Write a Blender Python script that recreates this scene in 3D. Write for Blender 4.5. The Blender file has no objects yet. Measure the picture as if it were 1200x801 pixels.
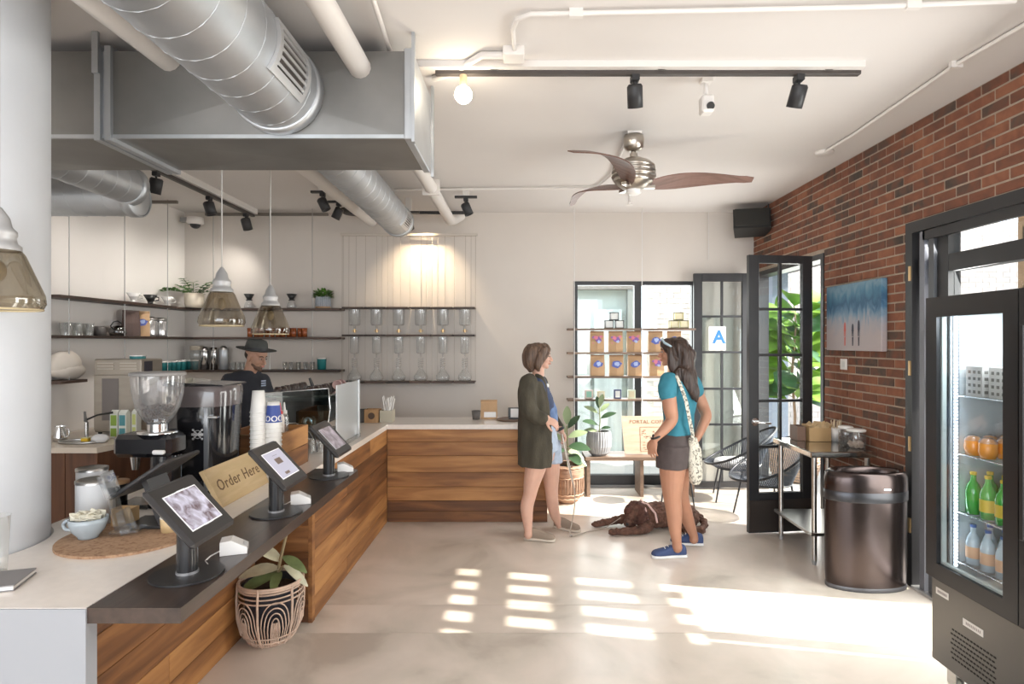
import bpy, math, random
from math import sin, cos, pi, radians as R
from mathutils import Vector, Matrix, noise
random.seed(7)
SC = bpy.context.scene
COL = SC.collection

# ------------------------------------------------------------ camera
cam_d = bpy.data.cameras.new('camera'); cam_d.lens = 21.0; cam_d.sensor_width = 36
cam_d.shift_x = -0.01; cam_d.shift_y = 0.0; cam_d.clip_start = .05; cam_d.clip_end = 200
cam = bpy.data.objects.new('camera', cam_d); COL.objects.link(cam)
cam.location = (0, 0, 1.68); cam.rotation_euler = (R(90), 0, 0)
SC.camera = cam

# ------------------------------------------------------------ world, sun, window and fill light, exposure
w = bpy.data.worlds.new('sky'); SC.world = w; w.use_nodes = True
w.node_tree.nodes['Background'].inputs[0].default_value = (.80, .90, 1.0, 1)
w.node_tree.nodes['Background'].inputs[1].default_value = 2.3
def light(name, kind, loc, energy, color=(1, 1, 1), aim=None, **k):
    d = bpy.data.lights.new(name, kind); d.energy = energy; d.color = color
    for a, b in k.items(): setattr(d, a, b)
    o = bpy.data.objects.new(name, d); COL.objects.link(o); o.location = loc
    if aim is not None:
        o.rotation_euler = Vector(aim).to_track_quat('-Z', 'Y').to_euler()
    return o
light('sun', 'SUN', (8, 0, 8), 8.5, (1, .93, .82), (-1, .20, -.74), angle=R(.6))
light('front_window_light', 'AREA', (-.3, -2.7, 1.7), 95, (.93, .96, 1), (.15, 1, .08), shape='RECTANGLE', size=5.0, size_y=2.4)
light('left_fill_light', 'AREA', (-3.7, -1.0, 1.9), 40, (.97, .98, 1), (.5, 1, .1), shape='RECTANGLE', size=2.2, size_y=2.0)  # added fill for the left bar; the left wall has no window
light('terrace_door_light', 'AREA', (2.95, 2.6, 1.3), 135, (1, .98, .95), (-1, .1, -.38), shape='RECTANGLE', size=2.8, size_y=2.2)
light('patio_door_light', 'AREA', (2.95, 6.0, 1.3), 30, (1, .98, .95), (-1, -.1, 0), shape='RECTANGLE', size=1.3, size_y=2.2)
light('back_window_light', 'AREA', (1.3, 7.15, 1.4), 34, (1, 1, 1), (0, -1, -.05), shape='RECTANGLE', size=1.4, size_y=2.0)
SC.view_settings.view_transform = 'Standard'; SC.view_settings.look = 'None'
SC.view_settings.gamma = 1; SC.view_settings.use_curve_mapping = False
SC.view_settings.exposure = 0.62
SC.cycles.use_denoising = True
SC.cycles.max_bounces = 10; SC.cycles.diffuse_bounces = 5; SC.cycles.glossy_bounces = 4
SC.cycles.transparent_max_bounces = 24; SC.cycles.transmission_bounces = 6
SC.cycles.sample_clamp_indirect = 4; SC.cycles.caustics_reflective = False; SC.cycles.caustics_refractive = False

# ------------------------------------------------------------ materials
MATS = {}
def pm(name, col, rough=.5, metal=0, var=0, vs=6, bump=0, bs=40, stretch=(1, 1, 1), emit=0, spec=.5, alpha=1, coat=0, objvar=0, sheen=0):
    if name in MATS: return MATS[name]
    m = bpy.data.materials.new(name); m.use_nodes = True; nt = m.node_tree; N = nt.nodes; L = nt.links
    b = N['Principled BSDF']
    b.inputs['Base Color'].default_value = (*col, 1); b.inputs['Roughness'].default_value = rough
    b.inputs['Metallic'].default_value = metal; b.inputs['Specular IOR Level'].default_value = spec
    if coat: b.inputs['Coat Weight'].default_value = coat; b.inputs['Coat Roughness'].default_value = .1
    if sheen: b.inputs['Sheen Weight'].default_value = sheen
    if emit:
        b.inputs['Emission Color'].default_value = (*col, 1); b.inputs['Emission Strength'].default_value = emit
    if alpha < 1: b.inputs['Alpha'].default_value = alpha
    if var or bump:
        tc = N.new('ShaderNodeTexCoord'); mp = N.new('ShaderNodeMapping'); mp.inputs['Scale'].default_value = stretch
        L.new(tc.outputs['Object'], mp.inputs[0])
    last = None
    if var:
        n = N.new('ShaderNodeTexNoise'); n.inputs['Scale'].default_value = vs; n.inputs['Detail'].default_value = 5
        L.new(mp.outputs[0], n.inputs[0])
        mr = N.new('ShaderNodeMapRange'); mr.inputs[1].default_value = .3; mr.inputs[2].default_value = .7
        mr.inputs[3].default_value = 1 - var; mr.inputs[4].default_value = 1 + var
        L.new(n.outputs[0], mr.inputs[0])
        hs = N.new('ShaderNodeHueSaturation'); hs.inputs['Color'].default_value = (*col, 1)
        L.new(mr.outputs[0], hs.inputs['Value']); L.new(hs.outputs[0], b.inputs['Base Color'])
    if bump:
        n2 = N.new('ShaderNodeTexNoise'); n2.inputs['Scale'].default_value = bs; n2.inputs['Detail'].default_value = 4
        L.new(mp.outputs[0], n2.inputs[0]); bp = N.new('ShaderNodeBump'); bp.inputs['Strength'].default_value = bump
        bp.inputs['Distance'].default_value = .01
        L.new(n2.outputs[0], bp.inputs['Height']); L.new(bp.outputs[0], b.inputs['Normal'])
    MATS[name] = m
    return m

def ramp_mat(name, cols, stretch, scale=3, rough=.45, bump=.15, objshift=.5, wave=False, coat=0, island=False, detail=6):
    """noise -> colour ramp; objshift adds a random offset per object / island"""
    if name in MATS: return MATS[name]
    m = bpy.data.materials.new(name); m.use_nodes = True; nt = m.node_tree; N = nt.nodes; L = nt.links
    b = N['Principled BSDF']; b.inputs['Roughness'].default_value = rough
    if coat: b.inputs['Coat Weight'].default_value = coat; b.inputs['Coat Roughness'].default_value = .15
    tc = N.new('ShaderNodeTexCoord'); mp = N.new('ShaderNodeMapping'); mp.inputs['Scale'].default_value = stretch
    L.new(tc.outputs['Object'], mp.inputs[0])
    oi = N.new('ShaderNodeObjectInfo')
    rnd = oi.outputs['Random']
    if island:
        g = N.new('ShaderNodeNewGeometry'); a = N.new('ShaderNodeMath'); a.operation = 'ADD'
        L.new(rnd, a.inputs[0]); L.new(g.outputs['Random Per Island'], a.inputs[1])
        fr = N.new('ShaderNodeMath'); fr.operation = 'FRACT'; L.new(a.outputs[0], fr.inputs[0]); rnd = fr.outputs[0]
    vm = N.new('ShaderNodeVectorMath'); vm.operation = 'ADD'; mu = N.new('ShaderNodeMath'); mu.operation = 'MULTIPLY'; mu.inputs[1].default_value = 37
    L.new(rnd, mu.inputs[0]); L.new(mp.outputs[0], vm.inputs[0]); L.new(mu.outputs[0], vm.inputs[1])
    n = N.new('ShaderNodeTexNoise'); n.inputs['Scale'].default_value = scale; n.inputs['Detail'].default_value = detail
    n.inputs['Distortion'].default_value = .6
    L.new(vm.outputs[0], n.inputs[0])
    mix = N.new('ShaderNodeMath'); mix.operation = 'MULTIPLY_ADD'; mix.inputs[1].default_value = objshift
    s = N.new('ShaderNodeMath'); s.operation = 'SUBTRACT'; s.inputs[1].default_value = .5
    L.new(rnd, s.inputs[0]); L.new(s.outputs[0], mix.inputs[0]); L.new(n.outputs[0], mix.inputs[2])
    cr = N.new('ShaderNodeValToRGB'); e = cr.color_ramp.elements
    while len(e) > 1: e.remove(e[-1])
    e[0].position = cols[0][0]; e[0].color = (*cols[0][1], 1)
    for p, c in cols[1:]:
        x = e.new(p); x.color = (*c, 1)
    L.new(mix.outputs[0], cr.inputs[0]); L.new(cr.outputs[0], b.inputs['Base Color'])
    if bump:
        bp = N.new('ShaderNodeBump'); bp.inputs['Strength'].default_value = bump; bp.inputs['Distance'].default_value = .01
        L.new(n.outputs[0], bp.inputs['Height']); L.new(bp.outputs[0], b.inputs['Normal'])
    MATS[name] = m
    return m

def thin_glass(name, tint=(1, 1, 1), refl=.06, edge=.5, rough=.02, haze=0):
    if name in MATS: return MATS[name]
    m = bpy.data.materials.new(name); m.use_nodes = True; nt = m.node_tree; N = nt.nodes; L = nt.links
    N.remove(N['Principled BSDF']); out = N['Material Output']
    tr = N.new('ShaderNodeBsdfTransparent'); tr.inputs[0].default_value = (*tint, 1)
    gl = N.new('ShaderNodeBsdfGlossy'); gl.inputs['Roughness'].default_value = rough
    lw = N.new('ShaderNodeLayerWeight'); lw.inputs[0].default_value = .35
    mr = N.new('ShaderNodeMapRange'); mr.inputs[3].default_value = refl; mr.inputs[4].default_value = edge
    L.new(lw.outputs['Facing'], mr.inputs[0])
    pw = N.new('ShaderNodeMath'); pw.operation = 'POWER'; pw.inputs[1].default_value = 2
    L.new(lw.outputs['Facing'], pw.inputs[0]); L.new(pw.outputs[0], mr.inputs[0])
    mx = N.new('ShaderNodeMixShader'); L.new(mr.outputs[0], mx.inputs[0]); L.new(tr.outputs[0], mx.inputs[1]); L.new(gl.outputs[0], mx.inputs[2])
    last = mx
    if haze:
        df = N.new('ShaderNodeBsdfDiffuse'); df.inputs[0].default_value = (.9, .92, .93, 1)
        m2 = N.new('ShaderNodeMixShader'); m2.inputs[0].default_value = haze
        L.new(mx.outputs[0], m2.inputs[1]); L.new(df.outputs[0], m2.inputs[2]); last = m2
    L.new(last.outputs[0], out.inputs[0])
    MATS[name] = m
    return m

# ------------------------------------------------------------ mesh builder
class MB:
    def __init__(s): s.v = []; s.f = []; s.m = []; s.s = []
    def add(s, V, F, mi=0, sm=False):
        o = len(s.v); s.v += [tuple(p) for p in V]
        for f in F: s.f.append([i + o for i in f]); s.m.append(mi); s.s.append(sm)
        return s
    def box(s, x0, y0, z0, x1, y1, z1, mi=0, M=None, b=0):
        if x0 > x1: x0, x1 = x1, x0
        if y0 > y1: y0, y1 = y1, y0
        if z0 > z1: z0, z1 = z1, z0
        if b:
            b = min(b, .49 * (x1 - x0), .49 * (y1 - y0), .49 * (z1 - z0))
            V = []; idx = {}
            for a in (0, 1, 2):
                for i, x in enumerate((x0, x1)):
                    for j, y in enumerate((y0, y1)):
                        for k, z in enumerate((z0, z1)):
                            d = [b if not i else -b, b if not j else -b, b if not k else -b]
                            d[a] = 0
                            idx[a, i, j, k] = len(V); V.append(Vector((x + d[0], y + d[1], z + d[2])))
            F = []
            for a in (0, 1, 2):
                o1, o2 = [q for q in (0, 1, 2) if q != a]
                for e in (0, 1):
                    loop = []
                    for (p, q) in ((0, 0), (1, 0), (1, 1), (0, 1)):
                        c = [0, 0, 0]; c[a] = e; c[o1] = p; c[o2] = q; loop.append(idx[(a, *c)])
                    F.append(loop)
            for a in (0, 1, 2):       # edges parallel to axis a
                o1, o2 = [q for q in (0, 1, 2) if q != a]
                for p in (0, 1):
                    for q in (0, 1):
                        c0 = [0, 0, 0]; c1 = [0, 0, 0]; c0[o1] = c1[o1] = p; c0[o2] = c1[o2] = q; c1[a] = 1
                        F.append([idx[(o1, *c0)], idx[(o1, *c1)], idx[(o2, *c1)], idx[(o2, *c0)]])
            for i in (0, 1):
                for j in (0, 1):
                    for k in (0, 1): F.append([idx[0, i, j, k], idx[1, i, j, k], idx[2, i, j, k]])
            C = Vector(((x0 + x1) / 2, (y0 + y1) / 2, (z0 + z1) / 2))
            G = []
            for f in F:
                p = [V[i] for i in f]; n = (p[1] - p[0]).cross(p[2] - p[0]); c = sum(p, Vector()) / len(p)
                G.append(f if n.dot(c - C) > 0 else f[::-1])
            F = G
        else:
            V = [Vector(p) for p in ((x0, y0, z0), (x1, y0, z0), (x1, y1, z0), (x0, y1, z0), (x0, y0, z1), (x1, y0, z1), (x1, y1, z1), (x0, y1, z1))]
            F = [(0, 3, 2, 1), (4, 5, 6, 7), (0, 1, 5, 4), (1, 2, 6, 5), (2, 3, 7, 6), (3, 0, 4, 7)]
        if M is not None: V = [M @ v for v in V]
        return s.add(V, F, mi)
    def prism(s, poly, z0, z1, ax='z', mi=0, M=None):
        def P(a, b, c): return {'z': (a, b, c), 'y': (a, c, b), 'x': (c, a, b)}[ax]
        n = len(poly); V = [Vector(P(a, b, z0)) for a, b in poly] + [Vector(P(a, b, z1)) for a, b in poly]
        F = [list(range(n))[::-1], list(range(n, 2 * n))] + [(i, (i + 1) % n, n + (i + 1) % n, n + i) for i in range(n)]
        if M is not None: V = [M @ v for v in V]
        return s.add(V, F, mi)
    def cyl(s, p0, p1, r0, r1=None, n=12, mi=0, caps=True, sm=True):
        p0 = Vector(p0); p1 = Vector(p1); r1 = r0 if r1 is None else r1
        d = (p1 - p0).normalized(); u = d.orthogonal().normalized(); v = d.cross(u)
        V = [p0 + (u * cos(2 * pi * i / n) + v * sin(2 * pi * i / n)) * r0 for i in range(n)] + [p1 + (u * cos(2 * pi * i / n) + v * sin(2 * pi * i / n)) * r1 for i in range(n)]
        s.add(V, [(i, (i + 1) % n, n + (i + 1) % n, n + i) for i in range(n)], mi, sm)
        if caps:
            s.add(V[:n], [list(range(n))[::-1]], mi); s.add(V[n:], [list(range(n))], mi)
        return s
    def tube(s, P, r, n=8, mi=0, closed=False, caps=True, flat=1.0):
        P = [Vector(p) for p in P]; m = len(P)
        rr = r if isinstance(r, (list, tuple)) else [r] * m
        u = None; rings = []
        for i in range(m):
            a = P[i - 1] if (i > 0 or closed) else P[i]; b = P[(i + 1) % m] if (i < m - 1 or closed) else P[i]
            d = (b - a).normalized()
            if u is None: u = d.orthogonal().normalized()
            u = (u - d * u.dot(d)); u = u.normalized() if u.length > 1e-6 else d.orthogonal().normalized()
            v = d.cross(u)
            rings.append([P[i] + (u * cos(2 * pi * k / n) + v * sin(2 * pi * k / n) * flat) * rr[i] for k in range(n)])
        V = [p for g in rings for p in g]; F = []
        for i in range(m if closed else m - 1):
            j = (i + 1) % m
            for k in range(n): F.append((i * n + k, i * n + (k + 1) % n, j * n + (k + 1) % n, j * n + k))
        s.add(V, F, mi, True)
        if caps and not closed: s.add(rings[0], [list(range(n))[::-1]], mi); s.add(rings[-1], [list(range(n))], mi)
        return s
    def lathe(s, prof, c=(0, 0, 0), n=24, mi=0, sx=1, sy=1, sm=True, cap0=False, cap1=False, M=None):
        V = []; F = []; m = len(prof); c = Vector(c)
        for r, z in prof:
            for k in range(n): V.append(Vector((r * cos(2 * pi * k / n) * sx, r * sin(2 * pi * k / n) * sy, z)))
        if M is not None: V = [M @ v for v in V]
        V = [v + c for v in V]
        for i in range(m - 1):
            for k in range(n): F.append((i * n + k, i * n + (k + 1) % n, (i + 1) * n + (k + 1) % n, (i + 1) * n + k))
        s.add(V, F, mi, sm)
        if cap0: s.add(V[:n], [list(range(n))[::-1]], mi)
        if cap1: s.add(V[-n:], [list(range(n))], mi)
        return s
    def ball(s, c, r, n=12, mi=0, M=None):
        rx, ry, rz = r if isinstance(r, (tuple, list)) else (r, r, r)
        m = max(4, n // 2); c = Vector(c); V = [Vector((0, 0, -rz))]
        for i in range(1, m):
            a = -pi / 2 + pi * i / m
            for k in range(n): V.append(Vector((rx * cos(a) * cos(2 * pi * k / n), ry * cos(a) * sin(2 * pi * k / n), rz * sin(a))))
        V.append(Vector((0, 0, rz))); F = []
        for k in range(n): F.append((0, 1 + (k + 1) % n, 1 + k))
        for i in range(m - 2):
            for k in range(n): F.append((1 + i * n + k, 1 + i * n + (k + 1) % n, 1 + (i + 1) * n + (k + 1) % n, 1 + (i + 1) * n + k))
        e = len(V) - 1; o = 1 + (m - 2) * n
        for k in range(n): F.append((e, o + k, o + (k + 1) % n))
        if M is not None: V = [M @ v for v in V]
        return s.add([v + c for v in V], F, mi, True)
    def mesh(s, name, mats):
        me = bpy.data.meshes.new(name); me.from_pydata(s.v, [], s.f)
        mats = mats if isinstance(mats, (list, tuple)) else [mats]
        for m in mats: me.materials.append(m)
        me.polygons.foreach_set('material_index', s.m); me.polygons.foreach_set('use_smooth', s.s)
        me.update(); return me

def tag(o, label=None, cat=None, group=None, kind=None):
    if label: o['label'] = label
    if cat: o['category'] = cat
    if group: o['group'] = group
    if kind: o['kind'] = kind
    return o
def obj(name, mb, mat, parent=None, label=None, cat=None, group=None, kind=None, loc=None):
    me = mb if isinstance(mb, bpy.types.Mesh) else mb.mesh(name, mat)
    o = bpy.data.objects.new(name, me); COL.objects.link(o)
    if parent is not None: o.parent = parent
    if loc is not None: o.location = loc
    return tag(o, label, cat, group, kind)
def empty(name, label, cat, loc=(0, 0, 0), rz=0, group=None, kind=None):
    o = bpy.data.objects.new(name, None); o.empty_display_size = .1; COL.objects.link(o)
    o.location = loc; o.rotation_euler = (0, 0, rz); return tag(o, label, cat, group, kind)
KIDS = {}
def dup(root, loc=None, rz=None, label=None, group=None):
    """copy of a thing with copies of its parts and sub-parts"""
    def rec(o, par):
        c = o.copy(); COL.objects.link(c)
        if par is not None: c.parent = par
        for ch in [q for q in o.children]: rec(ch, c)
        return c
    c = rec(root, None)
    if loc is not None: c.location = loc
    if rz is not None: c.rotation_euler = (c.rotation_euler[0], c.rotation_euler[1], rz)
    if label: c['label'] = label
    if group: c['group'] = group
    return c
def text(name, body, size, mat, parent=None, M=None, ext=.001, align='CENTER', offset=0, space=1):
    cu = bpy.data.curves.new(name, 'FONT'); cu.body = body; cu.size = size; cu.extrude = ext; cu.align_x = align; cu.align_y = 'CENTER'
    cu.resolution_u = 2; cu.offset = offset; cu.space_character = space
    t = bpy.data.objects.new(name, cu); COL.objects.link(t)
    dg = bpy.context.evaluated_depsgraph_get(); me = bpy.data.meshes.new_from_object(t.evaluated_get(dg))
    bpy.data.objects.remove(t); me.materials.clear(); me.materials.append(mat)
    if M is not None: me.transform(M)
    return obj(name, me, None, parent)
def frameM(o, x, y):
    """matrix whose local x,y axes map to the given directions at origin o (z = x cross y)"""
    x = Vector(x).normalized(); y = Vector(y); y = (y - x * y.dot(x)).normalized(); z = x.cross(y)
    return Matrix(((x[0], y[0], z[0], o[0]), (x[1], y[1], z[1], o[1]), (x[2], y[2], z[2], o[2]), (0, 0, 0, 1)))
F = 700.0
def P(x, y, D):
    return Vector(((x - 612) * D / F, D, 1.68 - (y - 400) * D / F))

# materials in common use
white_wall = pm('wall_paint', (.63, .58, .53), .8, var=.03, vs=1.5, bump=.04, bs=60)
ceil_paint = pm('ceiling_paint', (.70, .67, .65), .85, var=.02, vs=1.2)
white_pipe = pm('white_pipe_paint', (.74, .71, .68), .45)
black_metal = pm('black_metal', (.028, .028, .030), .45, spec=.4)
black_frame = pm('black_frame_paint', (.022, .022, .024), .42, var=.1, vs=4)
chrome = pm('chrome', (.75, .75, .75), .15, 1)
steel = pm('brushed_steel', (.50, .49, .47), .3, 1, var=.06, vs=8, stretch=(1, 1, 8))
galv = pm('galvanised_sheet', (.50, .52, .54), .45, .8, var=.12, vs=3.5)
galv2 = pm('duct_sheet', (.235, .23, .22), .45, .7, var=.15, vs=2.2)
glass = thin_glass('clear_glass', (.97, .985, .98), .05, .55)
pane_glass = thin_glass('window_glass', (.96, .98, .975), .05, .4)
quartz = pm('white_quartz', (.82, .755, .69), .28, var=.03, vs=30, coat=.2)
# ============================================================ SETTING
XR, XL, YB, YF, ZC = 2.68, -3.91, 6.92, -3.0, 3.18
concrete = ramp_mat('polished_concrete', [(.36, (.50, .43, .365)), (.45, (.63, .56, .48)), (.55, (.71, .62, .54)), (.66, (.77, .68, .60))], (1, 1, 1), 1.6, rough=.34, bump=.03, objshift=.03, coat=.25, detail=12)
fl = MB().box(XL - .3, YF - .3, -.12, XR + .3, YB + .3, -.004)
floor = obj('floor', fl, pm('floor_joint', (.16, .15, .14), .8), kind='structure')
for y0, y1 in ((YF, 1.2), (1.206, 3.45), (3.455, 3.82), (3.824, YB + .28)):
    for x0, x1 in ((XL, XR + .22),):
        obj('slab', MB().box(x0, y0, -.004, x1, y1, 0), concrete, floor)
obj('ceiling', MB().box(XL - .3, YF - .3, ZC, XR + .3, YB + .3, ZC + .15), ceil_paint, kind='structure')
obj('wall_left', MB().box(XL - .2, YF, 0, XL, YB, ZC), pm('gloss_white_wall', (.80, .76, .72), .22, var=.02, vs=1.5, coat=.3), kind='structure')
# back wall with the window opening
WX0, WX1, WZ0, WZ1 = .593, 2.02, .015, 2.385
m = MB().box(XL - .2, YB, 0, WX0, YB + .25, ZC).box(WX1, YB, 0, XR + .13, YB + .25, ZC).box(WX0, YB, WZ1, WX1, YB + .25, ZC)
wb = obj('wall_back', m, white_wall, kind='structure')
# front wall behind the camera, a broad opening in it
m = MB().box(XL - .2, YF - .2, 0, -3.2, YF, ZC).box(2.3, YF - .2, 0, XR + .3, YF, ZC).box(-3.2, YF - .2, 2.9, 2.3, YF, ZC)
obj('wall_front', m, white_wall, kind='structure')
# right wall: mortar bed, then bricks standing proud of it
O1 = (5.30, 6.88, 2.47); O2 = (1.0, 4.16, 2.50)
m = MB(); x0, x1 = XR + .0045, XR + .13
m.box(x0, YF, 0, x1, O2[0], ZC).box(x0, O2[0], O2[2], x1, O2[1], ZC).box(x0, O2[1], 0, x1, O1[0], ZC).box(x0, O1[0], O1[2], x1, O1[1], ZC).box(x0, O1[1], 0, x1, YB, ZC)
mortar = pm('mortar', (.40, .32, .25), .95, var=.12, vs=20, bump=.4, bs=90)
wr = obj('wall_right', m, mortar, kind='structure')
brick_m = ramp_mat('red_brick', [(.08, (.055, .042, .034)), (.26, (.105, .062, .045)), (.38, (.155, .062, .038)), (.6, (.215, .082, .046)), (.85, (.29, .12, .065))], (1, 1, 1), 9, rough=.9, bump=.5, objshift=.55, island=True)
bricks = []
PITCH, COURSE, BL, BH = .203, .0677, .191, .0555
nc = int(ZC / COURSE)
for c in range(nc + 1):
    z = c * COURSE + .005; h = min(BH, ZC - .002 - z)
    if h < .015: continue
    y = YF + (.5 * PITCH if c % 2 else 0)
    k = 0
    while y < YB - .02:
        a, b = y, min(y + BL, YB - .004)
        segs = [(a, b)]
        for (q0, q1, qz) in (O1, O2):
            if z < qz - .02:
                ns = []
                for (s0, s1) in segs:
                    if s1 <= q0 or s0 >= q1: ns.append((s0, s1)); continue
                    if s0 < q0 - .03: ns.append((s0, q0))
                    if s1 > q1 + .03: ns.append((q1, s1))
                segs = ns
        for s0, s1 in segs: bricks.append((s0, s1, z, h))
        y += PITCH
bev = MB().box(0, 0, 0, .03, 1, 1, b=.004).mesh('brick', brick_m)
unit = {}
vis = sorted([b for b in bricks if b[0] > 3.12], key=lambda b: b[0] - (0 if not (b[2] > 2.45 and b[0] > 5.8) else -1))
indiv = vis[:296]; rest = [b for b in bricks if b[0] <= 3.12] + vis[296:]
def bmesh_for(w_, h_):
    k = (round(w_, 3), round(h_, 3))
    if k not in unit: unit[k] = MB().box(-.0, 0, 0, .03, w_, h_, b=.003).mesh('brick', brick_m)
    return unit[k]
for s0, s1, z, h in indiv:
    o = obj('brick', bmesh_for(s1 - s0, h), None, wr, loc=(XR - random.uniform(0, .003), s0, z))
m = MB()
for s0, s1, z, h in rest: m.box(XR - random.uniform(0, .003), s0, z, XR + .02, s1, z + h, b=.003)
obj('brickwork', m, brick_m, wr, kind='stuff')
# baseboard left/back
obj('baseboard_left', MB().box(XL, YF, 0, XL + .012, YB, .1), pm('cove_base', (.12, .11, .10), .6), kind='structure')

# ---------------- window_1 (back wall) black frame
w1 = obj('window_1', MB().box(WX0, YB + .02, WZ0, WX0 + .05, YB + .10, WZ1).box(WX1 - .05, YB + .02, WZ0, WX1, YB + .10, WZ1)
         .box(WX0 + .05, YB + .02, WZ1 - .045, WX1 - .05, YB + .10, WZ1).box(WX0 + .05, YB + .02, WZ0, WX1 - .05, YB + .10, WZ0 + .12), black_frame, kind='structure')
XM = (748 - 612) / F * YB
obj('mullion', MB().box(XM - .04, YB + .02, WZ0 + .12, XM + .04, YB + .10, WZ1 - .045), black_frame, w1)
obj('glass_pane', MB().box(WX0 + .05, YB + .055, WZ0 + .12, XM - .04, YB + .061, WZ1 - .045), pane_glass, w1)
obj('glass_pane', MB().box(XM + .04, YB + .055, WZ0 + .12, WX1 - .05, YB + .061, WZ1 - .045), pane_glass, w1)
obj('sill', MB().box(WX0 - .03, YB - .035, 0, WX1 + .9, YB, .028), pm('grey_sill', (.25, .25, .25), .5), w1)

# ---------------- window_2: wide folding glass front on the right (stacked black leaves, transom)
fx0, fx1 = XR - .012, XR + .13
w2 = obj('window_2', MB().box(fx0, O2[1] - .07, 0, fx1, O2[1], O2[2]).box(fx0, O2[0], O2[2] - .075, fx1, O2[1] - .07, O2[2]).box(fx0, O2[0], 0, fx1, O2[0] + .07, O2[2] - .075), black_frame, kind='structure')
tb = MB().box(XR + .0325, O2[0] + .07, 2.13, XR + .1075, O2[1] - .07, 2.24)
obj('transom_bar', tb, black_frame, w2)
for k, yy in enumerate((4.03, 3.955)):
    obj('folded_leaf', MB().box(XR - .0 + .01 * k, yy - .05, .02, XR + .12, yy, 2.42), pm('leaf_edge_%d' % k, (.07, .075, .085) if k else (.16, .17, .20), .35), w2)
obj('track_strip', MB().box(XR + .0, O2[0] + .07, 2.36, XR + .03, 4.0, 2.42), black_frame, w2)
ym = 3.90
obj('upright', MB().box(XR + .03, ym - .10, .0, XR + .11, ym - .0, 2.425), black_frame, w2)
for (a, b) in ((O2[0] + .07, 2.45), (2.51, ym - .10)):
    obj('glass_pane', MB().box(XR + .065, a, 2.24, XR + .071, b, 2.36), pane_glass, w2)
    obj('glass_pane', MB().box(XR + .065, a, .05, XR + .071, b, 2.13), pane_glass, w2)
obj('upright', MB().box(XR + .03, 2.45, .0, XR + .11, 2.51, 2.425), black_frame, w2)
obj('threshold', MB().box(XR - .02, O2[0], 0, XR + .2, 4.09, .018), pm('aluminium_sill', (.6, .6, .6), .35, .8), w2)
brass = pm('brass', (.72, .50, .25), .35, .8)
for z in (2.15, 1.50, .98, .42):
    obj('hinge', MB().box(XR - .02, 4.10, z - .05, XR - .011, 4.118, z + .05), brass, w2)

# ---------------- door_1: double patio doors, opening in right wall
w3 = obj('door_1', MB().box(XR - .01, O1[0], 0, XR + .14, O1[0] + .05, O1[2]).box(XR - .01, O1[1] - .05, 0, XR + .14, O1[1], O1[2]).box(XR - .01, O1[0] + .05, O1[2] - .05, XR + .14, O1[1] - .05, O1[2]), black_frame, kind='structure')

# concrete-look column with white paint
obj('column', MB().lathe([(.303, .0), (.303, ZC)], (-2.16, 2.25, 0), 64), pm('column_paint', (.60, .62, .65), .5, var=.05, vs=2.5, bump=.05, bs=25), kind='structure')

# ============================================================ OUTSIDE
obj('ground', MB().box(-14, -14, -.30, 20, 24, -.125), pm('patio_concrete', (.50, .48, .45), .8, var=.1, vs=2), kind='structure')
obj('patio_floor', MB().box(XR + .31, -3, -.12, 9, 12, -.02).box(-3, YB + .31, -.12, XR + .31, 12, -.02), pm('patio_paving', (.55, .53, .50), .8, var=.08, vs=3), kind='structure')
# whitewashed brick wall beyond the patio, bricks as relief courses
wpaint = pm('whitewashed_brick', (.82, .72, .67), .85, var=.12, vs=6, bump=.3, bs=30)
ow = obj('garden_wall', MB().box(2.0, 9.6, -.12, 9.0, 9.8, 3.6), pm('light_mortar', (.78, .74, .70), .9), kind='structure')
m = MB()
for c in range(44):
    y = 0
    z = -.1 + c * .083; x = 2.0 + (.11 if c % 2 else 0)
    while x < 8.7:
        m.box(x, 9.585, z, x + .205, 9.61, z + .07); x += .22
obj('painted_brickwork', m, wpaint, ow, kind='stuff')
# neighbouring glazed porch seen through the left pane
ng = pm('pale_green_render', (.60, .68, .64), .6)
porch = empty('glazed_porch', 'pale green glazed porch standing beyond the left pane of the back window', 'porch', (0, 9, -.12))
obj('side_wall', MB().box(-1.5, .2, 0, 1.72, .35, 3.2), ng, porch)
obj('beam', MB().box(-1.5, .05, 2.60, 1.75, .2, 2.72), pm('porch_beam', (.24, .22, .20), .6), porch)
obj('post', MB().box(1.60, .06, 0, 1.72, .2, 2.6), pm('porch_post', (.30, .32, .30), .6), porch)
for i, x in enumerate((.15, .62, 1.10)):
    obj('glass_panel', MB().box(x, .12, .1, x + .42, .15, 2.3), pm('reflective_panel', (.68, .76, .75), .15, var=.15, vs=2, stretch=(6, 1, .4)), porch)
# grey-blue outdoor post and dark canopy seen through the open door
canopy = empty('patio_canopy', 'dark corrugated patio canopy on a grey blue post outside the doors', 'canopy', (0, 0, -.02))
obj('post', MB().box(3.52, 8.4, 0, 3.74, 8.6, 3.0), pm('bluegrey_paint', (.30, .35, .45), .6), canopy)
obj('roof', MB().box(3.0, 7.3, 2.75, 4.1, 9.3, 2.83, M=Matrix.Rotation(0, 4, 'X')), pm('canopy_dark', (.10, .10, .11), .6), canopy)
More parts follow.
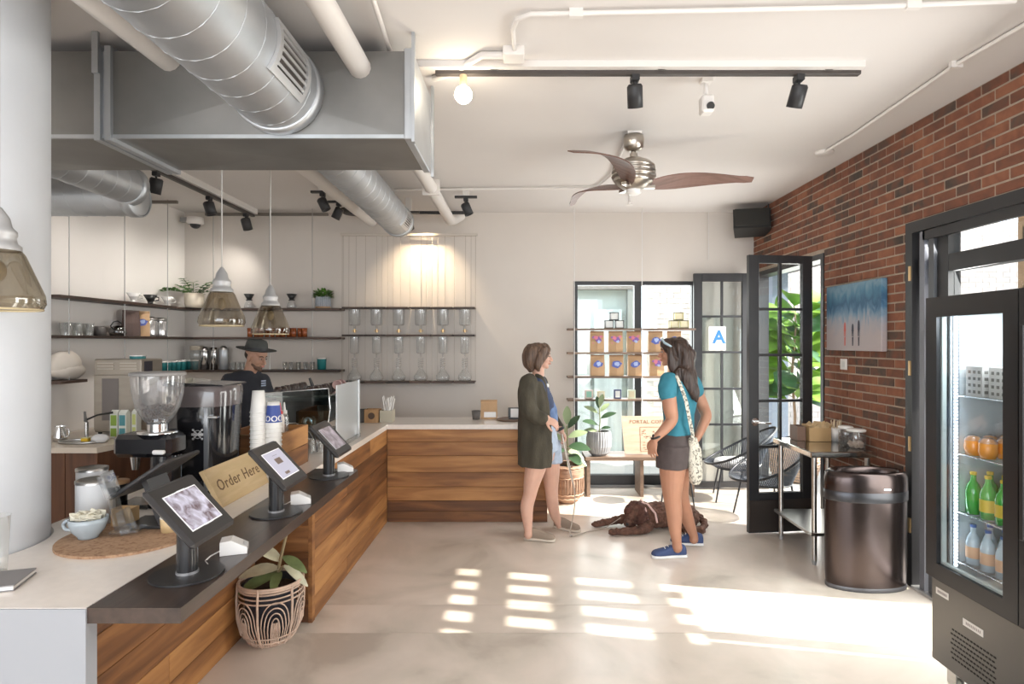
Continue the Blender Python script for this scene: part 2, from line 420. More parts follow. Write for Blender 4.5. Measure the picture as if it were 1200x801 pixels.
# unseen slatted trellis added out on the terrace to break up the sun patches
tim = ramp_mat('gobo_timber', [(.3, (.25, .17, .10)), (.7, (.42, .30, .19))], (1, 1, 8), 3, rough=.7)
tr = empty('gobo', 'unseen timber trellis standing on the terrace outside the folding windows', 'gobo', (3.6, 0, -.02))
for i in range(11):
    y = 1.75 + i * .235
    obj('slat', MB().box(.0, y, 1.92, .03, y + .105, 3.25), tim, tr)
for i in range(10):
    y = 1.70 + i * .13
    obj('board', MB().box(.0, y, .0, .025, y + .104, 1.915), tim, tr)
for z in (1.98, 2.40, 2.76, 3.14):
    obj('rail', MB().box(-.04, 1.7, z, .0, 4.25, z + .12), tim, tr)
for y in (1.65, 4.2): obj('post', MB().box(-.04, y, 0, .05, y + .09, 3.3), tim, tr)
# pale stone house across the terrace, seen through the transom
sh = empty('stone_house', 'pale stone house across the terrace seen through the transom', 'building', (9.2, 4, -.12))
m = MB()
for c in range(20):
    y = -6 + (.3 if c % 2 else 0)
    while y < 6:
        L_ = random.uniform(.45, .75); m.box(-.02, y, c * .22, .05, min(6, y + L_ - .02), c * .22 + .205); y += L_
obj('wall', MB().box(.03, -6, 0, .4, 6, 4.5), pm('pale_mortar', (.66, .62, .57), .9), sh)
obj('stonework', m, pm('pale_stone', (.84, .81, .77), .9, var=.1, vs=3), sh, kind='stuff')
# ============================================================ CEILING THINGS
def track_head(name, p, aim, label, group, r=.045, l=.13, warm=False, hang=.05):
    """spot head hanging from a track at p (bottom of the track), pointing along aim"""
    t = empty(name, label, 'spotlight', p, 0, group)
    a = Vector(aim).normalized()
    obj('adapter', MB().box(-.022, -.03, -.035, .022, .03, 0, b=.004), black_metal, t)
    q = Vector((0, 0, -.035 - hang))
    obj('arm', MB().cyl((0, 0, -.03), q, .009, n=8).ball(q, .016, 8), black_metal, t)
    u = q - a * .035; v = u + a * l
    M = frameM(u, a.orthogonal(), a.cross(a.orthogonal()))
    obj('lamp_housing', MB().lathe([(0, 0), (r * .8, 0), (r, .012), (r, l), (r * .88, l), (r * .8, l - .02), (0, l - .025)], (0, 0, 0), 20, M=frameM(u, a.orthogonal(), a.cross(a.orthogonal())) ), black_metal, t)
    return t
# ---- rectangular galvanised trunk duct
DX1, DY0, DY1, DZ0, DZ1 = -.536, 2.92, 3.48, 2.68, 3.10
td = empty('trunk_duct', 'large rectangular galvanised trunk duct hanging across the ceiling over the counter', 'duct', (-2.2, 3.2, DZ0))
def dpanel(x0, x1, nm):
    c = .012; xm = (x0 + x1) / 2
    # sheet with cross-broken faces: shallow pyramids on each side
    V = [(x0, DY0, DZ0), (x1, DY0, DZ0), (x1, DY0, DZ1), (x0, DY0, DZ1), (xm, DY0 - c, (DZ0 + DZ1) / 2),
         (x0, DY1, DZ0), (x1, DY1, DZ0), (x1, DY1, DZ1), (x0, DY1, DZ1), (xm, (DY0 + DY1) / 2, DZ0 - c), (xm, DY1 + c, (DZ0 + DZ1) / 2)]
    V = [(a + 2.2, b - 3.2, z - DZ0) for a, b, z in V]
    Fc = [(0, 1, 4), (1, 2, 4), (2, 3, 4), (3, 0, 4), (1, 0, 9), (0, 5, 9), (5, 6, 9), (6, 1, 9), (6, 5, 10), (5, 8, 10), (8, 7, 10), (7, 6, 10), (3, 2, 7, 8), (0, 3, 8, 5), (1, 6, 7, 2)]
    obj('duct_section', MB().add(V, Fc), galv2, td)
dpanel(-3.9, -2.08, 'a'); dpanel(-2.0, DX1 - .04, 'b')
def dflange(x0, x1, e=.02):
    m = MB()
    for a, b in ((x0, x0 + .03), (x1 - .03, x1)):
        m.box(a + 2.2, DY0 - e - 3.2, -e, b + 2.2, DY1 + e - 3.2, DZ1 - DZ0 + e)
    m.box(x0 + 2.2, DY0 - 3.2, 0, x1 + 2.2, DY1 - 3.2, DZ1 - DZ0)
    obj('flange', m, galv, td)
dflange(-2.08, -2.0)
obj('end_cap', MB().box(DX1 - .04 + 2.2, DY0 - .012 - 3.2, -.012, DX1 + 2.2, DY1 + .012 - 3.2, DZ1 - DZ0 + .012, b=.004), galv, td)
obj('seam_strip', MB().box(-1.7, DY0 - .006 - 3.2, -.006, DX1 + 2.16, DY0 + .01 - 3.2, .012), galv, td)
for y in (DY0 - .03, DY1 + .02):
    obj('hanger_strap', MB().box(DX1 + 2.2, y - 3.2, -.03, DX1 + 2.215, y + .035 - 3.2, ZC - DZ0), galv, td)
obj('hanger_strap', MB().box(.12, DY0 - .036 - 3.2, .3, .15, DY0 - .022 - 3.2, ZC - DZ0), galv, td)

# ---- round spiral ducts
def spiral(name, p0, p1, r, label, pitch=.16, reg=None, capend=False, mat=None):
    p0 = Vector(p0); p1 = Vector(p1); d = p1 - p0; L_ = d.length; d.normalize()
    t = empty(name, label, 'duct', p0)
    up = Vector((0, 0, 1)); x = d.cross(up).normalized()
    M = frameM((0, 0, 0), x, d.cross(x))
    M = Matrix.Translation((0, 0, 0)) @ frameM((0, 0, 0), x, (d.cross(x)))
    # local z of M is x cross y = direction of d
    obj('pipe', MB().lathe([(r, 0), (r, L_)], (0, 0, 0), 48, M=M), mat or galv, t)
    pts = []; n = 20; turns = L_ / pitch
    for i in range(int(turns * n) + 1):
        a = 2 * pi * i / n; z = pitch * i / n
        pts.append(M @ Vector(((r + .001) * cos(a), (r + .001) * sin(a), z)))
    obj('spiral_seam', MB().tube(pts, .0026, 5), mat or galv, t)
    for z in (L_ - .02,):
        obj('collar', MB().lathe([(r, z - .05), (r + .010, z - .05), (r + .010, z + .02), (r, z + .02)], (0, 0, 0), 48, M=M), galv, t)
    if capend:
        obj('end_cap', MB().lathe([(0, L_), (r * .9, L_), (r, L_ - .01)], (0, 0, 0), 48, M=M), galv, t)
    if reg:
        # curved grille: angle range and z range along the duct; louvre blades inside a white-metal frame
        a0, a1, z0, z1 = reg; fm = MB(); dark = MB(); bl = MB()
        def S(a, z, rr): return M @ Vector((rr * cos(a), rr * sin(a), z))
        def patch(mb, aa, ab, za, zb, ra, rb, n=10):
            for i in range(n):
                u0 = aa + (ab - aa) * i / n; u1 = aa + (ab - aa) * (i + 1) / n
                V = [S(u0, za, ra), S(u1, za, ra), S(u1, zb, ra), S(u0, zb, ra), S(u0, za, rb), S(u1, za, rb), S(u1, zb, rb), S(u0, zb, rb)]
                mb.add(V, [(0, 1, 2, 3), (4, 7, 6, 5), (0, 4, 5, 1), (1, 5, 6, 2), (2, 6, 7, 3), (3, 7, 4, 0)])
        e = .03; ea = e / r
        patch(fm, a0, a1, z0, z0 + e, r, r + .016); patch(fm, a0, a1, z1 - e, z1, r, r + .016)
        patch(fm, a0, a0 + ea, z0 + e, z1 - e, r, r + .016, 2); patch(fm, a1 - ea, a1, z0 + e, z1 - e, r, r + .016, 2)
        obj('register_frame', fm, pm('register_metal', (.62, .62, .62), .35, .6), t)
        patch(dark, a0 + ea, a1 - ea, z0 + e, z1 - e, r, r + .003)
        obj('register_recess', dark, pm('register_dark', (.06, .05, .045), .8), t)
        nb = 5
        for i in range(nb):
            b2 = MB(); q = a0 + ea + (a1 - a0 - 2 * ea) * (i + .5) / nb
            patch(b2, q - .03, q + .03, z0 + e, z1 - e, r + .004, r + .012, 1)
            obj('register_blade', b2, pm('register_metal', (.62, .62, .62), .35, .6), t)
    return t
# angles for the register: face lower right side of the duct as seen from the counter
spiral('spiral_duct', (-1.18, .2, 2.90), (-1.18, 2.91, 2.90), .204, 'wide spiral round duct running overhead into the front of the trunk duct', reg=(R(-20) + 0, R(38), 2.18, 2.52))
spiral('spiral_duct', (-1.225, 3.50, 2.905), (-1.262, 6.08, 2.905), .150, 'narrower spiral round duct leaving the back of the trunk duct above the glass towers', reg=(R(-10), R(50), 2.15, 2.45), capend=True)
spiral('spiral_duct', (-4.0, 4.62, 2.80), (-2.96, 4.62, 2.80), .145, 'short horizontal spiral duct in the far left corner under the trunk duct', .14, capend=True, mat=galv)
spiral('spiral_duct', (-2.98, 3.50, 2.86), (-2.98, 4.55, 2.86), .135, 'short stub duct leading from the trunk duct to the far left elbow', .14, capend=True)

# ---- white pipes along the ceiling
def pipe(name, pts, r, label, mat=white_pipe, cat='pipe', clips=(), group=None):
    t = empty(name, label, cat, pts[0], 0, group); o = Vector(pts[0])
    obj('tube', MB().tube([Vector(p) - o for p in pts], r, 14), mat, t)
    for c in clips:
        c = Vector(c) - o; obj('pipe_clip', MB().box(c[0] - .02 - r, c[1] - .012, c[2] - .008 - r, c[0] + .02 + r, c[1] + .012, c[2] + r + .02), mat, t)
    return t
def zline(x, y, zz):   # point whose ray passes (x,y) at height zz
    D = (zz - 1.68) * F / (400 - y); return Vector(((x - 612) * D / F, D, zz))
pa = zline(535, 270, 3.02); X = pa[0]
pipe('water_pipe', [(X, .3, 3.02), (X, 6.6, 3.02), (X + .03, 6.7, 3.05), (X + .10, 6.8, 3.12)], .055, 'thick white pipe passing behind the right end of the trunk duct', clips=[(X, 5.2, 3.02)])
pb = zline(447, 268, 3.06); X = pb[0]
pipe('water_pipe', [(X, .3, 3.06), (X, min(pb[1], 6.85), 3.06)], .06, 'thick white pipe running just left of the spiral ducts')
obj('pipe_sleeve', MB().cyl((-.72, 2.1, 3.02), (-.72, 2.101, 3.02), .001), white_pipe) if False else None
pipe('conduit', [zline(428, -30, 3.15), zline(457, 60, 3.15), zline(470, 110, 3.15)], .012, 'thin white conduit beside the thick pipe above the trunk duct')
pipe('conduit', [zline(508, 92, 3.16), zline(530, 85, 3.16), zline(565, 64, 3.16), zline(590, 64, 3.16)], .018, 'white conduit sloping from the trunk duct end up to the junction box')
jb = zline(602, 62, 3.165)
obj('junction_box', MB().box(-.055, -.055, -.03, .055, .055, .035, b=.006), white_pipe, loc=jb, label='small square white junction box on the ceiling above the bare bulb', cat='junction box')
pipe('conduit', [zline(603, 58, 3.16), zline(601, 34, 3.16), zline(606, 22, 3.16), zline(622, 16, 3.16), zline(680, 15, 3.16), zline(1010, 8, 3.16), zline(1190, 1, 3.16)], .011,
     'long thin white conduit crossing the ceiling at the top right', clips=[zline(675, 15, 3.16), zline(1070, 5, 3.16)])
pipe('conduit', [zline(1215, 20, 3.165), zline(1120, 75, 3.165), zline(1000, 157, 3.165), zline(965, 178, 3.165)], .011, 'thin white conduit slanting down beside the brick wall', clips=[zline(1120, 75, 3.165)])
obj('ceiling_plate', MB().lathe([(.0, 0), (.06, 0), (.07, .012), (.07, .02)], (0, 0, 0), 20), white_pipe, loc=zline(966, 180, 3.16), label='small round white plate at the lower end of the slanting conduit', cat='plate')
pipe('conduit', [zline(462, 222, 3.16), zline(545, 221, 3.16), zline(700, 219, 3.16), zline(716, 205, 3.16), zline(735, 163, 3.16)], .012, 'thin white conduit bending toward the ceiling fan')
# ---- long black track with spots, upper right
ty = 3.24
tk = empty('lighting_track', 'long black lighting track under a white raceway at the front of the ceiling', 'lighting track', (-.47, ty, 3.125))
obj('raceway', MB().box(-.2, -.06, .02, 2.30, -.02, ZC - 3.125), white_pipe, tk)
obj('track', MB().box(0, -.018, 0, 2.30, .018, .028, b=.003), pm('track_brown', (.06, .05, .045), .5), tk)
for x in (.3, 1.2, 2.1): obj('bracket', MB().box(x, -.03, .02, x + .04, .0, ZC - 3.125), white_pipe, tk)
track_head('track_spot', (P(744, 90, ty)[0], ty, 3.125), (.12, .5, -1), 'black cylinder spot on the long track above the ceiling fan', None, .042, .12)
track_head('track_spot', (P(936, 88, ty)[0], ty, 3.125), (-.12, .5, -1), 'black cylinder spot near the right end of the long track', None, .042, .12)
# white twin-head emergency fitting
ef = empty('security_camera', 'white camera hanging from the ceiling between the two track spots', 'camera', (P(835, 94, 3.3)[0], 3.42, ZC))
obj('base_plate', MB().box(-.03, -.03, -.02, .03, .03, 0), white_pipe, ef)
obj('stem', MB().cyl((0, 0, -.02), (0, 0, -.10), .012, n=8), white_pipe, ef)
obj('body', MB().box(-.035, -.05, -.20, .035, .03, -.10, b=.01), white_pipe, ef)
obj('lens', MB().cyl((.01, -.051, -.165), (.01, -.06, -.175), .022, n=14), black_metal, ef)
# bare warm bulb on the track (lit)
bx = P(543, 118, ty)[0]
bl = empty('track_spot', 'lit warm bulb glowing at the left end of the long track', 'spotlight', (bx, ty, 3.125))
obj('socket', MB().cyl((0, 0, 0), (0, 0, -.06), .02, n=12), pm('warm_socket', (.7, .5, .3), .5), bl)
obj('bulb', MB().ball((0, 0, -.105), .048, 16), pm('lit_bulb', (1, .86, .66), .5, emit=30), bl)
light('bulb_light', 'POINT', (bx, ty, 3.02), 14, (1, .85, .65), shadow_soft_size=.04)
# ---- left track over the bar with three spots
lt0 = zline(182, 195, 3.09); lt1 = zline(300, 252, 3.09)
lt1 = Vector((-3.04, 6.72, 3.09)); lx = -3.04
tk = empty('lighting_track', 'black lighting track under a white raceway over the left bar shelves', 'lighting track', (lx, 4.6, 3.09))
obj('raceway', MB().box(-.01, -.6, .03, .05, 2.15, ZC - 3.09), white_pipe, tk)
obj('track', MB().box(-.02, -.6, 0, .02, 2.15, .03, b=.003), pm('track_brown', (.06, .05, .045), .5), tk)
for x, nm in ((183, 'nearest the round duct end'), (245, 'in the middle of the bar track'), (288, 'at the far end of the bar track')):
    D = lx * F / (x - 612)
    track_head('track_spot', (lx, D, 3.09), (-.25 if x < 200 else .25, .1, -1), 'black spot %s' % nm, None, .05, .13)
    light('bar_spot_light', 'SPOT', (lx - .03, D, 2.90), 16, (1, .95, .88), (-.65, .15, -1), spot_size=R(120), spot_blend=1.0, shadow_soft_size=.05)
# spots behind the round duct
for (x, y, D, lab, am) in ((378, 222, 5.7, 'small black spot left of the thick white pipe, nearer one', (.4, 0, -.8)), (397, 240, 6.1, 'small black spot left of the thick white pipe, farther one', (-.4, 0, -.8)),
                           (546, 232, 5.9, 'black spot on a short track right of the thick white pipe', (.35, 0, -.8)), (479, 255, 6.25, 'lit black spot behind the end of the narrow round duct', (.05, .6, -.8))):
    p = P(x, y, D); p[2] = min(p[2] + .05, 3.1)
    track_head('track_spot', p, am, lab, None, .045, .12)
    obj('mounting_plate', MB().box(-.11, -.02, 0, .11, .02, .02), black_metal, bpy.data.objects[[o.name for o in COL.objects if o.name.startswith('track_spot')][-1]])
    o = [o for o in COL.objects if o.name.startswith('track_spot')][-1]
    obj('stem', MB().box(-.03, -.03, .02, .03, .03, ZC - p[2]), white_pipe, o)
light('wall_wash', 'SPOT', (-1.10, 6.45, 3.0), 42, (1, .78, .52), (-.04, .47, -.7), spot_size=R(95), spot_blend=.9, shadow_soft_size=.03)
tk2 = obj('lighting_track', MB().box(-1.25, -.015, 0, -.0, .015, .03), black_metal, loc=(-.60, 6.45, 3.06), label='short black track close to the back wall behind the thick pipe', cat='lighting track')
# dome camera in corner
dc = empty('dome_camera', 'white dome camera high in the left back corner', 'camera', (P(222, 256, 6.75)[0] + .05, 6.78, 3.06))
obj('housing', MB().lathe([(0, .03), (.085, .03), (.09, -.03), (.07, -.05)], (0, 0, 0), 24), white_pipe, dc)
obj('dome', MB().ball((0, 0, -.05), (.055, .055, .045), 16), black_metal, dc)
obj('bracket', MB().box(-.16, -.03, -.02, -.06, .03, .03), pm('grey_bracket', (.3, .3, .3), .5), dc)
# dark slot diffusers on the ceiling, left
for x0, x1, y, lab in ((170, 207, 231, 'thin dark slot diffuser beside the left duct end'), (240, 384, 251, 'long thin dark rail where the back wall meets the ceiling')):
    D = 6.8 if x0 > 200 else 6.2
    a = P(x0, y, D); b_ = P(x1, y, D)
    obj('ceiling_rail', MB().box(a[0], D, 3.12, b_[0], D + .03, 3.15), pm('rail_dark', (.16, .14, .12), .5), label=lab, cat='rail')
obj('ceiling_speaker', MB().lathe([(0, -.05), (.10, -.05), (.14, -.03), (.14, .0)], (0, 0, 0), 24), pm('dark_grille', (.05, .045, .04), .6), loc=(P(414, 251, 6.55)[0], 6.55, ZC - .05), label='round dark ceiling speaker left of the narrow duct end', cat='speaker')

# ---- ceiling fan
steelb = pm('brushed_nickel', (.48, .44, .39), .28, 1)
fan = empty('ceiling_fan', 'three-blade ceiling fan with brushed nickel motor and dark wooden blades', 'fan', (.80, 4.29, ZC))
obj('canopy', MB().lathe([(.0, 0), (.07, 0), (.075, -.03), (.07, -.085), (.045, -.11), (.02, -.115)], (0, 0, -.02), 28), steelb, fan)
obj('mounting_block', MB().box(-.05, -.05, -.03, .05, .05, 0), white_pipe, fan)
obj('downrod', MB().cyl((0, 0, -.12), (0, 0, -.18), .015, n=12).cyl((0, 0, -.15), (0, 0, -.19), .028, n=14), steelb, fan)
obj('motor_housing', MB().lathe([(.02, -0.175), (.06, -0.185), (.12, -0.215), (.15, -0.240), (.152, -0.255), (.138, -0.258), (.138, -0.268), (.156, -0.271), (.156, -0.285), (.14, -0.288), (.14, -0.298), (.158, -0.301), (.158, -0.318),
                                 (.14, -0.321), (.14, -0.330), (.15, -0.334), (.13, -0.360), (.085, -0.395), (.05, -0.410)], (0, 0, 0), 36), steelb, fan)
obj('hub', MB().lathe([(.052, -0.405), (.055, -0.430), (.03, -0.445), (0, -0.447)], (0, 0, 0), 24), pm('pale_hub', (.75, .73, .70), .3), fan)
bw = ramp_mat('blade_walnut', [(.3, (.12, .065, .05)), (.7, (.22, .125, .10))], (1, 8, 1), 4, rough=.4)
for k, a in enumerate((R(-3), R(117), R(233))):
    m = MB(); n = 16; top = []; bot = []
    V = []
    for i in range(n + 1):
        t_ = i / n; r_ = .09 + .75 * t_
        wd = .060 + .10 * sin(pi * min(1, t_ * 1.15) ** .8) * (1 - .25 * t_)
        if i == n: wd *= .72
        sweep = .10 * sin(pi * t_) * (1) ; zz = -.375 + .02 * t_ + .05 * sin(pi * t_ * .95)
        tilt = R(24)
        for s_ in (-1, 1):
            yy = sweep + s_ * wd * .55
            V.append((r_ * cos(a) - yy * sin(a), r_ * sin(a) + yy * cos(a), zz + -s_ * wd * .5 * sin(tilt) + .004))
        for s_ in (-1, 1):
            yy = sweep + s_ * wd * .55
            V.append((r_ * cos(a) - yy * sin(a), r_ * sin(a) + yy * cos(a), zz + -s_ * wd * .5 * sin(tilt) - .004))
    Fc = []
    for i in range(n):
        o = i * 4; p = o + 4
        Fc += [(o, p, p + 1, o + 1), (o + 2, o + 3, p + 3, p + 2), (o, o + 2, p + 2, p), (o + 1, p + 1, p + 3, o + 3)]
    Fc += [(0, 1, 3, 2), (n * 4, n * 4 + 2, n * 4 + 3, n * 4 + 1)]
    obj('blade', m.add(V, Fc, sm=False), bw, fan)
    obj('blade_iron', MB().box(.03, -.02, -.40, .15, .02, -.38, M=Matrix.Rotation(a, 4, 'Z')), steelb, fan)
# sprinkler beyond the fan
sp = empty('sprinkler_head', 'small white sprinkler head on the ceiling just beyond the fan hub', 'sprinkler', zline(738, 228, ZC))
obj('stem', MB().cyl((0, 0, 0), (0, 0, -.07), .018, n=10), white_pipe, sp)
obj('deflector', MB().cyl((0, 0, -.10), (0, 0, -.105), .03, n=12).cyl((-.015, 0, -.07), (-.015, 0, -.10), .004, n=6).cyl((.015, 0, -.07), (.015, 0, -.10), .004, n=6), white_pipe, sp)
# ---- speaker in the corner
spk = empty('wall_speaker', 'black loudspeaker tilted down in the corner above the patio doors', 'speaker', (2.50, 6.55, 3.03), R(-14))
M = Matrix.Rotation(R(-12), 4, 'X')
obj('cabinet', MB().prism([(-.19, -.13), (.19, -.13), (.20, .13), (-.15, .15)], -.15, .07, 'z', M=M @ Matrix.Translation((0, 0, -.01))), pm('speaker_black', (.018, .017, .016), .6), spk)
obj('grille', MB().box(-.18, -.15, -.14, .18, -.131, .06, M=M, b=.01), pm('grille_black', (.025, .025, .022), .8), spk)
obj('bracket', MB().box(-.14, -.02, .09, .2, .02, .11).box(-.14, -.02, .02, -.12, .02, .1).box(.18, -.02, .02, .2, .02, .15), black_metal, spk)

# ---- glass pendant lamps over the bar
smoke = thin_glass('smoked_glass', (.60, .545, .45), .10, .7)
bulb_m = pm('pendant_bulb', (.42, .36, .26), .3)
def pendant(D, zb, label, s=1.0):
    t = empty('pendant_lamp', label, 'pendant lamp', (-1.77, D, zb), 0, None)
    obj('shade', MB().lathe([(.118, .0), (.128, .02), (.125, .05), (.072, .185), (.058, .205)], (0, 0, 0), 40), smoke, t)
    obj('shade_rim', MB().tube([(.118 * cos(a * pi / 20), .118 * sin(a * pi / 20), 0) for a in range(40)], .004, 6, closed=True), pm('glass_rim', (.55, .45, .28), .2), t)
    obj('cap', MB().lathe([(.062, .198), (.062, .215), (.05, .225), (.046, .245), (.05, .25), (.05, .265), (.036, .28), (.03, .31), (.018, .33), (.008, .345)], (0, 0, 0), 28), pm('cap_grey', (.50, .50, .50), .4, .4), t)
    obj('bulb', MB().ball((0, 0, .13), (.022, .022, .035), 14), bulb_m, t)
    top = DZ0 - zb if DY0 < D < DY1 else ZC - zb
    obj('cord', MB().cyl((0, 0, .34), (0, 0, top), .004, n=6), pm('cord_grey', (.55, .53, .50), .6), t)
    return t
pendant(2.02, 1.79, 'smoked glass pendant lamp at the left edge in front of the column')
pendant(3.50 + .02, 1.775, 'smoked glass pendant lamp hanging nearer, left of the man in the hat')
pendant(4.2, 1.735, 'smoked glass pendant lamp hanging farther, just above the man in the hat')
# ============================================================ COUNTERS
oak_cols = [(.22, (.11, .042, .014)), (.42, (.21, .085, .027)), (.58, (.33, .145, .046)), (.78, (.48, .235, .08))]
oakY = ramp_mat('oiled_oak_lengthwise', oak_cols, (9, .9, 9), 1.6, rough=.55, bump=.1, objshift=.42, coat=.04)
oakX = ramp_mat('oiled_oak_crosswise', oak_cols, (.9, 9, 9), 1.6, rough=.55, bump=.1, objshift=.42, coat=.04)
darkoak = ramp_mat('dark_stained_oak', [(.3, (.022, .014, .010)), (.7, (.055, .034, .025))], (8, .8, 8), 3, rough=.33, bump=.12, objshift=.1, coat=.15)
ZT = .91
fc = -1.26
bar = empty('bar_counter', 'long oak-clad service counter with white quartz top running beside the column', 'counter', (-1.6, 3.6, 0))
def wp(mb):   # shift world-coordinates mesh into the bar's frame
    mb.v = [(x + 1.6, y - 3.6, z) for x, y, z in mb.v]; return mb
# quartz top with a notch round the column, overhanging the near recess
arc = []
cx, cy, rr = -2.16, 2.25, .312
for i in range(0, 19):
    a = R(-58 + i * (58 + 58) / 18); arc.append((cx + rr * cos(a), cy + rr * sin(a)))
poly = [(fc, 1.73), (fc, 6.13)] + [(-1.995, 6.13), (-1.995, cy + rr * sin(R(58)))] + arc[::-1] + [(-1.995, 1.73)]
poly = [(fc, 1.73), (fc, 5.57), (-1.995, 5.57), (-1.995, 2.54)] + arc[::-1] + [(-1.995, 1.95), (-2.5, 1.95), (-2.5, 1.73)]
obj('countertop', wp(MB().prism(poly, ZT - .045, ZT)), quartz, bar)
obj('end_panel', wp(MB().box(-2.5, 1.724, 0, fc, 1.7295, ZT - .0015).box(-2.5, 1.7295, 0, fc, 1.77, ZT - .0455)), pm('white_panel', (.30, .31, .33), .55), bar)
# recessed oak face (X=-1.595) planks near part
zs = [0, .135, .27, .42, .58, .73, .864]
for i in range(6):
    y0 = 1.772
    for y1 in ([2.7, 3.57] if i % 2 else [2.2, 3.57]):
        obj('plank', wp(MB().box(-1.62, y0 + .001, zs[i] + .001, -1.595, y1 - .001, zs[i + 1] - .001, b=.002)), oakY, bar); y0 = y1
# return facing the camera at D=3.57
for i in range(6):
    obj('plank', wp(MB().box(-1.595, 3.576, zs[i] + .001, fc - .02, 3.60, zs[i + 1] - .001, b=.002)), oakX, bar)
obj('end_board', wp(MB().box(fc - .02, 3.574, .0, fc + .003, 3.62, ZT - .046)), oakY, bar)
# outer oak face
for i in range(6):
    y0 = 3.62
    for y1 in ([4.3, 5.57] if i % 2 == 0 else [4.95, 5.57]):
        obj('plank', wp(MB().box(fc - .025, y0 + .001, zs[i] + .001, fc, y1 - .001, zs[i + 1] - .001, b=.002)), oakY, bar); y0 = y1
obj('carcass', wp(MB().box(-1.96, 2.65, 0, -1.625, 5.55, ZT - .046).box(-1.625, 3.61, 0, fc - .027, 5.55, ZT - .046)), pm('carcass_dark', (.12, .08, .06), .6), bar)
# dark stained raised shelf lying in front of the quartz
ds = empty('ledge_shelf', 'dark stained oak ledge along the customer side of the counter holding the tablets', 'shelf', (-1.13, 2.7, ZT))
obj('board', MB().prism([(-.133, -.97), (.141, -.97), (.141, .90), (.09, .94), (-.133, .94)], -.045, 0), darkoak, ds)
for y in (-.7, .0, .6): obj('bracket', MB().box(-.46, y, -.075, .08, y + .03, -.0455), black_metal, ds)
# back counter run
bk = empty('back_counter', 'oak-clad return counter with white quartz top below the hanging glass towers', 'counter', (-.5, 5.8, 0))
bx0, bx1 = fc, .235
obj('countertop', MB().box(-1.995 + .5, -.227, ZT - .045, bx1 + .5 + .01, .33, ZT, b=.003), quartz, bk)
zs2 = [0, .10, .20, .33, .465, .62, .75, .864]
for i in range(7):
    x0 = bx0 + .5
    cuts = [bx1 + .5] if i != 5 and i != 2 else [bx1 + .5]
    for x1 in cuts:
        obj('plank', MB().box(x0 + .001, -.225, zs2[i] + .001, x1 - .001, -.20, zs2[i + 1] - .001, b=.002), oakX, bk); x0 = x1
for i in range(7):
    obj('plank', MB().box(bx1 + .475, -.199, zs2[i] + .001, bx1 + .5, .31, zs2[i + 1] - .001, b=.002), oakY, bk)
obj('carcass', MB().box(-1.96 + .5, -.198, 0, bx1 + .474, .30, ZT - .046), pm('carcass_dark', (.12, .08, .06), .6), bk)
# back bar along the left wall and the back wall
bb = empty('back_bar', 'dark wood back bar with pale worktop under the left wall shelves', 'counter', (-3.5, 5.6, 0))
walnut = ramp_mat('walnut_panel', [(.3, (.07, .03, .016)), (.7, (.15, .065, .032))], (9, 9, .8), 2, rough=.45, objshift=.2)
poly = [(-.40, -1.22), (.38, -1.22), (.46, -.85), (.46, .60), (1.4, .60), (1.4, 1.31), (-.40, 1.31)]
obj('worktop', MB().prism(poly, .865, .905), pm('pale_worktop', (.60, .52, .43), .35), bb)
for i, (x0, x1) in enumerate(((-.385, -.13), (-.126, .13), (.134, .37))):
    obj('door_panel', MB().box(x0, -1.20, .08, x1, -1.178, .862, b=.002), walnut, bb)
poly2 = [(-.385, -1.176), (.37, -1.176), (.44, -.84), (.44, .62), (1.36, .62), (1.36, 1.30), (-.385, 1.30)]
obj('carcass', MB().prism(poly2, 0, .864), walnut, bb)

# ============================================================ WALL SHELVES
shelfm = ramp_mat('shelf_dark_wood', [(.3, (.03, .018, .013)), (.7, (.075, .045, .033))], (1, 1, 6), 3, rough=.5)
levels = [('top', 2.062), ('middle', 1.735), ('lower', 1.365)]
EXR = P(398, 400, 6.72)[0]
for nm, z in levels:
    y0 = 4.80
    if nm == 'lower':
        obj('wall_shelf', MB().box(0, 0, -.025, .20, .30, 0, b=.002), shelfm, loc=(XL, 4.80, z), label='short dark shelf on the left wall holding the pale cloth bundle', cat='shelf')
        y0 = 5.6
    obj('wall_shelf', MB().box(0, 0, -.025, .20, YB - y0, 0, b=.002), shelfm, loc=(XL, y0, z), label='%s dark wooden shelf along the left wall' % nm, cat='shelf')
    obj('wall_shelf', MB().box(0, 0, -.025, EXR - (XL + .201), .20, 0, b=.002), shelfm, loc=(XL + .201, YB - .20, z), label='%s dark wooden shelf on the back wall over the barista' % nm, cat='shelf')
# suspension rods of the shelves
rodm = pm('rod_grey', (.36, .35, .34), .4, .5)
rods = []
for (y) in (4.93, 5.62, 6.3):
    rods.append((XL + .17, y, ZC, 1.34))
for x in (257 - 7, 316, 366):
    rods.append((P(x, 400, 6.73)[0], 6.73, ZC, 1.34))
for i, (x, y, z1, z0) in enumerate(rods):
    obj('hanging_rod', MB().cyl((0, 0, 0), (0, 0, z0 - z1), .004, n=6), rodm, loc=(x, y, z1), label='thin vertical rod holding up the dark wall shelves', cat='rod', group='shelf suspension rods')
# wall panel joints as shallow recessed battens
for x in (-3.0, -1.9):
    pass
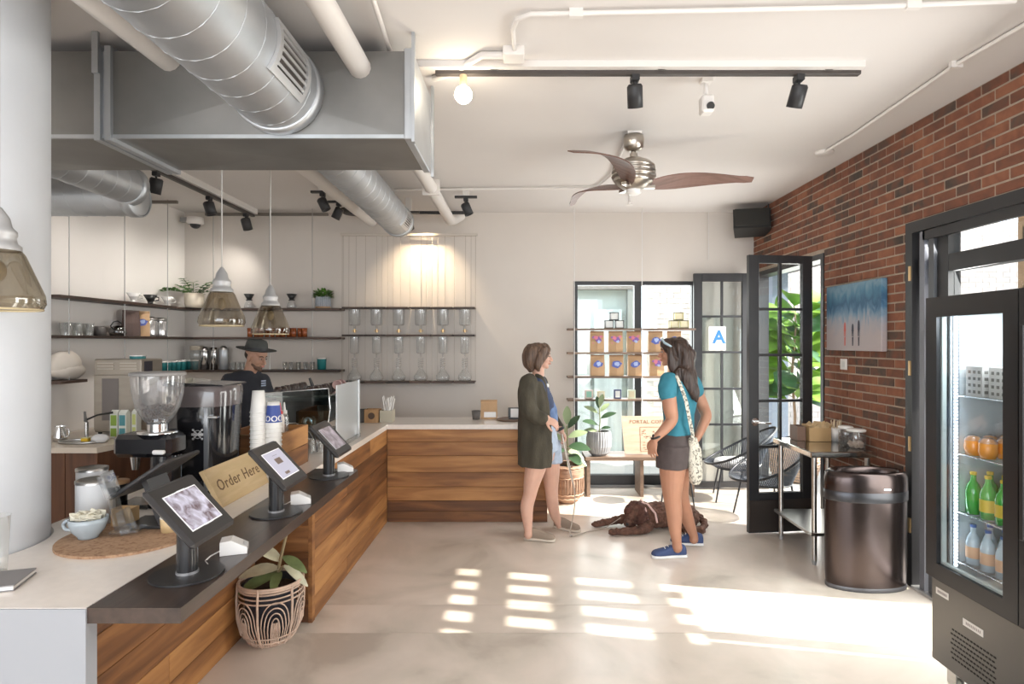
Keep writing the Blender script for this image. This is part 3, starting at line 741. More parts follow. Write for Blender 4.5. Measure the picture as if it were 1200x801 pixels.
# ---- rack of six glass cold-drip towers
RX0 = P(400, 400, 6.72)[0]; PW = (P(557, 400, 6.72)[0] - RX0) / 6
rk = empty('tower_rack', 'dark three-tier rack hung by cables holding the glass drip towers', 'rack', (RX0, 6.72, 1.22))
obj('rail', MB().box(-.02, .02, 1.66, PW * 6 + .02, .05, 1.69), pm('rail_pale', (.55, .50, .44), .5), rk)
LZ = [2.075, 1.765, 1.235]
for i in range(6):
    for z in LZ:
        obj('tier_board', MB().box(i * PW + .006, -.01, z - 1.22 - .02, (i + 1) * PW - .006, .19, z - 1.22, b=.002), shelfm, rk)
for i in range(6):
    for dx in ((.012, PW * .55, PW * .8) if i % 2 else (.012, PW * .3, PW * .62)):
        obj('cable', MB().cyl((i * PW + dx, .02, .0), (i * PW + dx, .04, 1.67), .0022, n=5), pm('cable_tan', (.35, .30, .25), .5), rk)
for x in (0, PW * 6): obj('cable', MB().cyl((x, .02, 0), (x, .04, 1.67), .0025, n=5), pm('cable_tan', (.35, .30, .25), .5), rk)
tglass = thin_glass('tower_glass', (.95, .96, .96), .10, .9, haze=.09)
def tower():
    t = empty('drip_tower', 'tall clear glass cold-drip coffee tower standing through the hanging rack', 'coffee maker', (0, 0, 1.235), 0, 'glass drip towers')
    obj('water_globe', MB().lathe([(.066, .812), (.066, .645), (.055, .632), (.012, .628), (.010, .56)], (0, 0, 0), 20), tglass, t)
    obj('valve', MB().cyl((0, 0, .55), (0, 0, .59), .012, n=10).cyl((-.03, 0, .57), (.03, 0, .57), .005, n=6), pm('brass', (.72, .50, .25), .35, .8), t)
    obj('brew_chamber', MB().lathe([(.050, .500), (.050, .325), (.040, .312), (.008, .308), (.008, .265)], (0, 0, 0), 20), tglass, t)
    pts = [(.03 * cos(a * .7), .03 * sin(a * .7), .26 - a * .0022) for a in range(45)]
    obj('coil', MB().tube(pts, .004, 5), tglass, t)
    obj('carafe', MB().lathe([(.03, .165), (.022, .14), (.04, .11), (.075, .06), (.078, .03), (.065, .004), (0, .004)], (0, 0, 0), 22), tglass, t)
    return t
tw = tower(); tw.location = (RX0 + PW * .5, 6.80, 1.237)
for i in range(1, 6): dup(tw, (RX0 + PW * (i + .5), 6.80, 1.237))

# ============================================================ SHELF ITEMS
ceram = pm('white_ceramic', (.80, .78, .75), .25, coat=.3)
blackp = pm('black_plastic', (.02, .02, .02), .35)
teal = pm('teal_print', (.02, .19, .20), .45)
kraft = pm('kraft_paper', (.56, .36, .20), .75, var=.08, vs=8, bump=.1, bs=12)
def cup(name, r0, r1, h, mat, n=20, inner=True, z=0, th=.004):
    return MB().lathe([(0, z), (r0, z), (r1, z + h), (r1 - th, z + h), (r0 - th, z + th), (0, z + th)], (0, 0, 0), n)
# top shelf: drippers, plants, two small chemex-like brewers
LS = XL + .10
def dripper(name, loc, mat, label, s=1):
    t = empty(name, label, 'coffee dripper', loc)
    obj('cone', MB().lathe([(.026 * s, .03 * s), (.062 * s, .10 * s), (.064 * s, .10 * s), (.022 * s, .026 * s)], (0, 0, 0), 20), mat, t)
    obj('foot', MB().lathe([(.045 * s, 0), (.045 * s, .008), (.025 * s, .012), (.025 * s, .03 * s)], (0, 0, 0), 20, cap0=True), mat, t)
    obj('handle', MB().tube([(.05 * s, 0, .08 * s), (.085 * s, 0, .075 * s), (.085 * s, 0, .045 * s), (.035 * s, 0, .04 * s)], .005, 6), mat, t)
    return t
dripper('coffee_dripper', (LS, 5.86, 2.062), ceram, 'white ceramic dripper on the top left shelf, first from the left')
dripper('coffee_dripper', (LS, 6.12, 2.062), blackp, 'black dripper between two white ones on the top left shelf')
dripper('coffee_dripper', (LS, 6.42, 2.062), ceram, 'white ceramic dripper beside the pale plant pot')
def brewer(x, label):
    t = empty('dripper_set', label, 'coffee dripper', (P(x, 400, 6.80)[0], 6.82, 2.062))
    obj('server', MB().lathe([(.02, .095), (.03, .085), (.055, .02), (.045, .0), (0, 0)], (0, 0, 0), 20), tglass, t)
    obj('cone', MB().lathe([(.022, .10), (.03, .115), (.055, .165), (.058, .165), (.02, .10)], (0, 0, 0), 20), blackp, t)
    obj('collar', MB().cyl((0, 0, .09), (0, 0, .10), .035, n=16), blackp, t)
    return t
brewer(291, 'black dripper on a glass server between the two pendant lamps')
brewer(341, 'black dripper on a glass server right of the farther pendant lamp')
t = brewer(316, 'dark red dripper on a glass server behind the farther pendant lamp'); t.children[1].data = t.children[1].data.copy(); t.children[1].data.materials[0] = pm('red_dark', (.25, .03, .03), .4)
leafg = pm('leaf_green', (.07, .16, .035), .5, var=.35, vs=12)
leafg2 = pm('leaf_dark_green', (.035, .09, .03), .4, var=.3, vs=12)
leafv = pm('leaf_bright_green', (.20, .38, .05), .5, var=.3, vs=8)
def leaf_mb(mb, base, d, L_, wd, nrm=(0, 0, 1), bend=.25, fold=.12, n=5):
    """one blade: two rows of quads curved along d, cupped about the midrib"""
    base = Vector(base); d = Vector(d).normalized(); nn = Vector(nrm); nn = (nn - d * nn.dot(d))
    nn = nn.normalized() if nn.length > 1e-4 else d.orthogonal().normalized(); s = d.cross(nn)
    V = []
    for i in range(n + 1):
        t_ = i / n; c = base + d * (L_ * t_) - nn * (bend * L_ * t_ * t_)
        wi = wd * (sin(pi * (t_ * .93 + .04)) ** .75) * .5
        V += [c - s * wi + nn * (fold * wi * 2), c, c + s * wi + nn * (fold * wi * 2)]
    Fc = []
    for i in range(n):
        o = i * 3; Fc += [(o, o + 1, o + 4, o + 3), (o + 1, o + 2, o + 5, o + 4)]
    mb.add(V, Fc, 0, True); return mb
def rvec(up=.4):
    a = random.uniform(0, 2 * pi); return Vector((cos(a), sin(a), random.uniform(-.2, 1) * 1.0 + up))
# trailing plant in pale pot (corner)
pp = empty('potted_plant', 'leafy trailing plant in a pale pot in the corner of the top shelf', 'potted plant', (XL + .24, 6.68, 2.064))
obj('pot', MB().lathe([(0, 0), (.085, 0), (.095, .04), (.10, .16), (.09, .16), (.085, .10), (0, .10)], (0, 0, 0), 28), pm('pale_pot', (.68, .60, .48), .6), pp)
obj('soil', MB().cyl((0, 0, .09), (0, 0, .145), .085, n=16), pm('soil', (.05, .03, .02), .9), pp)
for k in range(11):
    a = [pi * .75, pi * 1.05, pi * 1.3, pi * 1.6, pi * .2, -.05, .05, pi * 1.45, pi * 1.9, pi * 1.2, pi * .9][k]
    ln = [.25, .30, .26, .15, .13, .32, .24, .2, .2, .34, .2][k]; up_ = [.7, .55, .4, 1.5, 1.4, 1.0, .5, 1.3, 1.4, .35, 1.1][k]
    pts = []; q = Vector((cos(a) * .03, sin(a) * .03, .14)); d = Vector((cos(a), sin(a) * .6 , up_)).normalized()
    if q[0] + d[0] < -9: pass
    for i in range(7):
        pts.append(q.copy()); q = q + d * (ln / 6); d = (d + Vector((0, 0, -.13))).normalized()
        if q[1] > .16: q[1] = .16
        if q[0] < -.19: q[0] = -.19; q[1] -= .04
    obj('stem', MB().tube(pts, .003, 5), leafg, pp)
    fb = MB()
    for i in range(1, 7):
        for s_ in (-1, 1):
            dd = Vector((cos(a + s_ * 1.0), sin(a + s_ * 1.0), .35 + random.uniform(-.3, .3)))
            leaf_mb(fb, pts[i], dd, random.uniform(.05, .075), .032, (0, -.4, 1))
    fb.v = [(max(x, -.225), min(y, .22), z) for x, y, z in fb.v]
    obj('frond', fb, leafg if k not in (5, 6) else leafg2, pp)
# bushy plant in grey ribbed pot
pp = empty('potted_plant', 'bushy green plant in a grey ribbed pot, right end of the top shelf', 'potted plant', (P(378, 400, 6.80)[0], 6.82, 2.063))
obj('saucer', MB().cyl((0, 0, 0), (0, 0, .02), .085, n=24), pm('wood_saucer', (.40, .25, .14), .6), pp)
pr = []
m = MB(); n = 48; V = []
for j, z in enumerate((.02, .13)):
    for k in range(n): rr_ = (.078 if k % 2 else .085) ; V.append((rr_ * cos(2 * pi * k / n), rr_ * sin(2 * pi * k / n), z))
obj('pot', m.add(V, [(k, (k + 1) % n, n + (k + 1) % n, n + k) for k in range(n)]).cyl((0, 0, .02), (0, 0, .12), .076, n=24), pm('bluegrey_pot', (.30, .33, .37), .45), pp)
fb = MB()
for k in range(170):
    v = Vector((random.gauss(0, 1), random.gauss(0, 1), random.uniform(-.1, 1.2))).normalized()
    q = Vector((v[0] * .085, v[1] * .06, .13 + v[2] * .075)) * random.uniform(.8, 1.05)
    leaf_mb(fb, q, v + Vector((0, 0, .3)), random.uniform(.035, .055), .026, (0, -.3, 1), n=3)
fb.v = [(x, min(y, .09), z) for x, y, z in fb.v]
obj('foliage', fb, pm('leaf_basil', (.09, .21, .03), .5, var=.35, vs=25), pp, kind='stuff')

# middle shelf left wall: cups, jars, bags, canisters
clearc = thin_glass('plastic_clear', (.88, .88, .86), .10, .6, haze=.12)
def wallx(x, D=None, X=None):  # point on left wall shelf line for picture column x
    X = LS if X is None else X; return (X, X * F / (x - 612))
def glass_tumbler(name, loc, label, group, r=.036, h=.09, mat=None):
    t = empty(name, label, 'glass', loc, 0, group)
    obj('wall', MB().lathe([(r * .82, .0), (r, h), (r - .003, h), (r * .82 - .003, .008), (0, .008)], (0, 0, 0), 16), mat or clearc, t)
    obj('base', MB().cyl((0, 0, 0), (0, 0, .007), r * .81, n=14), mat or clearc, t)
    return t
g0 = None
for i, x in enumerate((74, 80, 86, 93, 100, 106)):
    X_, D_ = wallx(x)
    X_ += -.03 if i % 2 else .03
    if g0 is None: g0 = glass_tumbler('glass_tumbler', (X_, D_, 1.737), 'clear glass tumbler in the cluster at the left end of the middle shelf', 'tumblers on the middle left shelf', .04, .105)
    else: dup(g0, (X_, D_, 1.737))
X_, D_ = wallx(116)
obj('small_bowl', MB().lathe([(0, 0), (.055, 0), (.05, .06), (.04, .085), (.035, .085), (.045, .05), (0, .01)], (0, 0, 0), 20), pm('dark_bowl', (.10, .09, .085), .5), loc=(X_, D_, 1.737), label='small dark upturned bowl beside the tumblers on the middle shelf', cat='bowl')
X_, D_ = wallx(138)
kt = empty('kettle', 'dark glass teapot with black handle on the middle left shelf', 'teapot', (X_, D_, 1.737))
obj('body', MB().lathe([(0, 0), (.06, 0), (.075, .035), (.06, .08), (.03, .095), (0, .1)], (0, 0, 0), 24), thin_glass('dark_glass', (.3, .28, .26), .2, .8), kt)
obj('handle', MB().tube([(.0, -.06, .06), (.0, -.10, .09), (.0, -.06, .13), (.0, .0, .14), (0, .05, .12)], .006, 6), blackp, kt)
obj('spout', MB().tube([(0, .06, .04), (0, .10, .08), (0, .12, .09)], [.014, .009, .008], 8), blackp, kt)
def pouch(name, loc, w_, h_, d_, label, body, rz=0, group=None, cat='bag', art=None, foldc=None, patch=None):
    """stand-up paper bag: gusseted bottom, pinched and folded top"""
    t = empty(name, label, cat, loc, rz, group)
    V = []; lv = [(0, 1, 1), (.12, 1.0, 1.05), (.5, 1.0, .9), (.82, .99, .35), (.9, 1, .12), (1, 1, .10)]
    nx = 6
    for (tz, sw, sd) in lv:
        ring = []
        for i in range(nx + 1): ring.append((-w_ / 2 * sw + w_ * sw * i / nx, -d_ / 2 * sd * (1 - .25 * abs(i / nx - .5) * 2), h_ * tz))
        for i in range(nx + 1): ring.append((w_ / 2 * sw - w_ * sw * i / nx, d_ / 2 * sd * (1 - .25 * abs(i / nx - .5) * 2), h_ * tz))
        V += ring
    n = 2 * (nx + 1); Fc = []
    for j in range(len(lv) - 1):
        for k in range(n): Fc.append((j * n + k, j * n + (k + 1) % n, (j + 1) * n + (k + 1) % n, (j + 1) * n + k))
    Fc.append(list(range(n))[::-1]); Fc.append([len(V) - n + i for i in range(n)])
    obj('paper_body', MB().add(V, Fc, 0, False), body, t)
    obj('folded_top', MB().box(-w_ / 2, -d_ * .12, h_ * .93, w_ / 2, d_ * .10, h_, b=.002), foldc or body, t)
    if art: art(t, w_, h_, d_)
    return t
blueink = pm('blue_ink', (.10, .14, .45), .6); purpleink = pm('purple_ink', (.24, .12, .40), .6); pinkink = pm('pink_ink', (.65, .20, .28), .6); skyink = pm('sky_ink', (.42, .52, .78), .6)
def splat(mb, cx, cz, r, y, n=14, jag=.25, mi=0):
    V = [(cx, y, cz)]
    for k in range(n): q = r * (1 + random.uniform(-jag, jag)); V.append((cx + q * cos(2 * pi * k / n), y, cz + q * .85 * sin(2 * pi * k / n)))
    mb.add(V, [(0, 1 + k, 1 + (k + 1) % n) for k in range(n)], mi); return mb
def art_blue(t, w_, h_, d_):
    y = -d_ * .5 * 1.0 - .002
    m = MB(); splat(m, 0, h_ * .55, w_ * .30, y - .0006, jag=.18); splat(m, -w_ * .22, h_ * .50, w_ * .13, y - .0004); splat(m, w_ * .25, h_ * .58, w_ * .11, y - .0004)
    obj('printed_emblem', m, blueink, t)
    m = MB(); splat(m, .005, h_ * .57, w_ * .17, y - .0015, jag=.3); obj('emblem_highlight', m, skyink, t)
def art_mix(t, w_, h_, d_):
    y = -d_ * .5 - .002
    m = MB(); splat(m, .01, h_ * .60, w_ * .24, y - .0006, jag=.3); splat(m, -w_ * .28, h_ * .70, w_ * .09, y - .0006); obj('printed_emblem', m, purpleink, t)
    m = MB(); splat(m, -w_ * .1, h_ * .68, w_ * .16, y - .0012, jag=.4); splat(m, w_ * .25, h_ * .74, w_ * .11, y - .0012, jag=.4); splat(m, -w_ * .28, h_ * .42, w_ * .05, y - .0012); obj('pink_splash', m, pinkink, t)
    m = MB(); splat(m, w_ * .12, h_ * .5, w_ * .12, y - .0018, jag=.4); obj('emblem_highlight', m, skyink, t)
X_, D_ = wallx(151); pouch('coffee_bag', (X_ + .02, D_, 1.737), .15, .25, .07, 'dark coffee bag leaning on the middle left shelf behind the kraft one', pm('dark_bag', (.10, .06, .05), .5), R(60))
X_, D_ = wallx(163); pouch('coffee_bag', (X_ + .03, D_, 1.737), .13, .25, .07, 'kraft coffee bag with blue emblem on the middle left shelf', kraft, R(35), art=art_blue)
for k, x in enumerate((176, 188)):
    X_, D_ = wallx(x)
    t = empty('storage_jar', 'glass jar with steel lid on the middle left shelf, %s of two' % ('left' if k == 0 else 'right'), 'jar', (X_, D_, 1.737))
    obj('jar_body', MB().lathe([(0, 0), (.062, 0), (.065, .02), (.065, .15), (.055, .165)], (0, 0, 0), 20), pm('jar_silver', (.62, .62, .62), .18, .7), t)
    obj('lid', MB().lathe([(.062, .165), (.066, .167), (.066, .185), (.03, .20), (0, .2)], (0, 0, 0), 20), steel, t)
# amber cups on the middle shelf of the back wall (behind pendant)
amber = pm('amber_glass', (.33, .09, .03), .2, coat=.5)
a0 = None
for i in range(11):
    x = 293 + i * 6.4; q = P(x, 400, 6.82)
    if a0 is None:
        a0 = empty('amber_cup', 'reddish amber glass cup in the row behind the farther pendant lamp', 'cup', (q[0], 6.82, 1.737), 0, 'amber cups on the middle shelf')
        obj('body', MB().lathe([(0, 0), (.028, 0), (.031, .10), (.028, .10), (.025, .01), (0, .01)], (0, 0, 0), 14), amber, a0)
        obj('rim', MB().tube([(.030 * cos(k * pi / 8), .030 * sin(k * pi / 8), .10) for k in range(16)], .002, 5, closed=True), amber, a0)
    else: dup(a0, (q[0], 6.82 + (.03 if i % 2 else 0), 1.737))
# lower shelf: teal-white paper cups, shakers, jars, small glasses
tc0 = None
for i in range(8):
    x = 187 + i * 5.8
    if i < 5: X_, D_ = wallx(x); X_ += .03
    else: q = P(x, 400, 6.80); X_, D_ = q[0] + .01, 6.80
    if tc0 is None:
        tc0 = empty('takeaway_cup', 'teal and white cup in the row where the lower shelves meet', 'cup', (X_, D_, 1.367), 0, 'teal cups in the corner')
        obj('body', MB().lathe([(0, 0), (.031, 0), (.037, .095)], (0, 0, 0), 16), teal, tc0)
        obj('rim', MB().lathe([(.037, .095), (.0385, .095), (.0385, .11), (.033, .11), (.03, .03), (0, .03)], (0, 0, 0), 16), ceram, tc0)
    else: dup(tc0, (X_, D_, 1.367))
def canister(x, D, z, r, h, mat, lidm, label, cat='jar', domed=True):
    q = P(x, 400, D)
    t = empty('canister', label, cat, (q[0], D, z))
    obj('body', MB().lathe([(0, 0), (r, 0), (r, h * .82), (r * .9, h * .86)], (0, 0, 0), 20), mat, t)
    obj('lid', MB().lathe([(r * 1.03, h * .82), (r * 1.03, h * .87), (r * .7, h * .95), (r * .3, h), (0, h)] if domed else [(r * 1.03, h * .82), (r * 1.03, h), (0, h)], (0, 0, 0), 20), lidm, t)
    return t
canister(230, 6.81, 1.367, .065, .27, clearc, pm('khaki_lid', (.40, .35, .28), .5), 'tall clear storage jar beside the teal cups', domed=False)
canister(240, 6.80, 1.367, .045, .26, pm('shaker_steel', (.55, .55, .55), .2, .9), steel, 'domed steel shaker, left of the three on the lower shelf')
canister(251, 6.80, 1.367, .035, .25, chrome, chrome, 'slim polished steel shaker, middle of the three on the lower shelf', domed=False)
canister(262, 6.80, 1.367, .045, .27, pm('frosted_steel', (.50, .53, .56), .35, .5), steel, 'domed frosted shaker, right of the three behind the hat')
s0 = None
for i, x in enumerate((273, 279, 284, 334, 341, 350, 358, 366)):
    q = P(x, 400, 6.82)
    if s0 is None: s0 = glass_tumbler('shot_glass', (q[0], 6.82, 1.367), 'small clear shot glass standing on the lower shelf behind the barista', 'shot glasses on the lower shelf', .026, .085)
    else: dup(s0, (q[0], 6.82, 1.367))
q = P(377, 400, 6.80); t = empty('takeaway_cup', 'single teal cup near the right end of the lower shelf', 'cup', (q[0], 6.80, 1.367))
obj('body', MB().lathe([(0, 0), (.045, 0), (.052, .12)], (0, 0, 0), 20), teal, t); obj('rim', MB().lathe([(.052, .12), (.054, .12), (.054, .135), (.048, .135), (.04, .03), (0, .03)], (0, 0, 0), 20), ceram, t)
# pale cloth bundle on the short left shelf
cl = MB(); 
q = wallx(92); M = Matrix.Identity(4)
cl.ball((0, 0, .125), (.085, .15, .115), 20).ball((0, .02, .075), (.095, .16, .075), 20).ball((0, -.05, .17), (.06, .08, .07), 16)
cv = []
for v in cl.v:
    v = Vector(v); nz = noise.noise(v * 14) * .014; c = v - Vector((0, 0, .1)); cv.append(tuple(v + c.normalized() * nz)) 
cl.v = [(x, y, max(z, .001)) for x, y, z in cv]
obj('cloth_bundle', cl, pm('cream_cloth', (.66, .60, .53), .9, bump=.3, bs=20), loc=(LS + .02, 4.96, 1.367), label='crumpled cream cloth bundle on the short left shelf', cat='cloth')
# ============================================================ BACK WINDOW DISPLAY
ORD = ['first', 'second', 'third', 'fourth', 'fifth', 'sixth', 'seventh', 'eighth', 'ninth', 'tenth', 'eleventh', 'twelfth', 'thirteenth', 'fourteenth', 'fifteenth']
WS = {384: 1.834, 412: 1.565, 440: 1.296, 467: 1.037}
wood_mid = ramp_mat('greybrown_wood', [(.3, (.13, .085, .06)), (.7, (.26, .18, .13))], (1, 8, 8), 3, rough=.55)
for (y, z), nm in zip(WS.items(), ('top', 'second', 'third', 'lowest')):
    obj('window_shelf', MB().box(0, 0, -.022, 1.44, .19, 0, b=.002), wood_mid, loc=(.51, 6.70, z), label='%s thin wooden shelf hung in front of the back window' % nm, cat='shelf')
for i, x in enumerate((673, 752.5)):
    X_ = P(x, 400, 6.69)[0]
    obj('hanging_cable', MB().cyl((0, 0, 0), (0, 0, -(ZC - .43)), .0045, n=6), pm('cable_white', (.70, .68, .66), .4), loc=(X_, 6.692, ZC), label='thin pale cable holding the window shelves, %s one' % ('left' if i == 0 else 'right'), cat='cable')
obj('hanging_cable', MB().cyl((0, 0, 0), (0, 0, -.55), .0035, n=6), pm('cable_white', (.70, .68, .66), .4), loc=(P(831, 400, 6.88)[0], 6.905, ZC), label='thin cable running down the wall above the graded door', cat='cable')
kr = kraft
for row, ys, xs, kinds in (('upper', 412, (699.5, 721.3, 742.8, 768, 790), 'mmmbb'), ('lower', 440, (700, 722.2, 744, 769.5, 791), 'bbbmm')):
    for i, (x, k) in enumerate(zip(xs, kinds)):
        q = P(x, 400, 6.79)
        pouch('coffee_bag', (q[0], 6.79, WS[ys] + .001), .158, .238, .085, 'kraft bag with %s print, %s from left in %s window row' % ('blue' if k == 'b' else 'purple-pink', ORD[i], row), kr,
              rz=R(random.uniform(-6, 6)), group='coffee bags on the window shelves', art=art_blue if k == 'b' else art_mix, foldc=pm('kraft_fold', (.30, .17, .09), .8))
def candle_box(x, z, edge, face, label, s=.088):
    q = P(x, 400, 6.77); t = empty('gift_box', label, 'box', (q[0], 6.77, z))
    e = .007; h = s / 2
    obj('box_body', MB().box(-h + .002, -h + .002, .002, h - .002, h - .002, s - .002), face, t)
    m = MB()
    for a in (-1, 1):
        for b_ in (-1, 1):
            m.box(a * h - e / 2, b_ * h - e / 2, 0, a * h + e / 2, b_ * h + e / 2, s); 
            for z0 in (0, s - e): m.box(-h, b_ * h - e / 2, z0, h, b_ * h + e / 2, z0 + e).box(a * h - e / 2, -h, z0, a * h + e / 2, h, z0 + e)
    obj('edge_trim', m, edge, t)
dk = pm('dark_edge', (.03, .03, .035), .5); gd = pm('gold_edge', (.55, .50, .20), .4); wf = pm('white_face', (.72, .74, .72), .5); cf = pm('cream_face', (.68, .62, .42), .5)
candle_box(713.5, 1.836, dk, wf, 'black edged white box, lower left of the pyramid of three'); candle_box(725.5, 1.836, dk, wf, 'black edged white box, lower right of the pyramid of three'); candle_box(719.5, 1.926, dk, wf, 'black edged white box on top of the pyramid')
candle_box(789.5, 1.836, gd, cf, 'gold edged cream box, lower left of the gold pyramid'); candle_box(801, 1.836, gd, cf, 'gold edged cream box, lower right of the gold pyramid'); candle_box(795, 1.926, gd, cf, 'gold edged cream box on top of the gold pyramid')
def small_frame(x, label, fr, fc_, w_=.09, h_=.105, inner=None):
    q = P(x, 400, 6.78); t = empty('framed_card', label, 'frame', (q[0], 6.78, WS[467] + .001))
    obj('frame', MB().box(-w_ / 2, -.02, 0, w_ / 2, .02, h_, b=.003), fr, t)
    obj('picture', MB().box(-w_ / 2 + .016, -.0225, .016, w_ / 2 - .016, -.0205, h_ - .016), fc_, t)
small_frame(690, 'pale pink box with a green spot on the lowest window shelf', pm('pale_pink', (.70, .58, .52), .5), pm('mint_spot', (.25, .50, .38), .5), .09, .10)
small_frame(704, 'plain cream box on the lowest window shelf', cf, pm('cream_plain', (.74, .72, .58), .5), .085, .085)
small_frame(723.5, 'dark blue framed card on the lowest window shelf', pm('navy_frame', (.06, .08, .17), .5), wf, .085, .105)
small_frame(740, 'pale green box on the lowest window shelf behind the mullion', pm('pale_green', (.66, .72, .56), .5), cf, .085, .10)
small_frame(775, 'small white ornament box on the lowest window shelf beside the woman in teal', wf, pm('grey_dots', (.5, .5, .5), .5), .06, .09)
# low bench under the window
bn = empty('window_bench', 'low pale wooden bench standing under the back window', 'bench', (1.3, 6.62, 0))
obj('seat_board', MB().box(-.62, -.16, .395, .62, .20, .435, b=.004), wood_mid, bn)
for x in (-.58, .0, .55): obj('leg', MB().box(x - .018, -.14, 0, x + .018, .18, .3945), wood_mid, bn)
# rubber plant in grey fluted pot
def rubber_leaves(t, stem_top, specs, mats, stem_r=.006, base=(0, 0, .1)):
    m = MB().tube([base, (base[0] * .5 + stem_top[0] * .5 + .01, base[1] * .5 + stem_top[1] * .5, (base[2] + stem_top[2]) / 2), stem_top], stem_r, 7)
    obj('stem', m, pm('stem_green', (.22, .24, .10), .6), t)
    for i, (h, az, el, L_, wd) in enumerate(specs):
        b_ = Vector(base).lerp(Vector(stem_top), h); d = Vector((cos(R(az)) * cos(R(el)), sin(R(az)) * cos(R(el)), sin(R(el))))
        m = MB(); m.cyl(b_, b_ + d * .03, .003, n=5)
        leaf_mb(m, b_ + d * .025, d, L_, wd, (0, -.7, 1), .25, .10, 6)
        obj('leaf', m, mats[i % len(mats)], t)
rl = [pm('rubber_leaf_light', (.28, .36, .20), .35), pm('rubber_leaf_dark', (.05, .10, .05), .3)]
pt = empty('potted_plant', 'rubber plant in a fluted grey pot on the window bench', 'potted plant', (P(702, 400, 6.58)[0], 6.58, .437))
m = MB(); n = 60; V = []; prof = [(.075, 0), (.11, .03), (.135, .10), (.138, .18), (.125, .265)]
for r_, z in prof:
    for k in range(n):
        q = r_ * (1 + (.02 if k % 2 else -.02)); V.append((q * cos(2 * pi * k / n), q * sin(2 * pi * k / n), z))
m.add(V, [(j * n + k, j * n + (k + 1) % n, (j + 1) * n + (k + 1) % n, (j + 1) * n + k) for j in range(len(prof) - 1) for k in range(n)])
m.lathe([(.125, .265), (.112, .265), (.11, .22)], (0, 0, 0), 60); m.cyl((0, 0, .001), (0, 0, .01), .07, n=30)
obj('pot', m, pm('fluted_grey', (.30, .31, .33), .5, var=.2, vs=10, stretch=(3, 3, .5)), pt)
obj('soil', MB().cyl((0, 0, .2), (0, 0, .24), .112, n=24), pm('soil', (.05, .03, .02), .9), pt)
rubber_leaves(pt, (.0, -.02, .52), [(.08, 185, 8, .15, .075), (.3, 200, 25, .17, .085), (.75, 170, 35, .16, .07), (.9, 100, 65, .15, .06), (.97, 60, 60, .17, .06), (.55, -10, 30, .17, .075), (.8, 20, 45, .14, .06), (.15, -20, 20, .1, .05)], rl, base=(0, 0, .24))
# wooden sign on the bench
sg = empty('wooden_sign', 'pale wooden sign reading PORTAL COFFEE leaning on the window bench', 'sign', (P(762, 400, 6.62)[0], 6.62, .437))
Msg = frameM((0, 0, 0), (1, 0, 0), (0, .16, 1))
obj('board', MB().prism([(-.285, .005), (.285, .005), (.30, .42), (-.31, .42)], 0, .02, 'z', M=Msg), ramp_mat('pale_ply', [(.3, (.58, .42, .30)), (.7, (.72, .55, .42))], (1, 8, 8), 3, rough=.6), sg)
ink = pm('brown_ink', (.30, .17, .10), .7)
text('lettering', 'PORTAL COFFEE', .056, ink, sg, Msg @ Matrix.Translation((0, .355, .0215)), .0008, space=1.1)
m = MB()
m.box(-.11, .03, .0205, .13, .034, .022).box(-.11, .296, .0205, .13, .30, .022).box(-.11, .03, .0205, -.106, .30, .022).box(.126, .03, .0205, .13, .30, .022)
for i in range(46):
    a = random.uniform(-.095, .105); b_ = random.uniform(.045, .265); m.box(a, b_, .0205, a + random.uniform(.01, .035), b_ + .007, .022)
m.v = [tuple(Msg @ Vector(p)) for p in m.v]
obj('printed_drawing', m, ink, sg)
# basket planter at the right end of the back counter
wick = ramp_mat('wicker_brown', [(.3, (.20, .12, .08)), (.7, (.40, .26, .18))], (1, 1, 4), 8, rough=.7, bump=.3)
bp_ = empty('basket_planter', 'brown wicker basket planter with a rubber plant behind the woman in the cardigan', 'potted plant', (P(664, 400, 6.30)[0], 6.30, 0))
prof = [(.10, .0), (.135, .03), (.17, .10), (.178, .20), (.172, .27), (.185, .30), (.18, .38), (.165, .40)]
obj('basket', MB().lathe(prof + [(.15, .39), (.15, .30)], (0, 0, 0), 36), wick, bp_)
for z in (.06, .10, .27, .38):
    rr_ = [r for r, zz in prof if zz >= z][0] + .004
    obj('woven_band', MB().tube([(rr_ * cos(a * pi / 18), rr_ * sin(a * pi / 18), z + .004 * (-1) ** a) for a in range(36)], .007, 6, closed=True), pm('wicker_light', (.50, .34, .24), .7), bp_)
m = MB()
for k in range(36):
    a = 2 * pi * k / 36; m.tube([(.176 * cos(a), .176 * sin(a), .11), (.184 * cos(a), .184 * sin(a), .19), (.178 * cos(a), .178 * sin(a), .27)], .0045, 5)
obj('wicker_rods', m, pm('wicker_mid', (.30, .19, .13), .7), bp_, kind='stuff')
obj('soil', MB().cyl((0, 0, .3), (0, 0, .36), .15, n=24), pm('soil', (.05, .03, .02), .9), bp_)
rubber_leaves(bp_, (.0, -.02, .80), [(.98, 80, 75, .20, .09), (.9, 20, 50, .19, .08), (.7, 0, 25, .20, .10), (.5, -20, 5, .22, .13), (.35, 30, -5, .2, .13), (.3, -60, 0, .2, .12), (.6, 180, 30, .2, .1), (.4, 200, 10, .2, .12), (.8, 150, 50, .17, .08), (.25, -10, -15, .2, .12)], rl, base=(0, 0, .36))
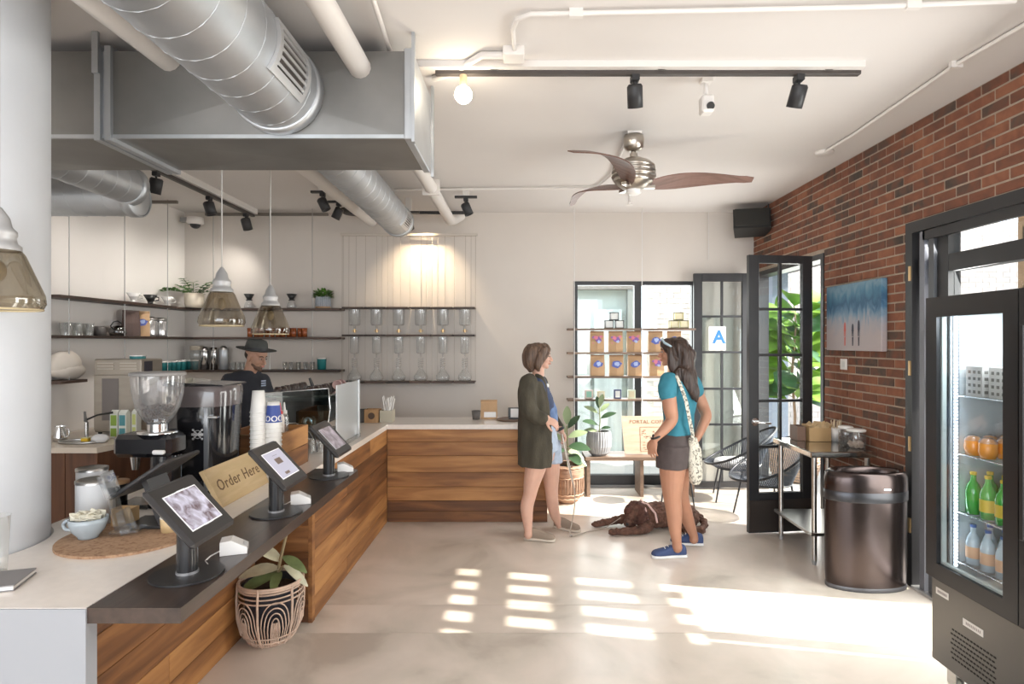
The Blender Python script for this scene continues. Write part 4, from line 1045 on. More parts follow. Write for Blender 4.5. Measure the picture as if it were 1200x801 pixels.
# ---- things on the back counter
q = P(558, 400, 5.95); obj('dark_cup', cup('c', .036, .046, .085, None), pm('dark_grey_ceramic', (.12, .11, .10), .5), loc=(q[0], 5.95, ZT + .002), label='dark grey cup on the back counter left of the small kraft bag', cat='cup')
pouch('coffee_bag', (P(573, 400, 5.98)[0], 5.98, ZT + .002), .165, .19, .07, 'small kraft coffee bag standing on the back counter beside the dark cup', kraft, rz=R(4), art=lambda t, w_, h_, d_: obj('white_label', MB().box(-w_ * .3, -d_ * .5 - .003, .02, w_ * .42, -d_ * .5 - .001, h_ * .38), ceram, t))
ty_ = empty('round_tray', 'thin round dark tray on the back counter beside the woman in the cardigan', 'tray', (P(600, 400, 5.93)[0], 5.90, ZT + .001))
obj('disc', MB().cyl((0, 0, 0), (0, 0, .01), .15, n=40), pm('tray_brown', (.14, .08, .05), .4), ty_)
obj('lip', MB().tube([(.15 * cos(a * pi / 20), .15 * sin(a * pi / 20), .008) for a in range(40)], .006, 6, closed=True), pm('tray_brown', (.14, .08, .05), .4), ty_)
cd = empty('card_reader', 'small black stand with a white card on the round tray', 'card holder', (P(602, 400, 5.9)[0], 5.90, ZT + .0125))
obj('base', MB().prism([(-.05, -.03), (.06, -.03), (.06, .03), (-.05, .03)], 0, .012), blackp, cd); obj('back', MB().box(-.055, .0, .012, .06, .012, .11, b=.003), blackp, cd)
obj('card', MB().box(-.03, -.004, .014, .058, -.0005, .10), ceram, cd)
# boxes, straw holder at counter corner
def kbox(x, D, w_, h_, d_, mat, label, name='box', cat='box', z=ZT + .001, rz=0):
    t = empty(name, label, cat, (P(x, 400, D)[0], D, z), rz)
    e = .006
    obj('box_side', MB().box(-w_ / 2, -d_ / 2, 0, w_ / 2, -d_ / 2 + e, h_).box(-w_ / 2, d_ / 2 - e, 0, w_ / 2, d_ / 2, h_).box(-w_ / 2, -d_ / 2 + e, 0, -w_ / 2 + e, d_ / 2 - e, h_).box(w_ / 2 - e, -d_ / 2 + e, 0, w_ / 2, d_ / 2 - e, h_), mat, t)
    obj('box_base', MB().box(-w_ / 2 + e, -d_ / 2 + e, 0, w_ / 2 - e, d_ / 2 - e, h_ * .5), mat, t)
    return t
kbox(423, 5.75, .085, .12, .12, pm('dark_box', (.07, .065, .06), .6), 'dark box at the left of the row on the counter corner')
t = kbox(437, 5.75, .135, .125, .12, ramp_mat('kraft_wood', [(.3, (.38, .22, .10)), (.7, (.55, .34, .17))], (4, 4, 1), 5, rough=.6), 'light wooden box with a dark round mark on the counter corner')
obj('round_mark', MB().cyl((0, -.061, .065), (0, -.063, .065), .032, n=20), pm('mark_dark', (.10, .06, .04), .6), t)
t = kbox(454, 5.75, .12, .115, .12, pm('sage_holder', (.50, .46, .36), .5), 'sage coloured holder full of white straws on the counter corner', 'straw_holder', 'holder')
for k in range(16):
    a = random.uniform(-.45, .45); x = random.uniform(-.045, .045); y = random.uniform(-.045, .045)
    obj('straw', MB().cyl((x, y, .06), (x + a * .12, y + random.uniform(-.02, .02), .06 + random.uniform(.15, .19)), .0055, n=6), ceram, t)
# ---- canvas print and outlet on the brick wall
cv = empty('canvas_print', 'square beach canvas with three walking figures on the brick wall', 'picture', (XR - .004, 4.77, 1.88))
Mcv = frameM((0, 0, 0), (0, -1, 0), (0, 0, 1))    # x to the right as seen, z out of the wall (-X)
W2, H2 = .395, .27
cm = bpy.data.materials.new('beach_print'); cm.use_nodes = True; nt = cm.node_tree; N = nt.nodes; L = nt.links
b_ = N['Principled BSDF']; b_.inputs['Roughness'].default_value = .6
tc = N.new('ShaderNodeTexCoord'); sx = N.new('ShaderNodeSeparateXYZ'); L.new(tc.outputs['Object'], sx.inputs[0])
nz = N.new('ShaderNodeTexNoise'); nz.inputs['Scale'].default_value = 5; nz.inputs['Detail'].default_value = 8; nz.inputs['Distortion'].default_value = 2.0
mp = N.new('ShaderNodeMapping'); mp.inputs['Scale'].default_value = (1, 1.6, .8); L.new(tc.outputs['Object'], mp.inputs[0]); L.new(mp.outputs[0], nz.inputs[0])
ma = N.new('ShaderNodeMath'); ma.operation = 'MULTIPLY_ADD'; ma.inputs[1].default_value = .45; L.new(nz.outputs[0], ma.inputs[0])
m2 = N.new('ShaderNodeMath'); m2.operation = 'MULTIPLY_ADD'; m2.inputs[1].default_value = 1.55; m2.inputs[2].default_value = .22; L.new(sx.outputs['Z'], m2.inputs[0]); L.new(m2.outputs[0], ma.inputs[2])
cr = N.new('ShaderNodeValToRGB'); e = cr.color_ramp.elements; e[0].position = .22; e[0].color = (.40, .35, .355, 1); e[1].position = 1; e[1].color = (.03, .15, .27, 1)
for p_, c_ in ((.38, (.33, .33, .37)), (.45, (.19, .28, .37)), (.53, (.07, .17, .28)), (.60, (.03, .10, .19)), (.72, (.06, .18, .28)), (.84, (.17, .28, .36))):
    x = e.new(p_); x.color = (*c_, 1)
L.new(ma.outputs[0], cr.inputs[0]); L.new(cr.outputs[0], b_.inputs['Base Color'])
obj('canvas', MB().box(-W2, -H2, .001, W2, H2, .045, M=Mcv, b=.003), cm, cv)
for x, hh, c_ in ((-.10, .115, (.55, .12, .09)), (.015, .10, (.03, .03, .05)), (.10, .125, (.03, .03, .05))):
    m = MB(); z = .0465; y0 = -.155
    m.prism([(x - .016, y0 + hh * .4), (x + .016, y0 + hh * .4), (x + .013, y0 + hh * .85), (x + .005, y0 + hh), (x - .005, y0 + hh), (x - .012, y0 + hh * .85)], z - .001, z)
    m.prism([(x - .012, y0), (x - .004, y0), (x - .001, y0 + hh * .42), (x - .013, y0 + hh * .42)], z - .001, z).prism([(x + .005, y0 - .004), (x + .012, y0 - .004), (x + .013, y0 + hh * .42), (x + .001, y0 + hh * .42)], z - .001, z)
    m.prism([(x - .008, y0 - .075), (x + .006, y0 - .075), (x + .01, y0 - .006), (x - .01, y0 - .006)], z - .0014, z - .0006)
    m.v = [tuple(Mcv @ Vector(p)) for p in m.v]
    obj('printed_figure', m, pm('figure_%d' % int(hh * 1000), c_, .6), cv)
ol = empty('wall_outlet', 'small white outlet on the brick wall below the beach canvas', 'outlet', (XR - .006, P(989, 0, 1)[0] and 2.67 * F / (989.5 - 612), 1.50))
ol.location = (XR - .006, 4.96, 1.68 - 26 * 4.96 / F)
obj('cover_plate', MB().box(-.008, -.05, -.045, .0, .05, .045, b=.002), ceram, ol); obj('socket', MB().box(-.010, -.02, -.025, -.008, .02, .025), pm('socket_grey', (.6, .6, .58), .5), ol)
# ============================================================ PATIO DOORS, CHAIRS, FIG
def leaf_door(W_, ybot, ytop, rows, gb, gt, name, label, M, kick=True, stile=.095):
    t = empty(name, label, 'door', (0, 0, 0)); t.matrix_world = M
    T = .045
    obj('stile', MB().box(0, 0, ybot, stile, T, ytop, b=.003), black_frame, t); obj('stile', MB().box(W_ - stile, 0, ybot, W_, T, ytop, b=.003), black_frame, t)
    obj('rail', MB().box(stile, 0, gt, W_ - stile, T, ytop), black_frame, t); obj('rail', MB().box(stile, 0, ybot, W_ - stile, T, gb), black_frame, t)
    xm = W_ / 2
    obj('muntin', MB().box(xm - .012, .008, gb, xm + .012, T - .008, gt), black_frame, t)
    zs_ = rows
    for z in zs_: obj('muntin', MB().box(stile, .01, z - .012, W_ - stile, T - .01, z + .012), black_frame, t)
    zz = [gb] + [z for z in zs_] + [gt]
    for i in range(len(zz) - 1):
        for a, b_ in ((stile, xm - .012), (xm + .012, W_ - stile)):
            obj('glass_pane', MB().box(a, T / 2 - .002, zz[i] + .012, b_, T / 2 + .002, zz[i + 1] - .012), pane_glass, t)
    return t
gb, gt = .36, 2.37
rows = [gb + (gt - gb) * k / 5 for k in range(1, 5)]
M = frameM((1.975, 5.20, .0), (.6, .085, 0), (-.085, .6, 0)); 
dn = leaf_door(.60, .015, 2.44, rows, gb, gt, 'patio_door', 'black glazed patio door leaf standing open behind the steel table', M)
obj('kick_plate', MB().box(.0, -.006, .03, .60, -.001, .30), pm('dark_bronze', (.06, .05, .045), .35, .5), dn)
obj('handle_rose', MB().cyl((.05, -.012, .985), (.05, -.001, .985), .035, n=20), chrome, dn)
obj('lever', MB().tube([(.05, -.01, .985), (.05, -.05, .985), (.07, -.06, .985), (.17, -.055, .975)], .010, 8), chrome, dn)
M = frameM((1.955, 6.80, 0), (1, -.03, 0), (.03, 1, 0))
rows = [1.68 - (y - 400) * 6.78 / F for y in (370, 412, 455, 497, 538)]
da = leaf_door(.64, .03, 2.46, rows, .09, 2.37, 'patio_door', 'black glazed patio door folded back against the cream wall, letter card in it', M)
ca = empty('grade_card', 'white card with a big blue letter A taped inside the folded door', 'sign', (P(840, 400, 6.76)[0], 6.745, 1.72))
obj('card', MB().box(-.095, 0, -.135, .095, .004, .135), ceram, ca)
text('lettering', 'A', .20, pm('grade_blue', (.02, .16, .48), .5), ca, frameM((.02, -.001, .01), (1, 0, 0), (0, 0, 1)), .001, offset=.006)
for nm in ('wall_shelf_bit',): pass
# woven chairs
cordm = pm('chair_cord', (.045, .055, .075), .6); cmet = pm('chair_metal', (.03, .033, .04), .4, .3); cushm = pm('cushion_white', (.72, .72, .72), .85, bump=.1, bs=40)
def woven_chair(loc, rz, label, cushion):
    """round tub chair: seat hoop, swept rim rising to the back, taut cords between them; faces local -X"""
    t = empty('woven_chair', label, 'chair', loc, rz, 'woven chairs by the patio doors')
    n = 64
    def rim(a):   # a=0 at the back (+x)
        f_ = .5 + .5 * cos(a)
        return Vector((.36 * cos(a) + .05 * f_ - .03, .37 * sin(a), .40 + .40 * (f_ ** 1.3)))
    def hoop(a): return Vector((.24 * cos(a) - .04, .25 * sin(a), .36))
    obj('rim', MB().tube([rim(2 * pi * k / n) for k in range(n)], .013, 8, closed=True), cmet, t)
    obj('seat_ring', MB().tube([hoop(2 * pi * k / n) for k in range(n)], .010, 8, closed=True), cmet, t)
    m = MB()
    for k in range(96):
        a = 2 * pi * k / 96; m.tube([hoop(a), rim(a + .08)], .0045, 5, caps=False); 
    obj('cords', m, cordm, t, kind='stuff')
    m = MB()
    for k in range(22):
        y = -.23 + .46 * k / 21; x = (max(0, .245 ** 2 - y * y)) ** .5
        m.tube([(-x - .04, y, .362), (x - .04, y, .362)], .005, 5)
    obj('seat_cords', m, cordm, t, kind='stuff')
    for a in (.75, -.75, pi - .75, pi + .75):
        h = hoop(a) ; obj('leg', MB().cyl(h, (h[0] * 1.35 + .01, h[1] * 1.3, 0), .011, .009, n=8), cmet, t)
    t.scale = (.93, .93, .97)
    if cushion:
        obj('cushion', MB().lathe([(0, -.005), (.235, .0), (.26, .025), (.25, .055), (.15, .072), (0, .076)], (-.03, 0, .375), 32), cushm, t)
    return t
woven_chair((2.33, 6.385, 0), R(-14), 'dark woven cord chair with a white seat cushion by the folded door', True)
woven_chair((2.36, 5.70, 0), R(6), 'dark woven cord chair without a cushion, nearer, behind the open door leaf', False)
st = empty('side_table', 'small round black side table behind the woman in teal', 'table', (1.61, 6.22, 0))
obj('top', MB().cyl((0, 0, .50), (0, 0, .52), .16, n=32), cmet, st)
for a in (200, 320, 90): obj('leg', MB().cyl((.11 * cos(R(a)), .11 * sin(R(a)), .50), (.19 * cos(R(a)), .19 * sin(R(a)), 0), .010, .008, n=8), cmet, st)
# fiddle-leaf fig outside
fg = empty('fig_tree', 'big fiddle leaf fig in a wicker basket outside the open patio door', 'potted plant', (3.36, 7.38, -.02))
obj('basket', MB().lathe([(.0, 0), (.20, 0), (.27, .12), (.29, .3), (.25, .42), (.23, .42), (.25, .3)], (0, 0, 0), 32), pm('pale_wicker', (.48, .36, .28), .8, bump=.5, bs=60), fg)
m = MB()
for j in range(12):
    z = .03 + j * .034; rr_ = .215 + .075 * sin(pi * min(1, z / .42 * .75)) + .012
    m.tube([(rr_ * cos(a * pi / 16 + (j % 2) * .1), rr_ * sin(a * pi / 16 + (j % 2) * .1), z + .006 * (-1) ** a) for a in range(32)], .009, 5, closed=True)
obj('woven_bands', m, pm('wicker_light', (.50, .34, .24), .7), fg, kind='stuff')
obj('trunk', MB().tube([(0, 0, .3), (.01, 0, .8), (-.02, .02, 1.3), (.02, 0, 1.9), (.0, .0, 2.15)], [.02, .018, .016, .012, .008], 8), pm('fig_bark', (.36, .24, .16), .8), fg)
obj('trunk', MB().tube([(.03, 0, .3), (.08, -.05, .9), (.14, -.08, 1.5), (.12, -.1, 1.8)], [.016, .014, .012, .008], 8), pm('fig_bark', (.36, .24, .16), .8), fg)
random.seed(21)
for k in range(64):
    z = .95 + 1.2 * (k / 64) ; a = k * 2.4; rr_ = .03
    base = Vector((rr_ * cos(a) + (.10 if k % 3 == 0 else 0), rr_ * sin(a), z)); d = Vector((cos(a), sin(a), random.uniform(-.15, .8)))
    L_ = random.uniform(.36, .52); m = MB(); m.cyl(base, base + d.normalized() * .07, .005, n=5)
    # fiddle shape: narrow waist
    b2 = base + d.normalized() * .06
    dn_ = d.normalized(); nn = Vector((random.uniform(-.4, .4), -.8, 1)); nn = (nn - dn_ * nn.dot(dn_)).normalized(); s_ = dn_.cross(nn); V = []
    n = 8
    for i in range(n + 1):
        t_ = i / n; wi = L_ * (.17 + .14 * sin(t_ * 2.6 - .5) + .10 * t_) * (min(1, t_ * 5 + .15)) * (min(1, (1 - t_) * 4.5 + .08)); c = b2 + dn_ * (L_ * t_) - nn * (.3 * L_ * t_ * t_)
        V += [c - s_ * wi + nn * wi * .25, c - s_ * wi * .5 + nn * wi * .05, c, c + s_ * wi * .5 + nn * wi * .05, c + s_ * wi + nn * wi * .25]
    Fc = [(i * 5 + j, i * 5 + j + 1, i * 5 + j + 6, i * 5 + j + 5) for i in range(n) for j in range(4)]
    obj('leaf', m.add(V, Fc, 0, True), leafv if k % 4 else pm('fig_leaf_deep', (.06, .16, .07), .4), fg)
random.seed(5)
# small corbel / stepped stone outside
co = obj('stepped_corbel', MB().box(0, 0, 0, .2, .3, .12).box(.1, 0, .12, .35, .3, .24).box(.22, 0, .24, .5, .3, .36).box(.35, 0, .36, .7, .3, .50), pm('pale_stone', (.84, .81, .77), .9, var=.1, vs=3), loc=(4.55, 9.284, 2.0), label='stepped pale stone corbel on the wall beyond the patio', cat='corbel')

# ============================================================ STEEL TABLE AND ITS THINGS
TX0, TX1, TY0, TY1, TZ = 2.16, 2.655, 4.47, 5.15, .857
tb_ = empty('steel_table', 'stainless steel work table with undershelf standing along the brick wall', 'table', (TX0, TY0, 0))
w_, d_ = TX1 - TX0, TY1 - TY0
pst = pm('polished_steel', (.55, .54, .51), .14, 1)
obj('tabletop', MB().box(0, 0, TZ - .045, w_, d_, TZ, b=.006), pst, tb_)
for x, y in ((.045, .04), (w_ - .05, .04), (.045, d_ - .06), (w_ - .05, d_ - .06)):
    l = obj('leg', MB().cyl((x, y, .03), (x, y, TZ - .046), .019, n=16), steel, tb_)
    obj('foot', MB().cyl((x, y, 0), (x, y, .035), .014, .021, n=12), pm('grey_foot', (.35, .35, .35), .5), l)
obj('undershelf', MB().box(.0, .0, .225, w_, d_ - .02, .25, b=.004), steel, tb_)
# jars, kraft tray, stirrer cup
def lid_jar(x, D, r, h, label, fill, fillh, X=None):
    q = P(x, 400, D); t = empty('snack_jar', label, 'jar', (X or q[0], D, TZ + .002))
    obj('jar_body', MB().lathe([(0, 0), (r, 0), (r, h * .9), (r * .92, h * .93)], (0, 0, 0), 28), thin_glass('jar_glass', (.9, .9, .9), .12, .7, haze=.05), t)
    obj('lid', MB().lathe([(r * 1.04, h * .90), (r * 1.06, h * .93), (r * 1.06, h * .99), (r * .9, h * 1.03), (0, h * 1.03)], (0, 0, 0), 28), ceram, t)
    m = MB()
    random.seed(int(x))
    for k in range(70):
        a = random.uniform(0, 2 * pi); q2 = r * .8 * random.random() ** .5
        m.box(-.009, -.006, -.006, .009, .006, .006, M=Matrix.Translation((q2 * cos(a), q2 * sin(a), random.uniform(.012, h * fillh))) @ Matrix.Rotation(random.uniform(0, 3), 4, (random.random(), random.random(), 1)))
    obj('contents', m, fill, t, kind='stuff')
lid_jar(991, 4.72, .052, .155, 'small clear jar with a white lid and dark contents on the steel table', pm('dark_sachets', (.05, .035, .03), .6), .62)
lid_jar(1018, 4.63, .066, .145, 'larger clear jar with a white lid and pale packets on the steel table', pm('pale_packets', (.55, .42, .33), .7), .35, X=2.588)
kb = empty('condiment_tray', 'brown paper tray full of kraft sachets on the steel table', 'tray', (2.46, 5.0, TZ + .002))
obj('tray_body', MB().box(-.09, -.07, 0, .09, .07, .008).box(-.09, -.07, .008, -.084, .07, .13).box(.084, -.07, .008, .09, .07, .13).box(-.084, -.07, .008, .084, -.064, .11).box(-.084, .064, .008, .084, .07, .13), pm('tray_kraft', (.50, .32, .15), .7), kb)
m = MB()
for k in range(26):
    m.box(-.03, -.003, -.04, .03, .003, .04, M=Matrix.Translation((random.uniform(-.06, .07), random.uniform(-.05, .05), .085 + random.uniform(0, .035))) @ Matrix.Rotation(random.uniform(-.9, .9), 4, 'Y') @ Matrix.Rotation(random.uniform(-.5, .5), 4, 'X'))
obj('sachets', m, pm('sachet_kraft', (.56, .40, .22), .7, var=.2, vs=20), kb, kind='stuff')
kb = kbox(953, 5.02, .07, .12, .14, pm('brown_napkin_box', (.16, .09, .06), .6), 'dark brown napkin box at the left end of the steel table', z=TZ + .002)
kb.location = (2.315, 5.02, TZ + .002)
sc = empty('stirrer_cup', 'cup of pale wooden stirrers against the brick wall', 'cup', (2.60, 4.95, TZ + .002))
obj('cup_body', MB().lathe([(0, 0), (.032, 0), (.042, .11), (.039, .11), (.03, .006), (0, .006)], (0, 0, 0), 20), ceram, sc)
for k in range(22):
    a = random.uniform(0, 2 * pi); q2 = .03
    obj('stirrer', MB().cyl((q2 * .4 * cos(a), q2 * .4 * sin(a), .02), (q2 * 1.35 * cos(a), q2 * 1.35 * sin(a), .165 + random.uniform(-.01, .012)), .003, n=5), pm('birch', (.74, .62, .44), .7), sc)

# ============================================================ BIN
tcb = empty('trash_can', 'tall dark bronze steel trash can with an open rim beside the folding windows', 'bin', (2.374, 4.13, 0))
brz = pm('dark_bronze_steel', (.075, .058, .055), .24, .95, var=.1, vs=3, stretch=(1, 1, .3)); band = pm('bronze_band', (.055, .055, .06), .3, .8)
A_, B_ = .283, .145
def oval(pr, **k): return MB().lathe([(r, z) for r, z in pr], (0, 0, 0), 64, sx=1, sy=B_ / A_, **k)
obj('body', oval([(A_ * .955, .028), (A_ * .97, .10), (A_ * .985, .64)]), brz, tcb)
obj('base_ring', oval([(.0, 0), (A_ * .965, 0), (A_ * .965, .026), (A_ * .95, .03)]), pm('base_grey', (.12, .12, .13), .4, .4), tcb)
obj('band', oval([(A_ * .99, .60), (A_ * 1.0, .605), (A_ * 1.0, .665), (A_ * .99, .668)]), band, tcb)
obj('lid', oval([(A_ * .997, .668), (A_ * 1.0, .70), (A_ * .99, .755), (A_ * .95, .785), (A_ * .87, .80), (A_ * .80, .795), (A_ * .76, .775), (A_ * .74, .74)]), brz, tcb)
obj('inner_liner', oval([(A_ * .74, .75), (A_ * .70, .55), (.0, .55)]), pm('liner_black', (.012, .012, .014), .7), tcb)
obj('badge', MB().box(.04, -B_ * 1.01, .69, .085, -B_ * .98, .70), chrome, tcb)

# ============================================================ DISPLAY FRIDGE
FX, FY0, FY1 = 2.015, 1.84, 2.94
fr_ = empty('display_fridge', 'tall black glass-door drinks fridge on castors at the right edge', 'fridge', (FX, FY0, 0))
L2 = FY1 - FY0; DXF = .60
blk = pm('fridge_black', (.03, .03, .032), .3, .4); fint = pm('fridge_interior', (.58, .62, .64), .4)
fsteel = pm('fridge_grey', (.12, .115, .11), .32, .7)
obj('lower_body', MB().box(.0, 0, .13, DXF, L2, .53, b=.004), fsteel, fr_)
obj('side_panel', MB().box(.025, L2 - .03, .53, DXF, L2, 1.90), blk, fr_); obj('side_panel', MB().box(.025, 0, .53, DXF, .03, 1.90), blk, fr_)
obj('back_panel', MB().box(DXF - .03, .03, .53, DXF, L2 - .03, 1.86), blk, fr_); obj('top_panel', MB().box(.025, .03, 1.84, DXF, L2 - .03, 1.90), blk, fr_)
obj('inner_lining', MB().box(DXF - .045, .035, .54, DXF - .032, L2 - .035, 1.84).box(.06, L2 - .045, .54, DXF - .046, L2 - .032, 1.84).box(.06, .032, .54, DXF - .046, .045, 1.84).box(.06, .05, .535, DXF - .05, L2 - .05, .545), fint, fr_)
for (a, b_) in ((L2 / 2 + .003, L2 - .002), (.002, L2 / 2 - .003)):
    d_r = obj('door', MB().box(-.03, a, .545, .02, a + .075, 1.895).box(-.03, b_ - .075, .545, .02, b_, 1.895).box(-.03, a + .075, 1.80, .02, b_ - .075, 1.895).box(-.03, a + .075, .545, .02, b_ - .075, .62), blk, fr_)
    obj('glass_pane', MB().box(-.02, a + .075, .62, -.012, b_ - .075, 1.80), thin_glass('fridge_glass', (.95, .98, .99), .05, .35), d_r)
    obj('inner_frame', MB().box(-.008, a + .072, .615, .012, a + .085, 1.805).box(-.008, b_ - .085, .615, .012, b_ - .072, 1.805).box(-.008, a + .08, .612, .012, b_ - .08, .63), pm('pale_gasket', (.5, .56, .55), .4), d_r)
obj('handle', MB().box(-.06, L2 / 2 - .06, .9, -.031, L2 / 2 - .035, 1.75, b=.004), blk, fr_)
ledm = pm('led_strip', (.85, .93, 1), .4, emit=6)
m = MB()
for k in range(70): m.box(.075, L2 - .062, .60 + k * .0172, .083, L2 - .052, .60 + k * .0172 + .009)
obj('led_strip', m, ledm, fr_, kind='stuff')
obj('led_channel', MB().box(.07, L2 - .052, .56, .10, L2 - .0455, 1.83), pm('led_channel', (.35, .38, .42), .3, .5), fr_)
for z in (.62, .86, 1.14, 1.42):
    m = MB()
    for k in range(24): m.tube([(.09, .06 + k * (L2 - .12) / 23, z), (DXF - .06, .06 + k * (L2 - .12) / 23, z)], .0025, 4)
    m.tube([(.09, .06, z), (.09, L2 - .06, z)], .004, 5).tube([(DXF - .06, .06, z), (DXF - .06, L2 - .06, z)], .004, 5)
    obj('wire_shelf', m, chrome, fr_)
for x in (.06, DXF - .06):
    for y in (.08, L2 - .08):
        c_ = obj('castor', MB().cyl((x - .012, y, .035), (x + .012, y, .035), .035, n=18), pm('castor_wheel', (.60, .56, .44), .5), fr_)
        obj('castor_fork', MB().box(x - .02, y - .03, .04, x - .014, y + .03, .13).box(x + .014, y - .03, .04, x + .02, y + .03, .13).box(x - .025, y - .035, .115, x + .025, y + .035, .13), steel, c_)
m = MB()
for r_ in range(7):
    for k in range(14):
        z = .20 + r_ * .022; y = .70 + (k % 14) * .019 + (r_ % 2) * .008
        m.box(-.0012, y, z, .001, y + .013, z + .007)
obj('vent_slots', m, pm('slot_black', (.004, .004, .004), .8), fr_, kind='stuff')
for y, z, w__, h__ in ((L2 - .075, .475, .085, .032), (L2 - .27, .405, .12, .032)):
    l_ = obj('label_sticker', MB().box(-.0015, y - w__ / 2, z - h__ / 2, -.0002, y + w__ / 2, z + h__ / 2), pm('sticker_silver', (.62, .60, .57), .4), fr_)
    m = MB()
    for k in range(9): m.box(-.0022, y - w__ * .38 + k * w__ * .085, z - .006, -.0016, y - w__ * .38 + k * w__ * .085 + .005, z + .006)
    obj('printed_marks', m, pm('sticker_ink', (.25, .22, .22), .5), l_)
def bottle(x, y, z, h, r, mat, capm, label, name='drink_bottle', group=None, lab=None):
    t = empty(name, label, 'bottle', (FX + x, FY0 + y, z), 0, group)
    obj('bottle_body', MB().lathe([(0, 0), (r, .004), (r, h * .55), (r * .8, h * .68), (r * .38, h * .8), (r * .36, h * .95), (0, h * .95)], (0, 0, 0), 16), mat, t)
    obj('cap', MB().cyl((0, 0, h * .93), (0, 0, h), r * .42, n=12), capm, t)
    if lab: obj('bottle_label', MB().lathe([(r * 1.01, h * .18), (r * 1.01, h * .46)], (0, 0, 0), 16), lab, t)
    return t
greeng = pm('green_glass', (.05, .42, .06), .08, coat=1, emit=0); yel = pm('yellow_label', (.70, .52, .05), .5)
orange = pm('orange_juice', (.90, .33, .04), .2, coat=.6); waterb = pm('milky_bottle', (.55, .66, .75), .15, coat=.5); peach = pm('peach_label', (.85, .50, .30), .5)
cols_ = [.13, .21, .29, .37, .45]
for i, x in enumerate(cols_):
    for j, y in enumerate((L2 - .10, L2 - .19, L2 - .28)):
        if i > 2 and j == 2: continue
        w3_ = ORD[i] + ' from the door in the ' + ['back', 'middle', 'near'][j] + ' file'
        bottle(x, y, .864, .20, .033, greeng, yel, 'green glass bottle, ' + w3_, group='green bottles in the fridge', lab=yel if j else None)
        bottle(x, y, .624, .19, .031, waterb, pm('blue_cap', (.05, .15, .45), .4), 'clear bottle with peach label, ' + w3_, group='clear bottles in the fridge', lab=peach)
        if j < 2:
            t = empty('juice_cup', 'round orange juice cup, ' + w3_, 'cup', (FX + x, FY0 + y, 1.144), 0, 'juice cups in the fridge')
            obj('cup_body', MB().lathe([(0, 0), (.03, .0), (.038, .03), (.036, .07), (.02, .09), (0, .092)], (0, 0, 0), 18), orange, t)
            obj('lid', MB().lathe([(.037, .07), (.037, .08), (.02, .095), (0, .1)], (0, 0, 0), 18), clearc, t)
pt = pm('patterned_carton', (.40, .38, .36), .6)
for j, y in enumerate((L2 - .13, L2 - .27)):
    t = empty('patterned_carton', 'grey carton with a dark dotted pattern on the upper fridge shelf, %s' % ['far one', 'near one'][j], 'box', (FX + .30, FY0 + y, 1.424))
    obj('carton_body', MB().box(-.19, -.05, 0, .19, .05, .14), pt, t)
    m = MB(); 
    for a in range(11):
        for b_ in range(4): 
            m.box(-.18 + a * .033, -.0515, .015 + b_ * .031, -.18 + a * .033 + .018, -.0502, .015 + b_ * .031 + .014)
    for b_ in range(4):
        for c_ in range(3): m.box(-.1915, -.04 + c_ * .03, .015 + b_ * .031, -.1902, -.04 + c_ * .03 + .015, .015 + b_ * .031 + .014)
    obj('dots', m, pm('carton_dots', (.12, .11, .10), .6), t)
light('fridge_light', 'AREA', (FX + .14, FY0 + L2 - .30, 1.80), 5, (.9, .96, 1), (.3, .6, -1), shape='RECTANGLE', size=.25, size_y=.4)
# ============================================================ PEOPLE AND THE DOG
def catmull(P_, m=5):
    n = len(P_)
    if n < 3: return [tuple(a + (b - a) * k / m for a, b in zip(P_[i], P_[i + 1])) for i in range(n - 1) for k in range(m)] + [P_[-1]]
    out = []
    for i in range(n - 1):
        p0 = P_[max(i - 1, 0)]; p1 = P_[i]; p2 = P_[i + 1]; p3 = P_[min(i + 2, n - 1)]
        for k in range(m):
            t = k / m
            out.append(tuple(.5 * (2 * b + (c - a) * t + (2 * a - 5 * b + 4 * c - d) * t * t + (3 * b - a - 3 * c + d) * t ** 3) for a, b, c, d in zip(p0, p1, p2, p3)))
    out.append(tuple(P_[-1])); return out
def limb(mb, pts, rad, n=14, m=5):
    C_ = catmull([(*p, r) for p, r in zip(pts, rad)], m)
    mb.tube([Vector(c[:3]) for c in C_], [max(.001, c[3]) for c in C_], n)
    mb.ball(C_[0][:3], C_[0][3], 12); mb.ball(C_[-1][:3], C_[-1][3], 12)
def loft(mb, rings, n=28, m=4, pw=1.0, caps=True):
    """rings: (centre, side half-vector, front half-vector); optional smooth interpolation"""
    R_ = catmull([tuple(c) + tuple(s) + tuple(f) for c, s, f in rings], m)
    V = []
    for r in R_:
        c = Vector(r[0:3]); s = Vector(r[3:6]); f = Vector(r[6:9])
        for k in range(n):
            a = 2 * pi * k / n; ca, sa = cos(a), sin(a)
            ca = math.copysign(abs(ca) ** pw, ca); sa = math.copysign(abs(sa) ** pw, sa)
            V.append(c + s * ca + f * sa)
    L_ = len(R_); Fc = [(i * n + k, i * n + (k + 1) % n, (i + 1) * n + (k + 1) % n, (i + 1) * n + k) for i in range(L_ - 1) for k in range(n)]
    if caps: Fc += [list(range(n))[::-1], list(range((L_ - 1) * n, L_ * n))]
    mb.add(V, Fc, 0, True)
